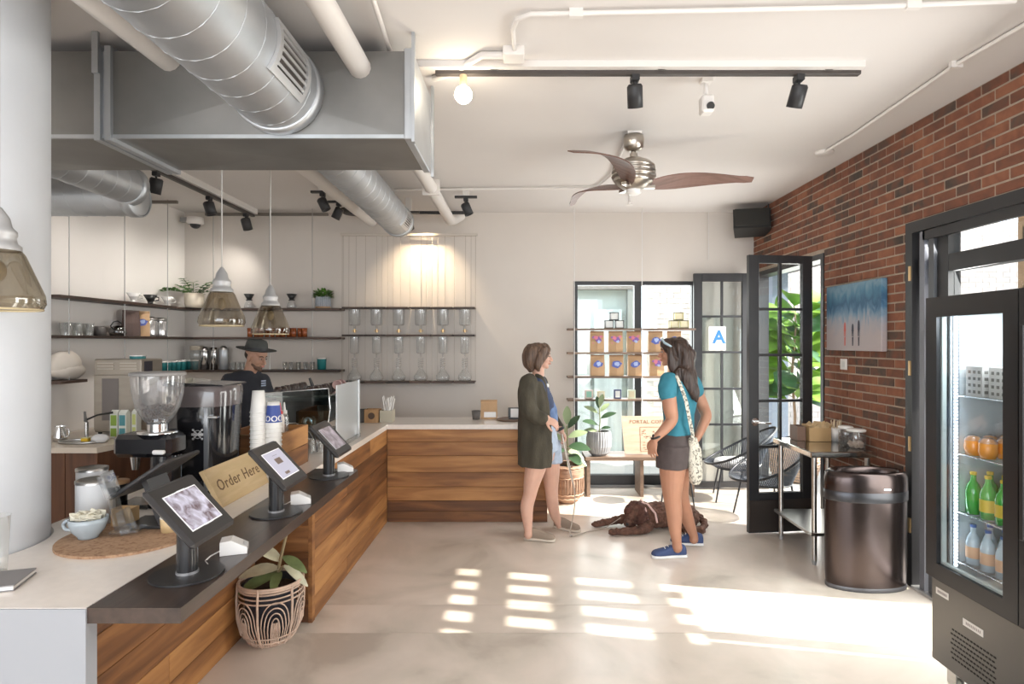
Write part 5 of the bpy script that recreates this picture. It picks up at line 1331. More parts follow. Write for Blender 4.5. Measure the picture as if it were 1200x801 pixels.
def shell(mb, rings, a0, a1, th, n=30, m=4):
    """open wrap (cardigan): part of the ring between angles a0..a1, given thickness"""
    R_ = catmull([tuple(c) + tuple(s) + tuple(f) for c, s, f in rings], m); V = []; L_ = len(R_)
    for q in (1.0, 0.0):
        for r in R_:
            c = Vector(r[0:3]); s = Vector(r[3:6]); f = Vector(r[6:9])
            for k in range(n + 1):
                a = a0 + (a1 - a0) * k / n; d = s * cos(a) + f * sin(a)
                V.append(c + d + d.normalized() * (th * (q - 1)))
    N_ = n + 1; O = L_ * N_; Fc = []
    for i in range(L_ - 1):
        for k in range(n):
            a, b, c, d = i * N_ + k, i * N_ + k + 1, (i + 1) * N_ + k + 1, (i + 1) * N_ + k
            Fc += [(a, b, c, d), (O + d, O + c, O + b, O + a)]
    for i in range(L_ - 1):
        for k in (0, n):
            a, d = i * N_ + k, (i + 1) * N_ + k; Fc.append((a, d, O + d, O + a) if k == 0 else (a, O + a, O + d, d))
    for k in range(n):
        a, b = k, k + 1; Fc.append((a, O + a, O + b, b)); a, b = (L_ - 1) * N_ + k, (L_ - 1) * N_ + k + 1; Fc.append((a, b, O + b, O + a))
    mb.add(V, Fc, 0, True)
def sculpt(name, mb, mat, parent, origin, voxel=.008, smooth=4, wrinkle=0, wscale=12, stretch=(1, 1, 1), fn=None, **k):
    me = mb.mesh(name, mat); o = bpy.data.objects.new(name, me); COL.objects.link(o)
    r = o.modifiers.new('r', 'REMESH'); r.mode = 'VOXEL'; r.voxel_size = voxel; r.use_smooth_shade = True
    s = o.modifiers.new('s', 'SMOOTH'); s.factor = .5; s.iterations = smooth
    dg = bpy.context.evaluated_depsgraph_get(); nm = bpy.data.meshes.new_from_object(o.evaluated_get(dg)); bpy.data.objects.remove(o)
    nm.materials.clear(); nm.materials.append(mat)
    if wrinkle or fn:
        nv = [v.normal.copy() for v in nm.vertices]
        for v, nn in zip(nm.vertices, nv):
            c = v.co
            if wrinkle:
                q = Vector((c.x * wscale * stretch[0], c.y * wscale * stretch[1], c.z * wscale * stretch[2]))
                v.co = c + nn * (noise.noise(q) * wrinkle + noise.noise(q * 2.3) * wrinkle * .4)
            if fn: fn(v, nn)
    nm.transform(Matrix.Translation(-Vector(origin)))
    for p in nm.polygons: p.use_smooth = True
    return obj(name, nm, None, parent, **k)
def head(mb, C_, f, u, s=1.0):
    f = Vector(f).normalized(); u = Vector(u); u = (u - f * u.dot(f)).normalized(); l = u.cross(f)   # l = person's left
    T = lambda a, b, c: Vector(C_) + (f * a + l * b + u * c) * s
    B = Matrix((f, l, u)).transposed()
    def el(a, b, c, ra, rb, rc): mb.ball(T(a, b, c), (ra * s, rb * s, rc * s), 18, M=B.to_4x4())
    el(-.018, 0, .032, .092, .075, .080); el(.022, 0, -.015, .062, .062, .085); el(.032, 0, -.062, .046, .047, .040)
    el(.064, 0, -.088, .020, .022, .016); el(.070, 0, .032, .020, .048, .014); el(.050, .034, -.022, .026, .024, .028); el(.050, -.034, -.022, .026, .024, .028)
    el(.088, 0, -.050, .010, .024, .007); el(.086, 0, -.060, .010, .020, .007); el(.040, 0, .055, .052, .058, .045)
    for q in (-1, 1): el(-.008, .076 * q, -.008, .020, .009, .032)
    limb(mb, [T(.080, 0, .022), T(.096, 0, -.002), T(.108, 0, -.024)], [.008 * s, .010 * s, .013 * s], 10, 3)
    for q in (-1, 1): mb.ball(T(.094, .011 * q, -.027), .009 * s, 8)
    return T, B
def face_parts(t, T, B, origin, brow, s=1.0, lip=(.42, .17, .14)):
    wm = pm('eye_white', (.34, .28, .25), .5); im = pm('iris_dark', (.05, .03, .02), .2); O = Vector(origin)
    for q in (-1, 1):
        e = obj('eye', MB().ball(T(.0785, .031 * q, .010) - O, (.0105 * s, .0115 * s, .0062 * s), 12, M=B.to_4x4()), wm, t)
        obj('iris', MB().ball(T(.0875, .031 * q, .010) - O, (.004 * s, .0058 * s, .0055 * s), 10, M=B.to_4x4()), im, e)
        obj('eyebrow', MB().tube([T(.088, .012 * q, .030) - O, T(.087, .030 * q, .036) - O, T(.072, .048 * q, .030) - O], .0035 * s, 6), brow, t)
    obj('lips', MB().ball(T(.0955, 0, -.0545) - O, (.006 * s, .021 * s, .009 * s), 12, M=B.to_4x4()), pm('lips', lip, .5), t)
def hand(mb, W_, d, nrm, thumb, curl=25, s=1.0, spread=5, thumb_out=45):
    """W_ wrist, d direction of the palm, nrm the palm's facing side, thumb +1/-1: side along d x nrm"""
    d = Vector(d).normalized(); nrm = Vector(nrm); nrm = (nrm - d * nrm.dot(d)).normalized(); l = d.cross(nrm) * thumb
    T = lambda a, b, c: Vector(W_) + (d * a + l * b + nrm * c) * s
    B = Matrix((d, l, nrm)).transposed().to_4x4()
    mb.ball(T(.045, 0, 0), (.052 * s, .038 * s, .017 * s), 16, M=B); mb.ball(T(.02, 0, 0), (.03 * s, .028 * s, .018 * s), 12, M=B)
    for i, (b, L_) in enumerate(((.030, .070), (.010, .080), (-.011, .074), (-.031, .058))):
        a = T(.080 - abs(b) * .2, b, 0); ang = R(curl * .5 + 4 * i); sp = R(spread * (1.5 - i))
        pts = [a - d * .015 * s, a]; dd = (d * cos(sp) + l * sin(sp)).normalized()
        for q in (.45, .30, .25):
            v = dd * cos(ang) + nrm * sin(ang); a = a + v * (L_ * q * s); pts.append(a); ang += R(curl)
        limb(mb, pts, [.0095 * s, .0092 * s, .0085 * s, .0078 * s, .0065 * s], 10, 3)
    to = R(thumb_out)
    p0 = T(.020, .028, .004); p1 = p0 + (d * cos(to) + l * sin(to)).normalized() * .035 * s + nrm * .008 * s
    p2 = p1 + (d * cos(to * .5) + l * sin(to * .5) + nrm * .35).normalized() * .03 * s; p3 = p2 + (d * cos(to * .2) + nrm * .5).normalized() * .024 * s
    limb(mb, [p0, p1, p2, p3], [.014 * s, .012 * s, .010 * s, .008 * s], 10, 3)
    return T
def shoe(name, t, O, heel, toe, mat, solem, L_=.26, wd=.045, hgt=.07, laces=None):
    """heel/toe on the floor; lofted upper, separate sole"""
    heel = Vector(heel); toe = Vector(toe); f = (toe - heel).normalized(); toe = heel + f * L_; s = Vector((0, 0, 1)).cross(f)
    prof = [(0.0, .020, .030, .05), (.06, .030, .045, .075), (.25, .033, .050, .085), (.42, .034, .046, .075), (.60, .040, .036, .055), (.80, .043, .028, .042), (.93, .036, .022, .034), (1.0, .014, .012, .024)]
    m = MB(); loft(m, [(heel + f * (L_ * a) + Vector((0, 0, .018 + c * .75)), s * b * wd / .045, Vector((0, 0, c))) for a, b, c, _ in prof], 22, 4, .85)
    sh = sculpt(name, m, mat, t, O, .006, 3)
    m = MB(); loft(m, [(heel + f * (L_ * (a * 1.02 - .01)) + Vector((0, 0, .0125)), s * (b * 1.12) * wd / .045, Vector((0, 0, .0125))) for a, b, c, _ in prof], 22, 4, .6)
    m.v = [tuple(Vector(p) - Vector(O)) for p in m.v]
    obj('sole', m, solem, sh)
    if laces:
        m = MB()
        for k in range(4):
            a = .45 + k * .09; c = heel + f * (L_ * a) + Vector((0, 0, .105 - k * .014)) - Vector(O); m.tube([c - s * .022, c + Vector((0, 0, .004)), c + s * .022], .003, 5)
        obj('laces', m, laces, sh)
    return sh
def skin(name, c, v=.06):
    m = pm(name, c, .55, var=v, vs=9); b = m.node_tree.nodes['Principled BSDF']; b.inputs['Subsurface Weight'].default_value = .12
    b.inputs['Subsurface Radius'].default_value = (.02, .008, .005); b.inputs['Subsurface Scale'].default_value = .5; return m
Z = Vector((0, 0, 1))

# ---------------------------------------------------------- woman in the cardigan (faces right)
D0 = 5.17; O = P(632, 400, D0); O[2] = 0
wA = empty('person', 'woman in a long dark olive cardigan and pale shorts holding a dog leash', 'person', O)
J = lambda x, y, d=0: P(x, y, D0 + d)
sk = skin('fair_skin', (.60, .36, .27))
f = Vector((1, .05, 0)).normalized(); lat = Vector((-.05, 1, 0)).normalized()   # lat = her left, away from the camera
m = MB()
Hc = J(633, 417.5); T, B = head(m, Hc, (1, .02, -.06), Z, .96)
limb(m, [J(630, 424), J(631, 434), J(629, 443)], [.052, .050, .058])
nd = -.17; fd = .17
# legs: near (right) and far (left)
limb(m, [J(632, 525, -.09), J(628, 545, -.10), J(623, 566, -.11), J(621, 578, -.11), J(617.5, 592, -.12), J(618, 607, -.12), J(619, 620, -.12), J(619, 626, -.12)], [.105, .092, .070, .058, .056, .046, .034, .036], 18)
limb(m, [J(641, 525, .08), J(645, 545, .09), J(646, 566, .11), J(646.5, 577, .12), J(648, 592, .15), J(651, 604, .18), J(655, 612, .20), J(656, 615, .2)], [.098, .085, .065, .056, .053, .043, .034, .035], 18)
# torso
loft(m, [(J(628, 446), lat * .13, f * .07), (J(627, 455), lat * .17, f * .095), (J(629, 470), lat * .155, f * .11), (J(630, 490), lat * .135, f * .10), (J(632, 508), lat * .155, f * .115), (J(634, 527), lat * .17, f * .12), (J(635, 538), lat * .14, f * .10)])
# near arm: shoulder, elbow, wrist, reaching forward
limb(m, [J(620, 448, -.17), J(620, 466, -.21), J(625, 484, -.22), J(634, 489, -.24), J(641, 489, -.25)], [.052, .045, .040, .034, .027])
# far arm
limb(m, [J(632, 448, .17), J(640, 470, .20), J(648, 490, .17), J(655, 500, .10), J(658, 504, .06)], [.050, .044, .038, .032, .026])
hT = hand(m, J(640, 489.5, -.25), (.85, -.1, -.45), (-.2, .6, -.7), -1, 30, .98)
hand(m, J(658, 504, .06), (.45, -.1, -.9), (-.9, -.1, -.4), 1, 55, .95)
body = sculpt('body', m, sk, wA, O, .0052, 3)
brown_hair = pm('brown_hair', (.105, .062, .040), .5, var=.45, vs=34, bump=.9, bs=45, stretch=(2, 2, .2))
face_parts(wA, T, B, O, brown_hair, .96)
m = MB(); el = lambda a, b, c, ra, rb, rc: m.ball(T(a, b, c), (ra, rb, rc), 18, M=B.to_4x4())
el(-.030, 0, .045, .098, .086, .082); el(.015, 0, .085, .065, .068, .04)
for q in (-1, 1):
    limb(m, [T(.035, .058 * q, .075), T(.012, .082 * q, .03), T(-.010, .084 * q, -.03), T(-.018, .075 * q, -.085), T(-.01, .066 * q, -.115)], [.030, .030, .034, .032, .018])
    limb(m, [T(.075, .030 * q, .075), T(.066, .055 * q, .04), T(.045, .074 * q, -.01), T(.02, .076 * q, -.06)], [.016, .014, .013, .010])
limb(m, [T(-.08, 0, .06), T(-.105, 0, .0), T(-.10, 0, -.06), T(-.085, 0, -.11)], [.06, .06, .055, .03]); 
for q in (-1, 1): limb(m, [T(-.06, .04 * q, .06), T(-.085, .05 * q, -.02), T(-.075, .045 * q, -.11)], [.05, .05, .03])
sculpt('hair', m, brown_hair, wA, O, .006, 3, wrinkle=.010, wscale=26, stretch=(1, 1, .22))
# navy tee, blue shirt tail
navy = pm('navy_cloth', (.045, .065, .13), .85, var=.15, vs=12); 
m = MB(); loft(m, [(J(630, 441), lat * .075, f * .062), (J(629, 445), lat * .13, f * .082), (J(629, 455), lat * .178, f * .108), (J(632, 470), lat * .165, f * .128), (J(633, 488), lat * .150, f * .118), (J(634, 500), lat * .16, f * .125)])
tee = sculpt('navy_t_shirt', m, navy, wA, O, .008, 4, wrinkle=.006, wscale=11)
obj('chest_badge', MB().ball(J(641.5, 451, -.06) - O, (.012, .02, .02), 12), ceram, tee)
m = MB(); loft(m, [(J(639, 470), lat * .11, f * .075), (J(642, 482), lat * .125, f * .082), (J(644, 494), lat * .12, f * .075), (J(643, 500), lat * .11, f * .07)])
sculpt('blue_shirt_tail', m, pm('chambray', (.14, .22, .40), .85, var=.2, vs=18), wA, O, .008, 4, wrinkle=.012, wscale=10)
# pale denim shorts
m = MB(); loft(m, [(J(635, 496), lat * .155, f * .125), (J(635, 512), lat * .175, f * .135), (J(636, 526), lat * .18, f * .135)])
loft(m, [(J(633, 515, -.09), lat * .11, f * .12), (J(633, 530, -.09), lat * .108, f * .115), (J(631, 543, -.095), lat * .108, f * .112)]); loft(m, [(J(641, 515, .08), lat * .11, f * .12), (J(644, 530, .08), lat * .105, f * .11), (J(646.5, 541, .085), lat * .10, f * .10)])
sculpt('denim_shorts', m, pm('pale_denim', (.42, .50, .62), .85, var=.12, vs=25, bump=.2, bs=80), wA, O, .008, 3, wrinkle=.005, wscale=16)
# cardigan
olive = pm('dark_olive_knit', (.060, .052, .036), .95, var=.25, vs=14, bump=.5, bs=90, stretch=(1, 1, .4))
m = MB()
b_ = -f
rg = [(J(626.5, 442), lat * .10, b_ * .075), (J(625.5, 446), lat * .165, b_ * .105), (J(625.5, 455), lat * .205, b_ * .135), (J(628, 470), lat * .205, b_ * .155), (J(629.5, 490), lat * .20, b_ * .165), (J(630.5, 510), lat * .215, b_ * .175), (J(630, 530), lat * .225, b_ * .178), (J(629, 543), lat * .225, b_ * .175)]
shell(m, rg, R(-42), R(222), .022)
# near sleeve and far sleeve
limb(m, [J(619.5, 447, -.16), J(618, 462, -.225), J(620, 478, -.25), J(626, 486, -.25), J(636, 489.5, -.255)], [.078, .074, .072, .066, .054], 18)
limb(m, [J(633, 447, .16), J(640, 470, .20), J(648, 489, .17), J(655, 499, .11)], [.066, .058, .052, .042], 18)
# rolled collar bands down the opening
for q in (-1, 1):
    limb(m, [J(629, 439, .05 * q), J(636, 446, .08 * q), J(639, 462, .09 * q) + lat * (.03 * q), J(640, 485, .10 * q) + lat * (.05 * q), J(640, 505, .10 * q) + lat * (.07 * q), J(641, 524, .12 * q) + lat * (.05 * q)], [.016, .020, .018, .018, .018, .016])
def hemfn(v, nn): pass
sculpt('cardigan', m, olive, wA, O, .009, 5, wrinkle=.016, wscale=9, stretch=(1, 1, .35))
taupe = pm('taupe_suede', (.27, .21, .16), .9, bump=.2, bs=60); sole_w = pm('pale_sole', (.55, .48, .40), .7)
a = J(614.5, 632, -.12); a[2] = 0; a[1] = 5.09; shoe('shoe', wA, O, a - Vector((.0, 0, 0)), a + Vector((1, -.22, 0)), taupe, sole_w, .265)
a = Vector((J(652, 615, .2)[0] - .015, 5.41, 0)); shoe('shoe', wA, O, a, a + Vector((.9, -.55, 0)), taupe, sole_w, .255)
# cuffs and bracelet
obj('scrunchie', MB().tube([J(655.5, 502, .07) - O + Vector((.032 * cos(k * pi / 6), .03 * sin(k * pi / 6), .012 * cos(k * pi / 6))) for k in range(12)], .014, 8, closed=True), black_metal, wA)
# leash
pale = pm('leash_webbing', (.42, .36, .30), .7)
lc = empty('dog_leash', 'long tan dog leash hanging from her hand down to the floor and dog', 'leash', J(661, 511, .05))
o_ = lc.location.copy()
pts = [J(661, 510, .05), J(664, 528, .0), J(669, 552, -.03), J(673, 572, -.04), J(673.5, 590, -.03), J(671, 608, .0), J(668, 622, .0)]
pts += [Vector((P(668, 628, 5.14)[0], 5.14, .012)), Vector((P(676, 627, 5.18)[0], 5.18, .008)), Vector((P(690, 622, 5.28)[0], 5.28, .008)), Vector((P(708, 618, 5.36)[0], 5.36, .012)), Vector((P(728, 612, 5.36)[0], 5.38, .10))]
cc = catmull([tuple(p) for p in pts], 6)
obj('webbing', MB().tube([Vector(p) - o_ for p in cc], .008, 6, flat=.5), pale, lc)
pts = [J(659, 508, .03), J(661, 520, .0), J(666, 545, -.02), J(671.5, 566, -.03)]
obj('hand_loop', MB().tube([Vector(p) - o_ for p in catmull([tuple(p) for p in pts], 6)], .008, 6, flat=.5), pm('leash_pale', (.62, .58, .52), .7), lc)
obj('clasp', MB().cyl(P(668, 628, 5.14) - o_ , P(670, 628, 5.15) - o_ + Vector((0, 0, .004)), .012, n=10), chrome, lc)

# ---------------------------------------------------------- woman in teal (seen from behind her left side)
D0 = 4.74; O = P(795, 400, D0); O[2] = 0
wB = empty('person', 'woman with long dark hair in a teal t-shirt and dark shorts beside the dog', 'person', O)
J = lambda x, y, d=0: P(x, y, D0 + d)
sk2 = skin('tan_skin', (.43, .215, .135))
f = Vector((-.87, .5, 0)).normalized(); lat = Vector((-.5, -.87, 0)).normalized()   # her left: toward camera-left
m = MB()
Hc = J(788, 413); T, B = head(m, Hc, (-.93, .30, -.02), Z, .98)
limb(m, [J(790, 424), J(791, 432), J(793, 440)], [.054, .050, .060])
limb(m, [J(789, 532, -.08), J(788, 550, -.08), J(787.5, 570, -.08), J(788, 584, -.08), J(790, 600, -.08), J(791, 618, -.09), J(793, 634, -.09), J(793.5, 641, -.09)], [.115, .102, .082, .068, .062, .050, .037, .040], 18)
limb(m, [J(795, 532, .07), J(795, 552, .08), J(796, 572, .10), J(799, 586, .12), J(803, 600, .15), J(808, 614, .17), J(812.5, 626, .18), J(813, 631, .18)], [.110, .095, .074, .062, .058, .047, .036, .038], 18)
loft(m, [(J(797, 442), lat * .14, f * .07), (J(797, 452), lat * .175, f * .10), (J(796, 470), lat * .16, f * .11), (J(795, 492), lat * .135, f * .10), (J(793, 510), lat * .155, f * .12), (J(791, 530), lat * .175, f * .13), (J(791, 542), lat * .14, f * .10)])
# her left arm (nearer the left), slightly bent forward
limb(m, [J(783, 446, -.14), J(783.5, 462, -.18), J(785.5, 478, -.20), J(787, 491, -.20), J(779, 502, -.22), J(771, 510, -.24), J(767.5, 513.5, -.25)], [.058, .056, .054, .046, .040, .031, .028], 16)
hand(m, J(767, 514, -.25), (-.22, .0, -1), (.6, .5, 0), -1, 22, .98)
# her right arm, elbow back, hand in the rear pocket
limb(m, [J(813, 448, .10), J(818, 462, .12), J(824, 476, .10), J(827.5, 487, .04), J(823, 499, -.01), J(818.5, 509, -.05), J(816, 514, -.07)], [.055, .052, .048, .043, .038, .031, .028], 16)
hand(m, J(816, 514, -.07), (-.3, .0, -1), (-.9, .3, 0), 1, 18, .95)
sculpt('body', m, sk2, wB, O, .0052, 3)
dark_hair = pm('dark_brown_hair', (.036, .019, .013), .42, var=.4, vs=24, bump=.9, bs=40, stretch=(2, 2, .2))
face_parts(wB, T, B, O, dark_hair, .98)
m = MB(); el = lambda a, b, c, ra, rb, rc: m.ball(T(a, b, c), (ra, rb, rc), 18, M=B.to_4x4())
el(-.030, 0, .040, .105, .094, .090); el(.035, 0, .080, .062, .066, .040); el(.072, 0, .062, .026, .052, .024)
for q in (-1, 1):
    limb(m, [T(.055, .055 * q, .07), T(.025, .086 * q, .03), T(.0, .092 * q, -.04), T(-.01, .09 * q, -.11), T(-.02, .085 * q, -.17)], [.030, .032, .036, .036, .026])
for (sx, ex, r0, ey) in ((-.04, 806, .075, 452), (.04, 812, .07, 462), (-.0, 816, .06, 466), (.06, 800, .05, 440), (-.07, 797, .05, 446)):
    limb(m, [T(-.06, sx, .05), T(-.10, sx * 1.2, -.03), J((ex + 794) / 2 + 2, 436, -.10 + .0), J(ex - 2, ey - 8, -.135), J(ex, ey + 3, -.14)], [r0, r0, r0 * .85, r0 * .6, r0 * .25])
sculpt('hair', m, dark_hair, wB, O, .007, 3, wrinkle=.014, wscale=20, stretch=(1, 1, .28))
obj('sunglasses', MB().tube([T(.055, -.085, .085) - O, T(.075, -.05, .112) - O, T(.082, 0, .120) - O, T(.075, .05, .112) - O, T(.055, .085, .085) - O, T(.0, .10, .05) - O], .010, 8), pm('pale_blue_plastic', (.42, .55, .62), .2, coat=.5), wB)
teal_c = pm('teal_cloth', (.035, .20, .27), .85, var=.1, vs=14)
m = MB(); loft(m, [(J(795.5, 436.5), lat * .085, f * .07), (J(797, 441), lat * .15, f * .085), (J(797.5, 452), lat * .192, f * .118), (J(796.5, 470), lat * .178, f * .132), (J(795, 490), lat * .152, f * .115), (J(793.5, 507), lat * .168, f * .132)])
limb(m, [J(784, 446, -.13), J(782.5, 453, -.17), J(783, 459.5, -.185)], [.075, .072, .070], 18, 3); limb(m, [J(812, 448, .09), J(816, 457, .11)], [.070, .066], 18, 3)
sculpt('teal_t_shirt', m, teal_c, wB, O, .008, 4, wrinkle=.010, wscale=8, stretch=(1, 1, .7))
m = MB(); loft(m, [(J(793, 503), lat * .158, f * .125), (J(792, 515), lat * .182, f * .140), (J(791, 530), lat * .192, f * .150)])
loft(m, [(J(789, 520, -.07), lat * .125, f * .135), (J(788, 535, -.075), lat * .125, f * .128), (J(787.5, 547, -.08), lat * .124, f * .124)]); loft(m, [(J(795, 520, .06), lat * .125, f * .13), (J(795, 535, .06), lat * .12, f * .125), (J(795.5, 545, .07), lat * .115, f * .115)])
sh_ = sculpt('dark_shorts', m, pm('dark_brown_cloth', (.075, .058, .056), .85, var=.12, vs=20, bump=.15, bs=70), wB, O, .008, 3, wrinkle=.005, wscale=14)
nb = pm('navy_mesh', (.035, .06, .15), .7, bump=.3, bs=90); ws = pm('white_sole', (.72, .72, .72), .5)
a = Vector((P(804.5, 655, 4.66)[0], 4.675, 0)); shoe('shoe', wB, O, a, a + Vector((-1, -.08, 0)), nb, ws, .275, laces=ws)
a = Vector((P(824.5, 641, 4.93)[0], 4.94, 0)); shoe('shoe', wB, O, a, a + Vector((-1, .15, 0)), nb, ws, .265, laces=ws)
obj('wrist_watch', MB().tube([J(768.5, 511.5, -.245) - O + Vector((.030 * cos(k * pi / 8), .030 * sin(k * pi / 8), .010 * cos(k * pi / 8))) for k in range(16)], .009, 8, closed=True).ball(J(765.5, 510.5, -.25) - O, (.010, .018, .018), 10), blackp, wB)
# tote bag on the shoulder
tote_m = ramp_mat('tote_speckle', [(.40, (.16, .15, .13)), (.47, (.55, .52, .44)), (.7, (.70, .67, .58))], (1, 1, 1), 55, rough=.9)
tb2 = empty('tote_bag', 'cream speckled tote bag hanging from the shoulder of the woman in teal', 'bag', J(814, 540, -.12)); o_ = tb2.location.copy()
m = MB(); lt = Vector((.45, .2, 0)); loft(m, [(J(812, 512, -.15), Vector((.03, .0, 0)), Vector((0, .018, 0))), (J(814, 525, -.13), Vector((.050, .01, 0)), Vector((0, .035, 0))), (J(814.5, 545, -.12), Vector((.058, .01, 0)), Vector((0, .05, 0))), (J(815, 560, -.12), Vector((.052, .01, 0)), Vector((0, .045, 0))), (J(815, 567, -.12), Vector((.03, .0, 0)), Vector((0, .03, 0)))])
sculpt('bag_body', m, tote_m, tb2, o_, .007, 3, wrinkle=.008, wscale=14)
def strap(pts, w__, th, mat, parent, O_, side=Vector((1, .3, 0))):
    C_ = [Vector(p) for p in catmull([tuple(p) for p in pts], 6)]; V = []; side = side.normalized()
    for p in C_:
        for a, b in ((-1, -1), (1, -1), (1, 1), (-1, 1)): V.append(p - O_ + side * (w__ / 2 * a) + Vector((0, -1, .2)).normalized() * (-th / 2 * b))
    n = len(C_); Fc = [(i * 4 + k, i * 4 + (k + 1) % 4, (i + 1) * 4 + (k + 1) % 4, (i + 1) * 4 + k) for i in range(n - 1) for k in range(4)] + [(3, 2, 1, 0), (n * 4 - 4, n * 4 - 3, n * 4 - 2, n * 4 - 1)]
    return obj('strap', MB().add(V, Fc), mat, parent)
strap([J(791, 438, -.06), J(793, 440.5, -.17), J(799, 455, -.20), J(804, 470, -.195), J(808, 490, -.18), J(811.5, 508, -.17), J(813, 520, -.16)], .030, .006, tote_m, tb2, o_)

# ---------------------------------------------------------- barista with the hat
D0 = 5.27; O = P(297, 400, D0); O[2] = 0
wC = empty('person', 'man in a dark wide-brimmed hat and black t-shirt working behind the bar', 'person', O)
J = lambda x, y, d=0: P(x, y, D0 + d)
sk3 = skin('olive_skin', (.42, .24, .165))
f = Vector((.88, -.48, 0)).normalized(); lat = Vector((.48, .88, 0)).normalized()
m = MB(); Hc = J(300, 418); T, B = head(m, Hc, (.90, -.30, -.30), Z, 1.0)
limb(m, [J(297, 424), J(293.5, 434), J(290.5, 443)], [.058, .056, .066])
rgs = [(J(288, 437.5), lat * .15, f * .08), (J(287.5, 448), lat * .215, f * .115), (J(288, 472), lat * .20, f * .125), (J(289, 500), lat * .17, f * .12), (J(290, 525), lat * .18, f * .13), (J(290, 545), lat * .18, f * .13)]
loft(m, rgs)
limb(m, [J(268, 446, -.12), J(264, 475, -.13), J(270, 500, -.2), J(287, 508, -.36), J(300, 506, -.44)], [.060, .054, .046, .038, .030]); hand(m, J(301, 506, -.45), (.8, -.6, -.1), (0, 0, -1), 1, 30)
limb(m, [J(308, 446, .14), J(315, 475, .10), J(318, 498, -.02), J(322, 505, -.16)], [.058, .052, .044, .030]); hand(m, J(323, 505.5, -.18), (.5, -.85, -.1), (0, 0, -1), -1, 30)
for q in (-1, 1): limb(m, [J(290 + q * 6, 545, q * .09), J(291 + q * 7, 590, q * .1), J(291 + q * 7, 622, q * .1)], [.10, .065, .045])
sculpt('body', m, sk3, wC, O, .0055, 3)
beard = pm('dark_stubble', (.035, .022, .016), .8, bump=.5, bs=120)
face_parts(wC, T, B, O, beard)
m = MB(); el = lambda a, b, c, ra, rb, rc: m.ball(T(a, b, c), (ra, rb, rc), 16, M=B.to_4x4())
el(.040, 0, -.074, .043, .046, .030); el(.068, 0, -.088, .019, .026, .017); el(.018, 0, -.055, .052, .061, .034)
sculpt('beard', m, pm('beard_brown', (.13, .075, .05), .8, bump=.5, bs=120), wC, O, .006, 2)
m = MB(); el(-.030, 0, .015, .082, .074, .065); sculpt('hair', m, beard, wC, O, .007, 2)
tb3 = pm('black_tee', (.018, .02, .028), .85, var=.15, vs=12)
m = MB(); loft(m, [(J(290.5, 433.5), lat * .082, f * .075)] + [(c, s * 1.07, ff * 1.12) for c, s, ff in rgs[:4]] + [(J(290, 528), lat * .19, f * .145)])
limb(m, [J(269.5, 446, -.11), J(264.5, 464, -.13), J(265.5, 480, -.14)], [.078, .074, .068], 18, 3); limb(m, [J(307, 446, .13), J(314, 470, .11)], [.076, .068], 18, 3)
te = sculpt('black_t_shirt', m, tb3, wC, O, .009, 4, wrinkle=.010, wscale=8)
Ml = frameM(J(303.5, 450, -.0) - O + f * .0, -lat.cross(Z).cross(Z) if False else Vector((.75, .55, 0)), Z)
pl = MB()
for k in range(3): pl.box(-.030, -.028 + k * .02, 0, .030, -.016 + k * .02, .002)
pc = J(304, 451) ; c0 = Vector(rgs[1][0]); pc = c0 + f * .142 + lat * .075 + Z * .0 - O
Ml = frameM(pc, (lat + f * -.25).normalized() * 1, Z)
pl.v = [tuple(Ml @ Vector(p)) for p in pl.v]
obj('chest_print', pl, pm('print_blue_grey', (.35, .42, .55), .7), te)
m = MB(); loft(m, [(J(290, 520), lat * .19, f * .145), (J(290, 548), lat * .20, f * .15)]);
for q in (-1, 1): limb(m, [J(290 + q * 6, 545, q * .09), J(291 + q * 7, 590, q * .1), J(291 + q * 7, 618, q * .1)], [.115, .09, .075])
sculpt('trousers', m, pm('dark_denim', (.04, .045, .06), .85), wC, O, .011, 3)
for q in (-1, 1):
    a = Vector((J(288 + q * 7, 620, 0)[0], D0 + q * .1 + .04, 0)); shoe('shoe', wC, O, a, a + Vector((.9, -.4, 0)), black_metal, ws, .28)
# hat
hat = empty('hat', 'dark grey wide-brimmed felt hat on the head of the man behind the bar', 'hat', T(-.016, 0, .062))
felt = pm('grey_felt', (.065, .068, .065), .95, bump=.15, bs=80)
ho = hat.location.copy()
hf = Vector((.93, -.33, -.14)).normalized(); hl = Z.cross(hf).normalized(); hu = hf.cross(hl)
Mh = Matrix((hf, hl, hu)).transposed().to_4x4()
obj('brim', MB().lathe([(.088, 0), (.12, -.004), (.150, .002), (.170, .008), (.170, .012), (.150, .006), (.12, .001), (.088, .006)], (0, 0, 0), 40, sx=1.04, sy=.92, M=Mh), felt, hat)
obj('crown', MB().lathe([(.101, .0), (.098, .03), (.092, .065), (.080, .088), (.055, .096), (.03, .088), (0, .082)], (0, 0, 0), 40, sx=1.04, sy=.86, M=Mh), felt, hat)
obj('hat_band', MB().lathe([(.1025, .006), (.1005, .028)], (0, 0, 0), 40, sx=1.04, sy=.86, M=Mh), black_metal, hat)

# ---------------------------------------------------------- dog lying on the floor
D0 = 5.40; O = Vector((P(760, 600, D0)[0], D0, 0))
dg_ = empty('dog', 'curly brown dog lying on its side behind the woman in teal', 'dog', O)
G = lambda x, z, d=0: Vector((P(x, 0, D0)[0], D0 + d, z))
fur = pm('curly_brown_fur', (.115, .055, .036), .9, var=.45, vs=22, bump=1.0, bs=60)
m = MB()
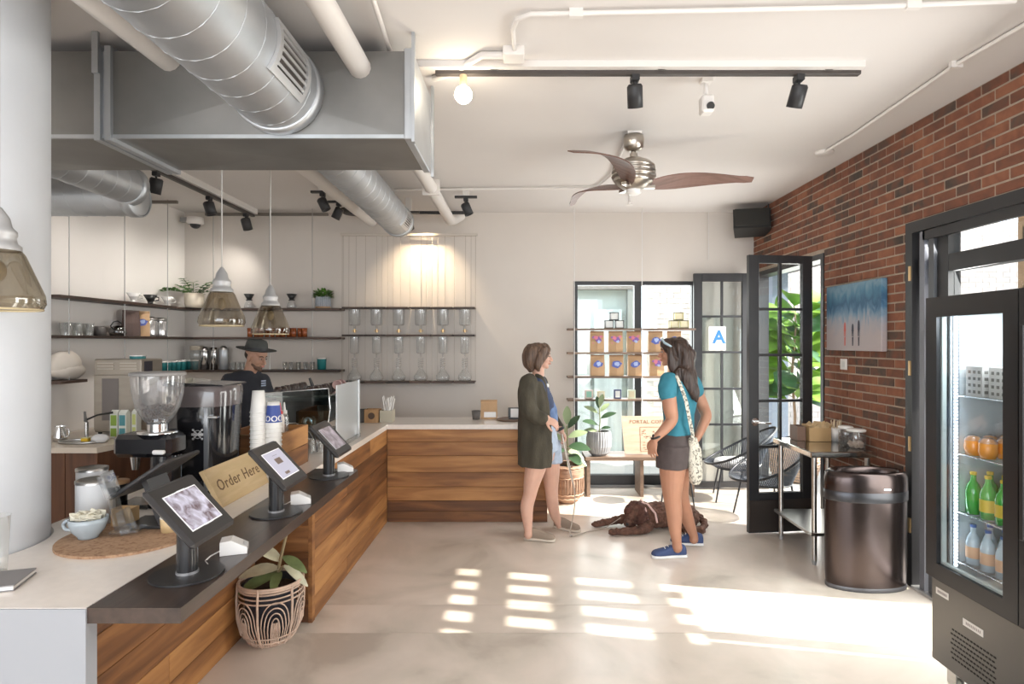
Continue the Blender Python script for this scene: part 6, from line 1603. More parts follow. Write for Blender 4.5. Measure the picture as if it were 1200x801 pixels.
# trunk: chest at left, rump at right
loft(m, [(G(752, .105, .0), Vector((0, .085, 0)), Vector((.0, 0, .085))), (G(760, .115, .0), Vector((0, .125, 0)), Vector((0, 0, .105))), (G(775, .115, .02), Vector((0, .135, 0)), Vector((0, 0, .112))), (G(792, .105, .05), Vector((0, .12, 0)), Vector((0, 0, .10))),
         (G(806, .105, .08), Vector((0, .125, 0)), Vector((0, 0, .10))), (G(818, .085, .11), Vector((0, .09, 0)), Vector((0, 0, .075)))], 24)
# neck and head turned to the camera-left, head low between the paws
limb(m, [G(757, .15, -.02), G(750, .17, -.03), G(744, .165, -.05)], [.085, .078, .075])
m.ball(G(742, .165, -.06), (.078, .075, .072), 18)
limb(m, [G(740, .15, -.08), G(735, .115, -.12), G(732, .09, -.145)], [.058, .042, .034])
# forelegs
limb(m, [G(752, .10, .02), G(735, .07, .06), G(718, .045, .05), G(702, .03, .03)], [.06, .042, .033, .03]); m.ball(G(699, .028, .02), (.045, .032, .028), 12)
limb(m, [G(758, .09, -.08), G(752, .05, -.17), G(738, .038, -.20), G(718, .032, -.21)], [.06, .045, .036, .030]); m.ball(G(714, .028, -.21), (.046, .034, .028), 12)
# hind leg folded, tail
limb(m, [G(808, .10, -.01), G(796, .085, -.12), G(800, .045, -.17), G(815, .04, -.19)], [.085, .07, .042, .034]); m.ball(G(800, .03, -.235), (.055, .032, .026), 12)
limb(m, [G(805, .04, -.19), G(800, .035, -.23)], [.034, .032])
limb(m, [G(819, .09, .12), G(826, .05, .06), G(824, .035, -.04), G(817, .03, -.12)], [.035, .03, .028, .018])
def curl(v, nn):
    c = v.co; n1 = noise.noise(Vector(c) * 38) * .012 + noise.noise(Vector(c) * 75) * .006; v.co = c + nn * (n1 if c.z > .02 else 0)
    if v.co.z < .003: v.co.z = .003
sculpt('body', m, fur, dg_, O, .0065, 3, fn=curl)
m = MB()
for q, (x, d) in ((-1, (749.5, -.055)), (1, (737.5, -.03))):
    limb(m, [G(745 + (-q) * 2.0, .225, -.055 + q * .02), G(x - .5, .19, d - .03), G(x, .13, d - .055), G(x - .3, .07, d - .06)], [.034, .046, .056, .046])
m.ball(G(744, .225, -.05), (.05, .05, .03), 12)
sculpt('ears', m, pm('ear_fur', (.085, .035, .024), .9, var=.4, vs=25, bump=1, bs=60), dg_, O, .0065, 3, fn=curl)
obj('nose', MB().ball(G(731, .085, -.175) - O, (.016, .014, .013), 12), blackp, dg_)
for x in (737.8, 733.6): obj('eye', MB().ball(G(x, .158 + (0 if x > 735 else -.002), -.128 + (0 if x > 735 else .01)) - O, .009, 10), pm('iris_dark', (.05, .03, .02), .2), dg_)
hs = pm('pink_harness', (.62, .42, .38), .7)
obj('harness', MB().tube([(G(756.5, .02, -.115) - O), (G(755.5, .10, -.14) - O), (G(754, .19, -.11) - O), (G(752.5, .245, -.04) - O), (G(752, .25, .02) - O), (G(753, .2, .09) - O)], .011, 8, flat=.5), hs, dg_)
obj('harness', MB().tube([(G(749, .24, -.04) - O), (G(757, .235, -.07) - O), (G(764, .17, -.135) - O), (G(766, .09, -.145) - O)], .010, 8, flat=.5), hs, dg_)
# ============================================================ COUNTER THINGS
# ---- tablets on pole stands
tabblk = pm('tablet_black', (.022, .021, .022), .38, bump=.05, bs=300)
scr_bez = pm('screen_white_edge', (.80, .80, .82), .4, emit=.25)
def tablet(D, label, art):
    t = empty('tablet_stand', label, 'tablet', (-1.11, D, ZT + .001), 0)
    obj('base_plate', MB().cyl((0, 0, 0), (0, 0, .006), .112, n=48), tabblk, t)
    obj('pole', MB().cyl((0, 0, .006), (0, 0, .19), .032, n=28), pm('pole_black', (.03, .03, .032), .18, .3), t)
    obj('pole_ring', MB().cyl((0, 0, .006), (0, 0, .014), .0345, n=28), pm('ring_grey', (.35, .35, .36), .3, .5), t)
    M = frameM((.02, 0, .222), (0, 1, 0), Vector((-.16, 0, .173)))     # x along the counter, y up the slope, z towards the customer
    e = obj('enclosure', MB().box(-.135, -.118, -.022, .135, .118, 0, M=M, b=.010), tabblk, t)
    s = obj('screen', MB().box(-.092, -.072, .0002, .092, .072, .0016, M=M), scr_bez, e)
    art(e, M)
    obj('neck', MB().box(-.03, -.05, -.05, .03, .04, -.021, M=M, b=.006), tabblk, t)
    return t
def screen_mat(name, c1, c2, sc):
    m = ramp_mat(name, [(.35, c1), (.6, c2), (.75, tuple(min(1, v * 1.4) for v in c2))], (1, 1, 1), sc, rough=.25, bump=0, objshift=0)
    b = m.node_tree.nodes['Principled BSDF']; cr = [n for n in m.node_tree.nodes if n.type == 'VALTORGB'][0]
    m.node_tree.links.new(cr.outputs[0], b.inputs['Emission Color']); b.inputs['Emission Strength'].default_value = .5; return m
def art1(e, M):
    obj('display', MB().box(-.088, -.068, .0017, .088, .068, .0022, M=M), screen_mat('screen_cups', (.10, .07, .08), (.38, .37, .45), 26), e)
    obj('screen_bar', MB().box(-.02, .0685, .0017, .03, .0735, .0024, M=M).box(-.02, -.0735, .0017, .03, -.0685, .0024, M=M), scr_bez, e)
def art2(e, M):
    obj('display', MB().box(-.088, -.068, .0017, .088, .068, .0022, M=M), pm('screen_lilac', (.42, .42, .52), .3, emit=.3), e)
    m = MB(); m.box(-.03, .0, .0023, .03, .03, .0026, M=M)
    obj('screen_caption', MB().box(-.035, -.058, .0023, .01, -.045, .0026, M=M), pm('screen_brown', (.20, .14, .12), .3), e)
    obj('screen_picture', m, pm('screen_brown', (.20, .14, .12), .3), e)
    m = MB()
    for k in range(5): m.box(-.02 + k * .01, .045, .0023, -.014 + k * .01, .048, .0026, M=M)
    obj('screen_text', m, pm('screen_ink', (.25, .25, .32), .3), e)
def art3(e, M):
    obj('display', MB().box(-.092, -.072, .0017, .092, .072, .0022, M=M), screen_mat('screen_dim', (.10, .085, .095), (.24, .21, .24), 14), e)
tablet(1.98, 'nearest tablet on a black pole stand at the left front of the ledge', art1)
tablet(2.695, 'middle tablet on a black pole stand, pale screen with one picture', art2)
tablet(3.43, 'farthest tablet on a black pole stand at the end of the ledge', art3)
# ---- white wedge readers
for D, x, lb in ((2.19, -1.055, 'white wedge-shaped card reader in front of the nearest tablet'), (2.86, -1.06, 'white wedge-shaped card reader beside the middle tablet'), (3.56, -1.055, 'white wedge-shaped card reader beside the farthest tablet')):
    t = empty('card_reader', lb, 'card reader', (x, D, ZT + .001), R(20))
    obj('body', MB().prism([(-.045, 0), (.045, 0), (.045, .022), (-.008, .052), (-.045, .048)], -.034, .034, 'y'), ceram, t)
    obj('card_slot', MB().prism([(.03, .0305), (.044, .0225), (.045, .0235), (.031, .0315)], -.025, .025, 'y'), pm('slot_grey', (.5, .5, .5), .4), t)
    obj('cable', MB().tube([(-.045, 0, .01), (-.075, -.03, .004), (-.085, -.08, .004), (-.07, -.12, .004)], .0028, 6), ceram, t)
# ---- Order Here sign
sgn = empty('order_sign', 'pale wooden sign reading Order Here leaning along the counter', 'sign', (-1.39, 2.78, ZT + .001))
Ms = frameM((0, 0, 0), (0, 1, 0), (-.085, 0, .175))
birch = ramp_mat('birch_board', [(.3, (.52, .37, .19)), (.7, (.68, .51, .30))], (8, .8, 8), 2.5, rough=.5)
obj('board', MB().prism([(0, 0), (.64, 0), (.64, .195), (-.02, .195)], -.022, 0, 'z', M=Ms), birch, sgn)
text('lettering', 'Order Here', .080, pm('burnt_brown', (.14, .08, .035), .7), sgn, Ms @ Matrix.Translation((.245, .098, .0008)), .0006, space=1.1)
# ---- open wooden box behind
wbx = empty('wooden_box', 'open wooden box screening the cups beside the farthest tablet', 'box', (-1.38, 3.41, ZT + .001))
for k in range(2):
    z0, z1 = k * .12, k * .12 + .118
    obj('plank', MB().box(-.018, 0, z0, 0, .44, z1, b=.002), oakY, wbx); obj('plank', MB().box(-.36, 0, z0, -.342, .44, z1, b=.002), oakY, wbx)
    obj('plank', MB().box(-.341, 0, z0, -.019, .018, z1, b=.002), oakX, wbx); obj('plank', MB().box(-.341, .422, z0, -.019, .44, z1, b=.002), oakX, wbx)
# ---- stacks of upturned paper cups
pcup = pm('paper_cup', (.76, .74, .70), .6); wrap = pm('blue_print', (.03, .06, .26), .5)
c0 = None
def cup_stack(x, y, n, ztop, lab, blue=False):
    global c0
    pitch = (ztop - .125 - ZT - .004) / (n - 1)
    for k in range(n):
        z = ZT + .003 + k * pitch
        lb = 'upturned white paper cup %s of the %s cup stack' % ('at the top' if k == n - 1 else 'at the bottom' if k == 0 else 'number %d from the bottom' % (k + 1), lab)
        if c0 is None:
            c0 = empty('paper_cup', lb, 'cup', (x, y, z), 0, 'upturned paper cups in stacks')
            obj('cup_wall', MB().lathe([(.0425, .006), (.031, .122), (.0, .122)], (0, 0, 0), 24), pcup, c0)
            obj('rim', MB().tube([(.043 * cos(a * pi / 12), .043 * sin(a * pi / 12), .004) for a in range(24)], .0032, 6, closed=True), pcup, c0)
        else: dup(c0, (x, y, z), label=lb)
    if blue:
        c = [o for o in COL.objects if o.name.startswith('paper_cup')][-1]
        w_ = obj('printed_sleeve', MB().lathe([(.0430, .010), (.0335, .104)], (0, 0, 0), 30), wrap, c)
        tx = text('printed_letters', 'LOOO', .046, ceram, w_, None, .0005, offset=.0006)
        for v in tx.data.vertices:
            z = .030 + v.co.y; r_ = .0436 - (z - .01) * .1 + v.co.z; q = -1.35 + v.co.x / .043; v.co = (r_ * cos(q), r_ * sin(q), z)
cup_stack(-1.458, 3.30, 17, 1.416, 'left')
cup_stack(-1.372 - .01, 3.32, 14, 1.352, 'right', True)
for i, (x, D, h, capc, lb) in enumerate(((328, 3.62, .22, (.62, .05, .04), 'squeeze bottle with a red cap behind the right cup stack'), (322, 3.68, .20, (.62, .60, .56), 'squeeze bottle with a pale cap behind the right cup stack'), (333, 3.75, .21, (.7, .68, .66), 'clear squeeze bottle standing in the wooden box'))):
    q = P(x, 400, D); t = empty('squeeze_bottle', lb, 'bottle', (q[0], D, 1.035 + (.0 if i else .02)))
    t.location[2] = ZT + .002; hh = h + .18
    obj('bottle_body', MB().lathe([(0, 0), (.026, .003), (.026, hh - .09), (.018, hh - .07), (.012, hh - .06)], (0, 0, 0), 18), clearc if i != 0 else pm('cream_bottle', (.66, .60, .54), .4), t)
    obj('nozzle', MB().cyl((0, 0, hh - .075), (0, 0, hh - .05), .017, n=14).cyl((0, 0, hh - .05), (0, 0, hh), .010, .004, n=12), pm('cap_%d' % i, capc, .4), t)
lw = empty('lid_stack', 'low stack of white plastic lids in front of the left cup stack', 'lids', (-1.49, 3.13, ZT + .002))
for k in range(4): obj('lid', MB().lathe([(0, .0), (.048, .0), (.048, .008), (.043, .012), (.036, .016), (0, .016)], (0, 0, k * .017), 24), ceram, lw)
# ---- black batch brewer with smoked rim
bm = empty('batch_brewer', 'large rounded glossy black coffee brewer with a pale cross emblem', 'coffee machine', (-1.675, 3.15, ZT + .001))
gloss = pm('gloss_black', (.012, .012, .014), .12, coat=.6); smk = pm('smoked_rim', (.10, .085, .085), .15, coat=.5)
def superel(mb, prof, a, b, pw=.72, n=56):
    V = []; 
    for s_, z in prof:
        for k in range(n):
            t_ = 2 * pi * k / n; ca, sa = cos(t_), sin(t_)
            V.append((a * s_ * math.copysign(abs(ca) ** pw, ca), b * s_ * math.copysign(abs(sa) ** pw, sa), z))
    L_ = len(prof); mb.add(V, [(i * n + k, i * n + (k + 1) % n, (i + 1) * n + (k + 1) % n, (i + 1) * n + k) for i in range(L_ - 1) for k in range(n)], 0, True)
    mb.add(V[-n:], [list(range(n))]); return mb
obj('body', superel(MB(), [(.86, 0), (.90, .02), (.97, .44)], .175, .155), gloss, bm)
obj('upper_rim', superel(MB(), [(.985, .441), (1.0, .50), (.99, .535), (.95, .545)], .175, .155), smk, bm)
obj('lid', MB().prism([(-.15, .546), (.16, .546), (.16, .552), (-.02, .560), (-.13, .575)], -.13, .13, 'y'), gloss, bm)
obj('highlight_strip', MB().box(.075, -.150, .02, .095, -.135, .44), pm('highlight_silver', (.45, .46, .48), .3, .9), bm)  # silver strip stands in for the vertical highlight on the glossy body
obj('handle', MB().box(.095, -.158, .385, .145, -.125, .398, b=.004), chrome, bm)
m = MB(); cx_, cz_ = .045, .305
for a in (R(45), R(-45)):
    m.box(-.030, -.0012, -.0022, .030, 0, .0022, M=Matrix.Translation((cx_, -.1515, cz_)) @ Matrix.Rotation(a, 4, 'Y'))
for a in range(4):
    q = R(45 + 90 * a); m.ball((cx_ + .032 * cos(q), -.1515, cz_ + .032 * sin(q)), (.006, .002, .006), 8)
m.box(-.030, -.0014, -.006, .030, 0, .006, M=Matrix.Translation((cx_, -.152, cz_)))
m.tube([(cx_ + .020 * cos(k * pi / 10), -.152, cz_ + .020 * sin(k * pi / 10)) for k in range(20)], .0015, 4, closed=True)
obj('emblem', m, pm('emblem_grey', (.42, .42, .42), .4), bm)
# ---- coffee grinder
gr = empty('coffee_grinder', 'black and chrome coffee grinder with a big clear bean hopper', 'coffee grinder', (-1.72, 2.82, ZT + .001))
hop = thin_glass('hopper_plastic', (.80, .78, .77), .12, .75, haze=.10)
obj('hopper', MB().lathe([(.042, .385), (.065, .41), (.092, .46), (.108, .53), (.113, .618)], (0, 0, 0), 36), hop, gr)
obj('hopper_lid', MB().lathe([(0, .632), (.112, .628), (.118, .622), (.118, .612), (.110, .612)], (0, 0, 0), 36), pm('lid_grey', (.28, .27, .26), .35), gr)
m = MB()
for k in range(330):
    a = random.uniform(0, 2 * pi); z = .40 + .075 * random.random() ** 1.2; rm = .04 + (z - .395) * .55; q = rm * random.random() ** .5 * .9
    m.ball((q * cos(a), q * sin(a), z), (.006, .0045, .004), 6)
obj('coffee_beans', m, pm('bean_brown', (.10, .06, .045), .5), gr, kind='stuff')
obj('collar', MB().lathe([(.044, .345), (.044, .385)], (0, 0, 0), 30).lathe([(.0, .350), (.085, .350), (.085, .342)], (0, 0, 0), 30), chrome, gr)
obj('motor_head', MB().box(-.17, -.075, .235, .10, .075, .34, b=.02), gloss, gr)
obj('motor_column', MB().lathe([(.075, .0), (.075, .03), (.062, .05), (.066, .24)], (.04, 0, 0), 30), gloss, gr)
obj('chrome_chute', MB().cyl((-.10, -.01, .235), (-.10, -.01, .17), .022, .014, n=18), chrome, gr)
obj('chrome_fork', MB().cyl((-.10, -.0, .10), (-.03, 0, .10), .010, n=10), chrome, gr)
obj('lever', MB().box(.03, -.10, .255, .085, -.076, .275, b=.006), ceram, gr)
obj('base_tray', MB().box(-.16, -.08, 0, .0, .08, .02, b=.006), gloss, gr)
# ---- cash tablet seen from behind, acrylic holder
ps = empty('register_tablet', 'black register tablet tilted toward the barista, seen from behind', 'tablet', (-1.53, 2.50, ZT + .001), 0)
Mp = frameM((.0, 0, .205), (0, 1, 0), Vector((.23, 0, .15)))
obj('tablet_body', MB().box(-.13, -.135, -.012, .13, .135, .006, M=Mp, b=.006), tabblk, ps)
obj('stand_plate', MB().prism([(-.02, .19), (.0, .20), (.07, .02), (.05, .012)], -.07, .07, 'y'), tabblk, ps)
obj('base', MB().box(-.10, -.08, 0, .085, .08, .012, b=.004), tabblk, ps)
ah = empty('acrylic_holder', 'clear bent acrylic card holder beside the grey-blue cup', 'holder', (-1.575, 2.37, ZT + .001), R(10))
acr = thin_glass('acrylic', (.86, .88, .90), .10, .7, haze=.03)
obj('upright_plate', MB().prism([(-.02, .02), (-.012, .02), (-.062, .245), (-.07, .245)], -.04, .04, 'y'), acr, ah)
obj('pocket', MB().prism([(-.052, .15), (-.030, .15), (-.060, .235), (-.082, .235)], -.045, .045, 'y'), acr, ah)
obj('lower_pocket', MB().prism([(.0, .0), (.03, .012), (.0, .10), (-.02, .09)], -.035, .035, 'y'), acr, ah)
obj('foot', MB().prism([(-.04, .012), (.06, .012), (.06, .018), (-.04, .018)], -.045, .045, 'y'), acr, ah)
# ---- cork board, cup, canisters and so on
cb = empty('cork_board', 'large round cork serving board lying on the white counter', 'board', (-1.545, 2.36, ZT + .0005))
obj('disc', MB().cyl((0, 0, 0), (0, 0, .010), .245, n=64), ramp_mat('cork', [(.35, (.24, .13, .07)), (.6, (.40, .25, .15))], (1, 1, 1), 60, rough=.85), cb)
zb_ = ZT + .0115
ah.location[2] = zb_; ps.location[2] = zb_
cu = empty('coffee_cup', 'grey-blue cup heaped with white sugar sachets on the cork board', 'cup', (-1.685, 2.32, zb_))
blu = pm('greyblue_glaze', (.36, .41, .44), .25, coat=.4)
obj('bowl', MB().lathe([(.0, 0), (.034, 0), (.036, .008), (.055, .03), (.065, .06), (.067, .078), (.063, .078), (.052, .035), (0, .02)], (0, 0, 0), 36), blu, cu)
obj('handle', MB().tube(catmull([(-.058, 0, .062), (-.085, 0, .064), (-.098, 0, .048), (-.085, 0, .030), (-.055, 0, .030)], 4), .0065, 8), blu, cu)
m = MB()
for k in range(34): m.box(-.017, -.002, -.009, .017, .002, .009, M=Matrix.Translation((random.uniform(-.038, .038), random.uniform(-.038, .038), .075 + random.uniform(0, .024))) @ Matrix.Rotation(random.uniform(0, 3), 4, (random.random(), random.random(), random.random())))
obj('sachets', m, pm('cream_sachet', (.70, .66, .54), .6, var=.2, vs=30), cu, kind='stuff')
kt2 = kbox(152, 2.47, .08, .07, .06, pm('tray_kraft', (.50, .32, .15), .7), 'small kraft box behind the acrylic holder on the cork board', z=zb_); kt2.location = (-1.655, 2.49, zb_)
sm = empty('wooden_cup', 'small pale wooden cup below the nearest tablet on the cork board', 'cup', (-1.415, 2.40, zb_))
obj('wall', MB().lathe([(0, 0), (.032, 0), (.036, .055), (.032, .055), (.028, .006), (0, .006)], (0, 0, 0), 24), birch, sm)
obj('rim', MB().tube([(.034 * cos(k * pi / 10), .034 * sin(k * pi / 10), .056) for k in range(20)], .003, 5, closed=True), pm('rim_white', (.7, .68, .64), .5), sm)
for (x, y, r, h, lb) in ((-1.80, 2.52, .070, .185, 'white canister with a steel rim beside the column, nearer one'), (-1.915, 2.66, .060, .205, 'white canister with a steel rim beside the column, farther one')):
    t = empty('white_canister', lb, 'canister', (x, y, ZT + .001))
    obj('body', MB().lathe([(0, 0), (r, 0), (r, h)], (0, 0, 0), 40), pm('canister_white', (.70, .70, .70), .35), t)
    obj('rim', MB().lathe([(r * 1.03, h - .006), (r * 1.03, h + .006), (r * .9, h + .008), (r * .88, h - .002), (0, h - .004)], (0, 0, 0), 40), steel, t)
wl = empty('wood_lid_jar', 'dark jar with a round wooden knob lid behind the white canisters', 'jar', (-1.86, 2.86 - .07, ZT + .001)); wl.location = (-1.93, 2.83, ZT + .001)
obj('jar_body', MB().lathe([(0, 0), (.05, 0), (.052, .10)], (0, 0, 0), 28), blackp, wl)
obj('lid', MB().lathe([(.0, .10), (.060, .10), (.060, .112), (.015, .116), (.012, .125), (.016, .132), (0, .134)], (0, 0, 0), 28), ramp_mat('lid_wood', [(.3, (.45, .25, .12)), (.7, (.62, .38, .20))], (6, 1, 1), 4, rough=.5), wl)
gc = empty('glass_cup', 'tall clear plastic cup at the left edge beside the column', 'cup', (-1.80, 2.045 - .11, ZT + .001))
gc.location = (-1.755, 1.99, ZT + .001)
obj('wall', MB().lathe([(.030, 0), (.040, .19), (.042, .19)], (0, 0, 0), 28), clearc, gc); obj('base', MB().cyl((0, 0, 0), (0, 0, .004), .030, n=24), clearc, gc)
bkk = empty('notebook', 'thin grey notebook with white pages at the lower left counter edge', 'notebook', (-1.70, 1.885, ZT + .001), R(18))
obj('cover', MB().box(-.12, -.075, .014, .11, .075, .018).box(-.12, -.075, 0, .11, .075, .003), pm('notebook_grey', (.22, .21, .21), .6), bkk); obj('pages', MB().box(-.118, -.073, .003, .107, .073, .014), ceram, bkk)
# ---- espresso machine with glass side panels
em = empty('espresso_machine', 'two-group espresso machine with curved glass sides and cups on top', 'coffee machine', (-1.62, 4.22, ZT + .001))
tealg = thin_glass('machine_glass', (.42, .50, .50), .22, .8)
obj('boiler_body', MB().box(-.20, .08, .16, .18, .66, .34, b=.03), pm('machine_dark', (.08, .085, .085), .3, .5, var=.5, vs=14), em)
obj('drip_tray', MB().box(-.24, .04, .03, .20, .66, .085, b=.01), chrome, em)
obj('top_tray', MB().box(-.25, .0, .375, .24, .68, .39, b=.004), pst, em)
for y in (.0, .67):
    V = [(-.27, .40), (.25, .44), (.26, .30), (.235, .12), (.21, .05), (.17, .045), (.12, .13), (.02, .20), (-.08, .19), (-.15, .10), (-.19, .05), (-.24, .05), (-.26, .2)]
    obj('side_panel', MB().prism(V, y, y + .012, 'y'), tealg, em)
    m = MB().tube([(a, y + .006, b) for a, b in V], .0055, 6, closed=True); obj('panel_edge', m, chrome, em)
for k, y in enumerate((.2, .46)):
    g_ = obj('group_head', MB().cyl((-.19, y, .20), (-.19, y, .13), .036, n=20), chrome, em)
    obj('portafilter', MB().cyl((-.19, y, .128), (-.19, y, .10), .034, n=20).cyl((-.215, y, .115), (-.36, y, .10), .013, .016, n=12), pm('portafilter_wood', (.16, .07, .04), .4), g_)
obj('front_round', MB().ball((.10, .035, .20), (.055, .03, .06), 20), chrome, em)
obj('copper_cup', MB().lathe([(0, 0), (.05, .0), (.055, .07), (.05, .10), (0, .1)], (-.06, .035, .03), 20, sy=.5), pm('copper', (.55, .25, .12), .25, .9), em)
for x in (-.2, .18):
    for y in (.08, .6): obj('foot', MB().cyl((x, y, 0), (x, y, .03), .022, n=14), chrome, em)
obj('steam_wand', MB().tube([(-.22, .02, .30), (-.25, .0, .2), (-.24, -.01, .08)], .006, 7), chrome, em)
dcu = pm('dark_glaze', (.05, .032, .028), .25, coat=.4); n0 = None
for i in range(7):
    for j in range(2):
        lb = 'dark upturned cup on the espresso machine, %s back in the %s row' % (ORD[i], ['left', 'right'][j])
        loc = (-1.62 + (-.14 if j == 0 else .10) + .008 * (i % 2), 4.30 + i * .085, ZT + .392)
        if n0 is None:
            n0 = empty('espresso_cup', lb, 'cup', loc, 0, 'cups on the espresso machine')
            obj('cup_wall', MB().lathe([(.032, 0), (.030, .03), (.018, .055), (0, .055)], (0, 0, 0), 18), dcu, n0)
            obj('handle', MB().tube([(.028, 0, .04), (.045, 0, .036), (.045, 0, .018), (.030, 0, .012)], .004, 6), dcu, n0)
        else: dup(n0, loc, rz=random.uniform(0, 6), label=lb)
tm = empty('tamper', 'dark tamper handle sticking up among the cups on the machine', 'tamper', (-1.60, 4.30, ZT + .392)); tm.location = (-1.615, 4.62, ZT + .392)
obj('tamper_base', MB().cyl((0, 0, 0), (0, 0, .012), .026, n=18), chrome, tm); obj('handle', MB().tube([(0, 0, .012), (-.01, 0, .05), (-.03, 0, .10)], [.010, .013, .009], 10), blackp, tm)
pk = pm('pink_glaze', (.55, .36, .33), .3, coat=.4)
for i, (y, lb) in enumerate(((4.72, 'pinkish cup lying on its side, nearer, on the espresso machine'), (4.82, 'pinkish cup lying on its side, farther, on the espresso machine'))):
    t = empty('espresso_cup', lb, 'cup', (-1.455, y, ZT + .430), 0)
    obj('cup_wall', MB().lathe([(.018, -.03), (.036, .0), (.037, .032), (.033, .032), (.015, -.025), (0, -.025)], (0, 0, 0), 20, M=Matrix.Rotation(R(80), 4, 'X')), pk, t)
    obj('handle', MB().tube([(.034, 0, .0), (.052, 0, .01), (.05, .01, -.012), (.034, .01, -.012)], .004, 6), pk, t)
sg2 = empty('splash_guard', 'frosted clear splash guard standing at the customer side of the espresso machine', 'screen', (-1.325, 4.26, ZT + .001))
obj('plate', MB().box(-.006, 0, .03, 0, .60, .46, b=.002), thin_glass('frosted_guard', (.80, .85, .88), .14, .5, rough=.1, haze=.30), sg2)
obj('post', MB().box(-.012, .56, 0, .006, .60, .465, b=.002), thin_glass('frosted_post', (.70, .78, .84), .2, .5, haze=.35), sg2)
obj('foot_rail', MB().box(-.02, 0, 0, .012, .60, .03), clearc, sg2)
pit = empty('milk_pitcher', 'small steel milk pitcher on the quartz counter edge', 'pitcher', (-1.33 - .03, 4.95, ZT + .001)); pit.location = (-1.395, 4.93, ZT + .001)
obj('body', MB().lathe([(0, 0), (.043, 0), (.045, .02), (.036, .075), (.034, .10), (.038, .112)], (0, 0, 0), 28), pm('shaker_steel', (.55, .55, .55), .2, .9), pit)
obj('handle', MB().tube([(-.036, 0, .095), (-.066, 0, .09), (-.068, 0, .04), (-.043, 0, .03)], .004, 6), steel, pit)
gj = empty('glass_jar', 'clear glass jar of small tools beside the splash guard', 'jar', (-1.42, 4.13, ZT + .001))
obj('jar_wall', MB().lathe([(.04, 0), (.045, .01), (.045, .10)], (0, 0, 0), 24), tglass, gj)
obj('tools', MB().cyl((0, 0, .01), (.03, 0, .16), .004, n=6).cyl((0, .01, .01), (-.03, .01, .17), .004, n=6), blackp, gj)
# ---- back bar things
ov = empty('steel_oven', 'tall stainless steel machine with louvre slits standing on the back bar', 'appliance', (-3.385, 5.0, .906))
taup = pm('warm_steel', (.37, .33, .28), .35, .7, var=.08, vs=4, stretch=(1, 1, 4))
obj('body', MB().box(-.20, 0, .02, .195, .30, .63, b=.008), taup, ov)
obj('door', MB().box(-.19, -.018, .04, .185, -.001, .50, b=.004), taup, ov)
obj('door_window', MB().box(-.12, -.021, .12, .02, -.0185, .47, b=.001), pm('door_dark', (.20, .18, .17), .3, .6), ov)
for q in (-.17, .02):
    for k in range(3): obj('louvre', MB().box(q, -.006, .545 + k * .024, q + .14, -.0002, .553 + k * .024), pm('louvre_light', (.52, .47, .40), .3, .7), ov)
obj('plate_emblem', MB().box(.1955, .04, .50, .1975, .15, .61).box(.1978, .065, .525, .1985, .125, .585), pm('emblem_dark', (.04, .035, .05), .4), ov)
for x in (-.17, .165):
    for y in (.03, .27): obj('foot', MB().cyl((x, y, 0), (x, y, .02), .015, n=10), blackp, ov)
t = empty('cup_lid', 'teal rimmed lid lying on top of the steel machine', 'lid', (-3.27, 5.08, .906 + .632)); obj('disc', MB().cyl((0, 0, 0), (0, 0, .022), .06, n=24), teal, t); obj('rim', MB().cyl((0, 0, .022), (0, 0, .030), .063, n=24), ceram, t)
for x, c_, lb in ((138, (.22, .34, .05), 'green and white carton on the back bar'), (148, (.07, .25, .28), 'teal and white carton beside the green one on the back bar'), (156, (.55, .58, .20), 'slim lime and white carton behind the grinder hopper')):
    q = P(x, 400, 4.86); w3 = .062 if x < 150 else .04
    t = empty('milk_carton', lb, 'carton', (q[0], 4.84 if x < 150 else 4.90, .906))
    obj('carton_body', MB().box(-w3 / 2, -.03, 0, w3 / 2, .03, .20, b=.002).prism([(-.03, .20), (.03, .20), (0, .225)], -w3 / 2, w3 / 2, 'x'), pm('carton_white', (.66, .68, .62), .5), t)
    obj('printed_panel', MB().box(-w3 / 2 + .007, -.0315, .10, w3 / 2 - .007, -.0302, .185).box(-w3 / 2 + .007, -.0315, .015, w3 / 2 - .007, -.0302, .08), pm('carton_%d' % x, c_, .5), t)
fc_ = empty('tap', 'chrome and black bar tap at the left end of the back bar', 'tap', (-3.50, 4.80, .906))
obj('post', MB().cyl((0, 0, 0), (0, 0, .13), .014, n=14).cyl((0, 0, 0), (0, 0, .012), .03, n=18), chrome, fc_)
obj('spout', MB().tube(catmull([(0, 0, .13), (0, -.02, .20), (.03, -.06, .21), (.06, -.10, .15)], 5), .009, 10), pm('tap_grey', (.25, .25, .25), .3, .8), fc_)
obj('lever', MB().tube([(0, 0, .15), (.10, -.02, .19), (.22, -.02, .21)], [.008, .007, .010], 8), blackp, fc_)
snk = empty('sink_tray', 'shallow steel rinsing tray on the worktop of the back bar', 'tray', (-3.40, 4.62, .906))
obj('tray_rim', MB().tube([(.17 * cos(k * pi / 16), .10 * sin(k * pi / 16), .008) for k in range(32)], .007, 6, closed=True), steel, snk); obj('tray_bed', MB().lathe([(0, .001), (.165, .004)], (0, 0, 0), 32, sy=.6), steel, snk)
t = empty('sponge', 'yellow sponge on the rinsing tray', 'sponge', (-3.36, 4.60, .906 + .008)); obj('pad', MB().box(-.028, -.02, 0, .028, .02, .026, b=.005), pm('sponge_yellow', (.78, .50, .04), .9, bump=.5, bs=120), t); obj('scouring_layer', MB().box(-.028, -.02, .026, .028, .02, .032, b=.002), pm('scour_cream', (.65, .6, .3), .9), t)
t = empty('pitcher', 'polished steel jug beside the bar tap', 'pitcher', (-3.62, 4.68, .906))
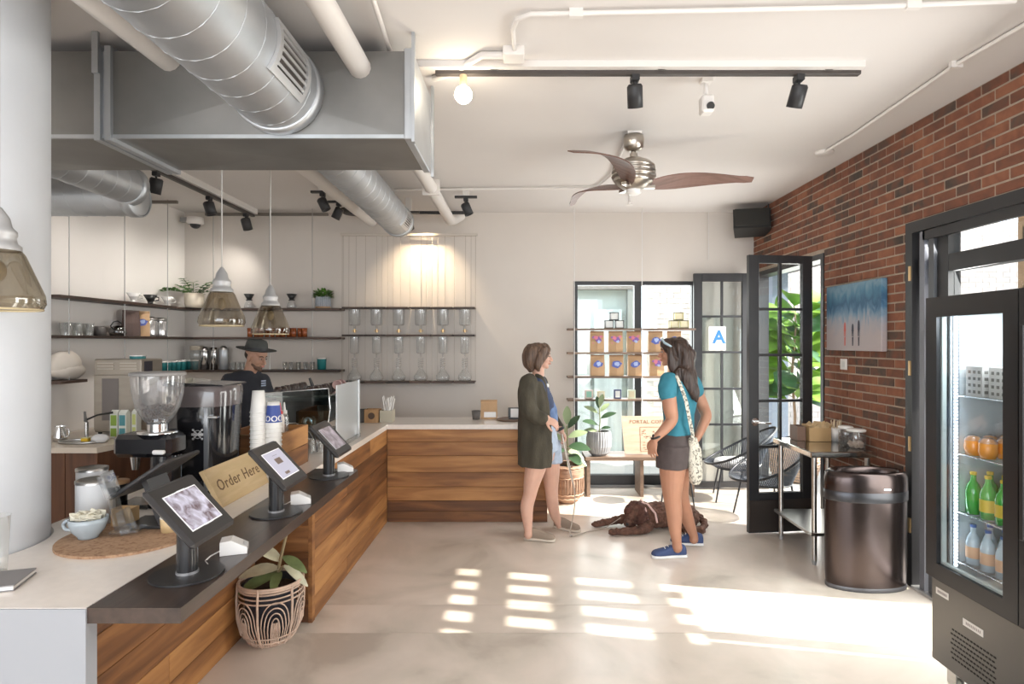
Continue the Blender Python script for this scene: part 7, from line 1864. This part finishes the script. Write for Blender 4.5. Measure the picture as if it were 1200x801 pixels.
obj('body', MB().lathe([(0, 0), (.045, 0), (.047, .03), (.034, .09), (.038, .115)], (0, 0, 0), 24), chrome, t); obj('handle', MB().tube([(.036, 0, .10), (.07, 0, .09), (.07, 0, .04), (.045, 0, .03)], .004, 6), chrome, t)
m = MB().ball((0, 0, .03), (.065, .05, .032), 18)
m.v = [(x, y, max(0.0, z + noise.noise(Vector((x, y, z)) * 40) * .012)) for x, y, z in m.v]
obj('cleaning_cloth', m, pm('cloth_white', (.66, .66, .66), .9), loc=(-3.25, 4.60, .907), label='crumpled white cleaning cloth beside the yellow sponge', cat='cloth')
t = empty('wooden_tray', 'thin wooden tray at the front corner of the back bar', 'tray', (-3.22, 4.76, .9065)); obj('board', MB().box(-.11, -.05, 0, .11, .05, .014, b=.003), ramp_mat('lid_wood', [(.3, (.45, .25, .12)), (.7, (.62, .38, .20))], (6, 1, 1), 4, rough=.5), t); t.rotation_euler = (0, 0, R(40)); t.location = (-3.17, 4.85, .9065)
# ---- basket plant on the floor in the recess
bpx = empty('basket_planter', 'pale rattan basket with a rubber plant under the dark ledge', 'potted plant', (-1.425, 3.39, 0))
ratt = pm('pale_rattan', (.60, .44, .34), .6, var=.15, vs=20)
def brad(z): return .105 + .062 * min(1, (z / .12)) ** .6 + .004 * sin(z * 12) if z < .12 else .167 + .006 * sin((z - .12) * 14)
Hb = .335
for z in (.03, .06, .26, .285, .31):
    r_ = brad(z); obj('hoop', MB().tube([(r_ * cos(k * pi / 24), r_ * sin(k * pi / 24), z) for k in range(48)], .0045, 6, closed=True), ratt, bpx)
for z in (.325, .338): obj('rim_band', MB().tube([((brad(Hb) + .003) * cos(k * pi / 24), (brad(Hb) + .003) * sin(k * pi / 24), z) for k in range(48)], .0075, 7, closed=True), ratt, bpx)
m = MB()
for s_ in range(6):
    a0 = 2 * pi * s_ / 6
    for k in range(4):       # nested arches
        hw = (.44 - .10 * k) ; ht = .265 - .028 * k; pts = []
        for i in range(17):
            u = i / 16; a = a0 + hw * cos(pi * (1 - u)); z = .01 + (ht - .01) * (sin(pi * u) ** .42)
            pts.append(((brad(z) + .003) * cos(a), (brad(z) + .003) * sin(a), z))
        m.tube(pts, .0038, 5)
    for k in range(5):
        a = a0 + (-.045 * 2 + .045 * k) * 1.0 + pi / 6 * 0; pts = [((brad(z)) * cos(a), (brad(z)) * sin(a), z) for z in (.005, .05, .10, .155)]
        m.tube(pts, .0036, 5)
    a = a0 + pi / 6; m.tube([((brad(z) + .006) * cos(a), (brad(z) + .006) * sin(a), z) for z in (.0, .06, .15, .25, .345)], .007, 6)
obj('rattan_arches', m, ratt, bpx, kind='stuff')
obj('base_disc', MB().cyl((0, 0, 0), (0, 0, .012), .11, n=32), ratt, bpx)
obj('inner_pot', MB().lathe([(.0, .015), (.10, .015), (.148, .30), (.153, .325), (.143, .325), (.138, .27)], (0, 0, 0), 36), pm('nursery_pot', (.025, .028, .04), .45), bpx)
obj('soil', MB().cyl((0, 0, .25), (0, 0, .285), .140, n=28), pm('bark_soil', (.06, .035, .022), .95, bump=1, bs=60), bpx)
creamleaf = pm('variegated_leaf', (.55, .52, .36), .4, var=.25, vs=10); gleaf = pm('dull_green_leaf', (.16, .20, .08), .4, var=.3, vs=14)
obj('stem', MB().tube([(.03, 0, .28), (.05, -.01, .42), (.085, -.02, .56), (.10, -.02, .62)], .009, 8), pm('stem_brown', (.28, .22, .12), .6), bpx)
obj('stem', MB().tube([(.0, .01, .28), (.03, .0, .36), (.08, -.03, .42)], .006, 8), pm('stem_brown', (.28, .22, .12), .6), bpx)
for (b, d, L_, w3, mt) in (((.05, -.01, .40), (-1, -.3, .10), .21, .085, creamleaf), ((.06, -.01, .44), (-.7, -.2, .7), .17, .07, creamleaf), ((.03, 0, .36), (-.8, -.6, -.05), .20, .08, gleaf), ((.075, -.02, .47), (.7, -.3, -.15), .16, .06, gleaf), ((.05, 0, .38), (.1, -1, -.1), .15, .06, gleaf),
                          ((.08, -.02, .42), (.9, -.1, -.5), .17, .05, creamleaf), ((.03, .0, .34), (-.5, .5, .2), .16, .07, gleaf)):
    m = MB(); leaf_mb(m, b, Vector(d).normalized(), L_, w3, (0, -.6, 1), .35, .12, 6); obj('leaf', m, mt, bpx)
# ============================================================ LABELS OF REPEATS (each one single)
def ordn(i):
    return (ORD + ['sixteenth', 'seventeenth', 'eighteenth', 'nineteenth', 'twentieth'])[i]
def relabel(group, fmt, key=lambda o: (o.location[0] / max(.1, o.location[1]))):
    g = [o for o in COL.objects if o.get('group') == group and o.get('category')]
    for i, o in enumerate(sorted(g, key=key)): o['label'] = fmt % ordn(i)
relabel('shelf suspension rods', 'thin vertical rod holding the dark bar shelves, %s from the left')
relabel('glass drip towers', 'tall clear glass coffee tower in the hanging rack, %s from the left')
relabel('amber cups on the middle shelf', 'amber glass cup on the middle shelf, %s from the left in its row')
relabel('tumblers on the middle left shelf', 'clear tumbler at the left end of the middle shelf, %s from the left')
relabel('shot glasses on the lower shelf', 'small clear shot glass on the lower shelf, %s from the left')
relabel('teal cups in the corner', 'teal and white cup in the corner row, %s from the left')
for side in ('left', 'right'):
    g = sorted([o for o in COL.objects if o.get('group') == 'upturned paper cups in stacks' and (' %s cup stack' % side) in o['label']], key=lambda o: o.location[2])
    for i, o in enumerate(g): o['label'] = 'upturned paper cup in the %s stack, %s from the bottom%s' % (side, ordn(i), ', printed blue' if side == 'right' and i == len(g) - 1 else '')
bpy.context.view_layer.update()
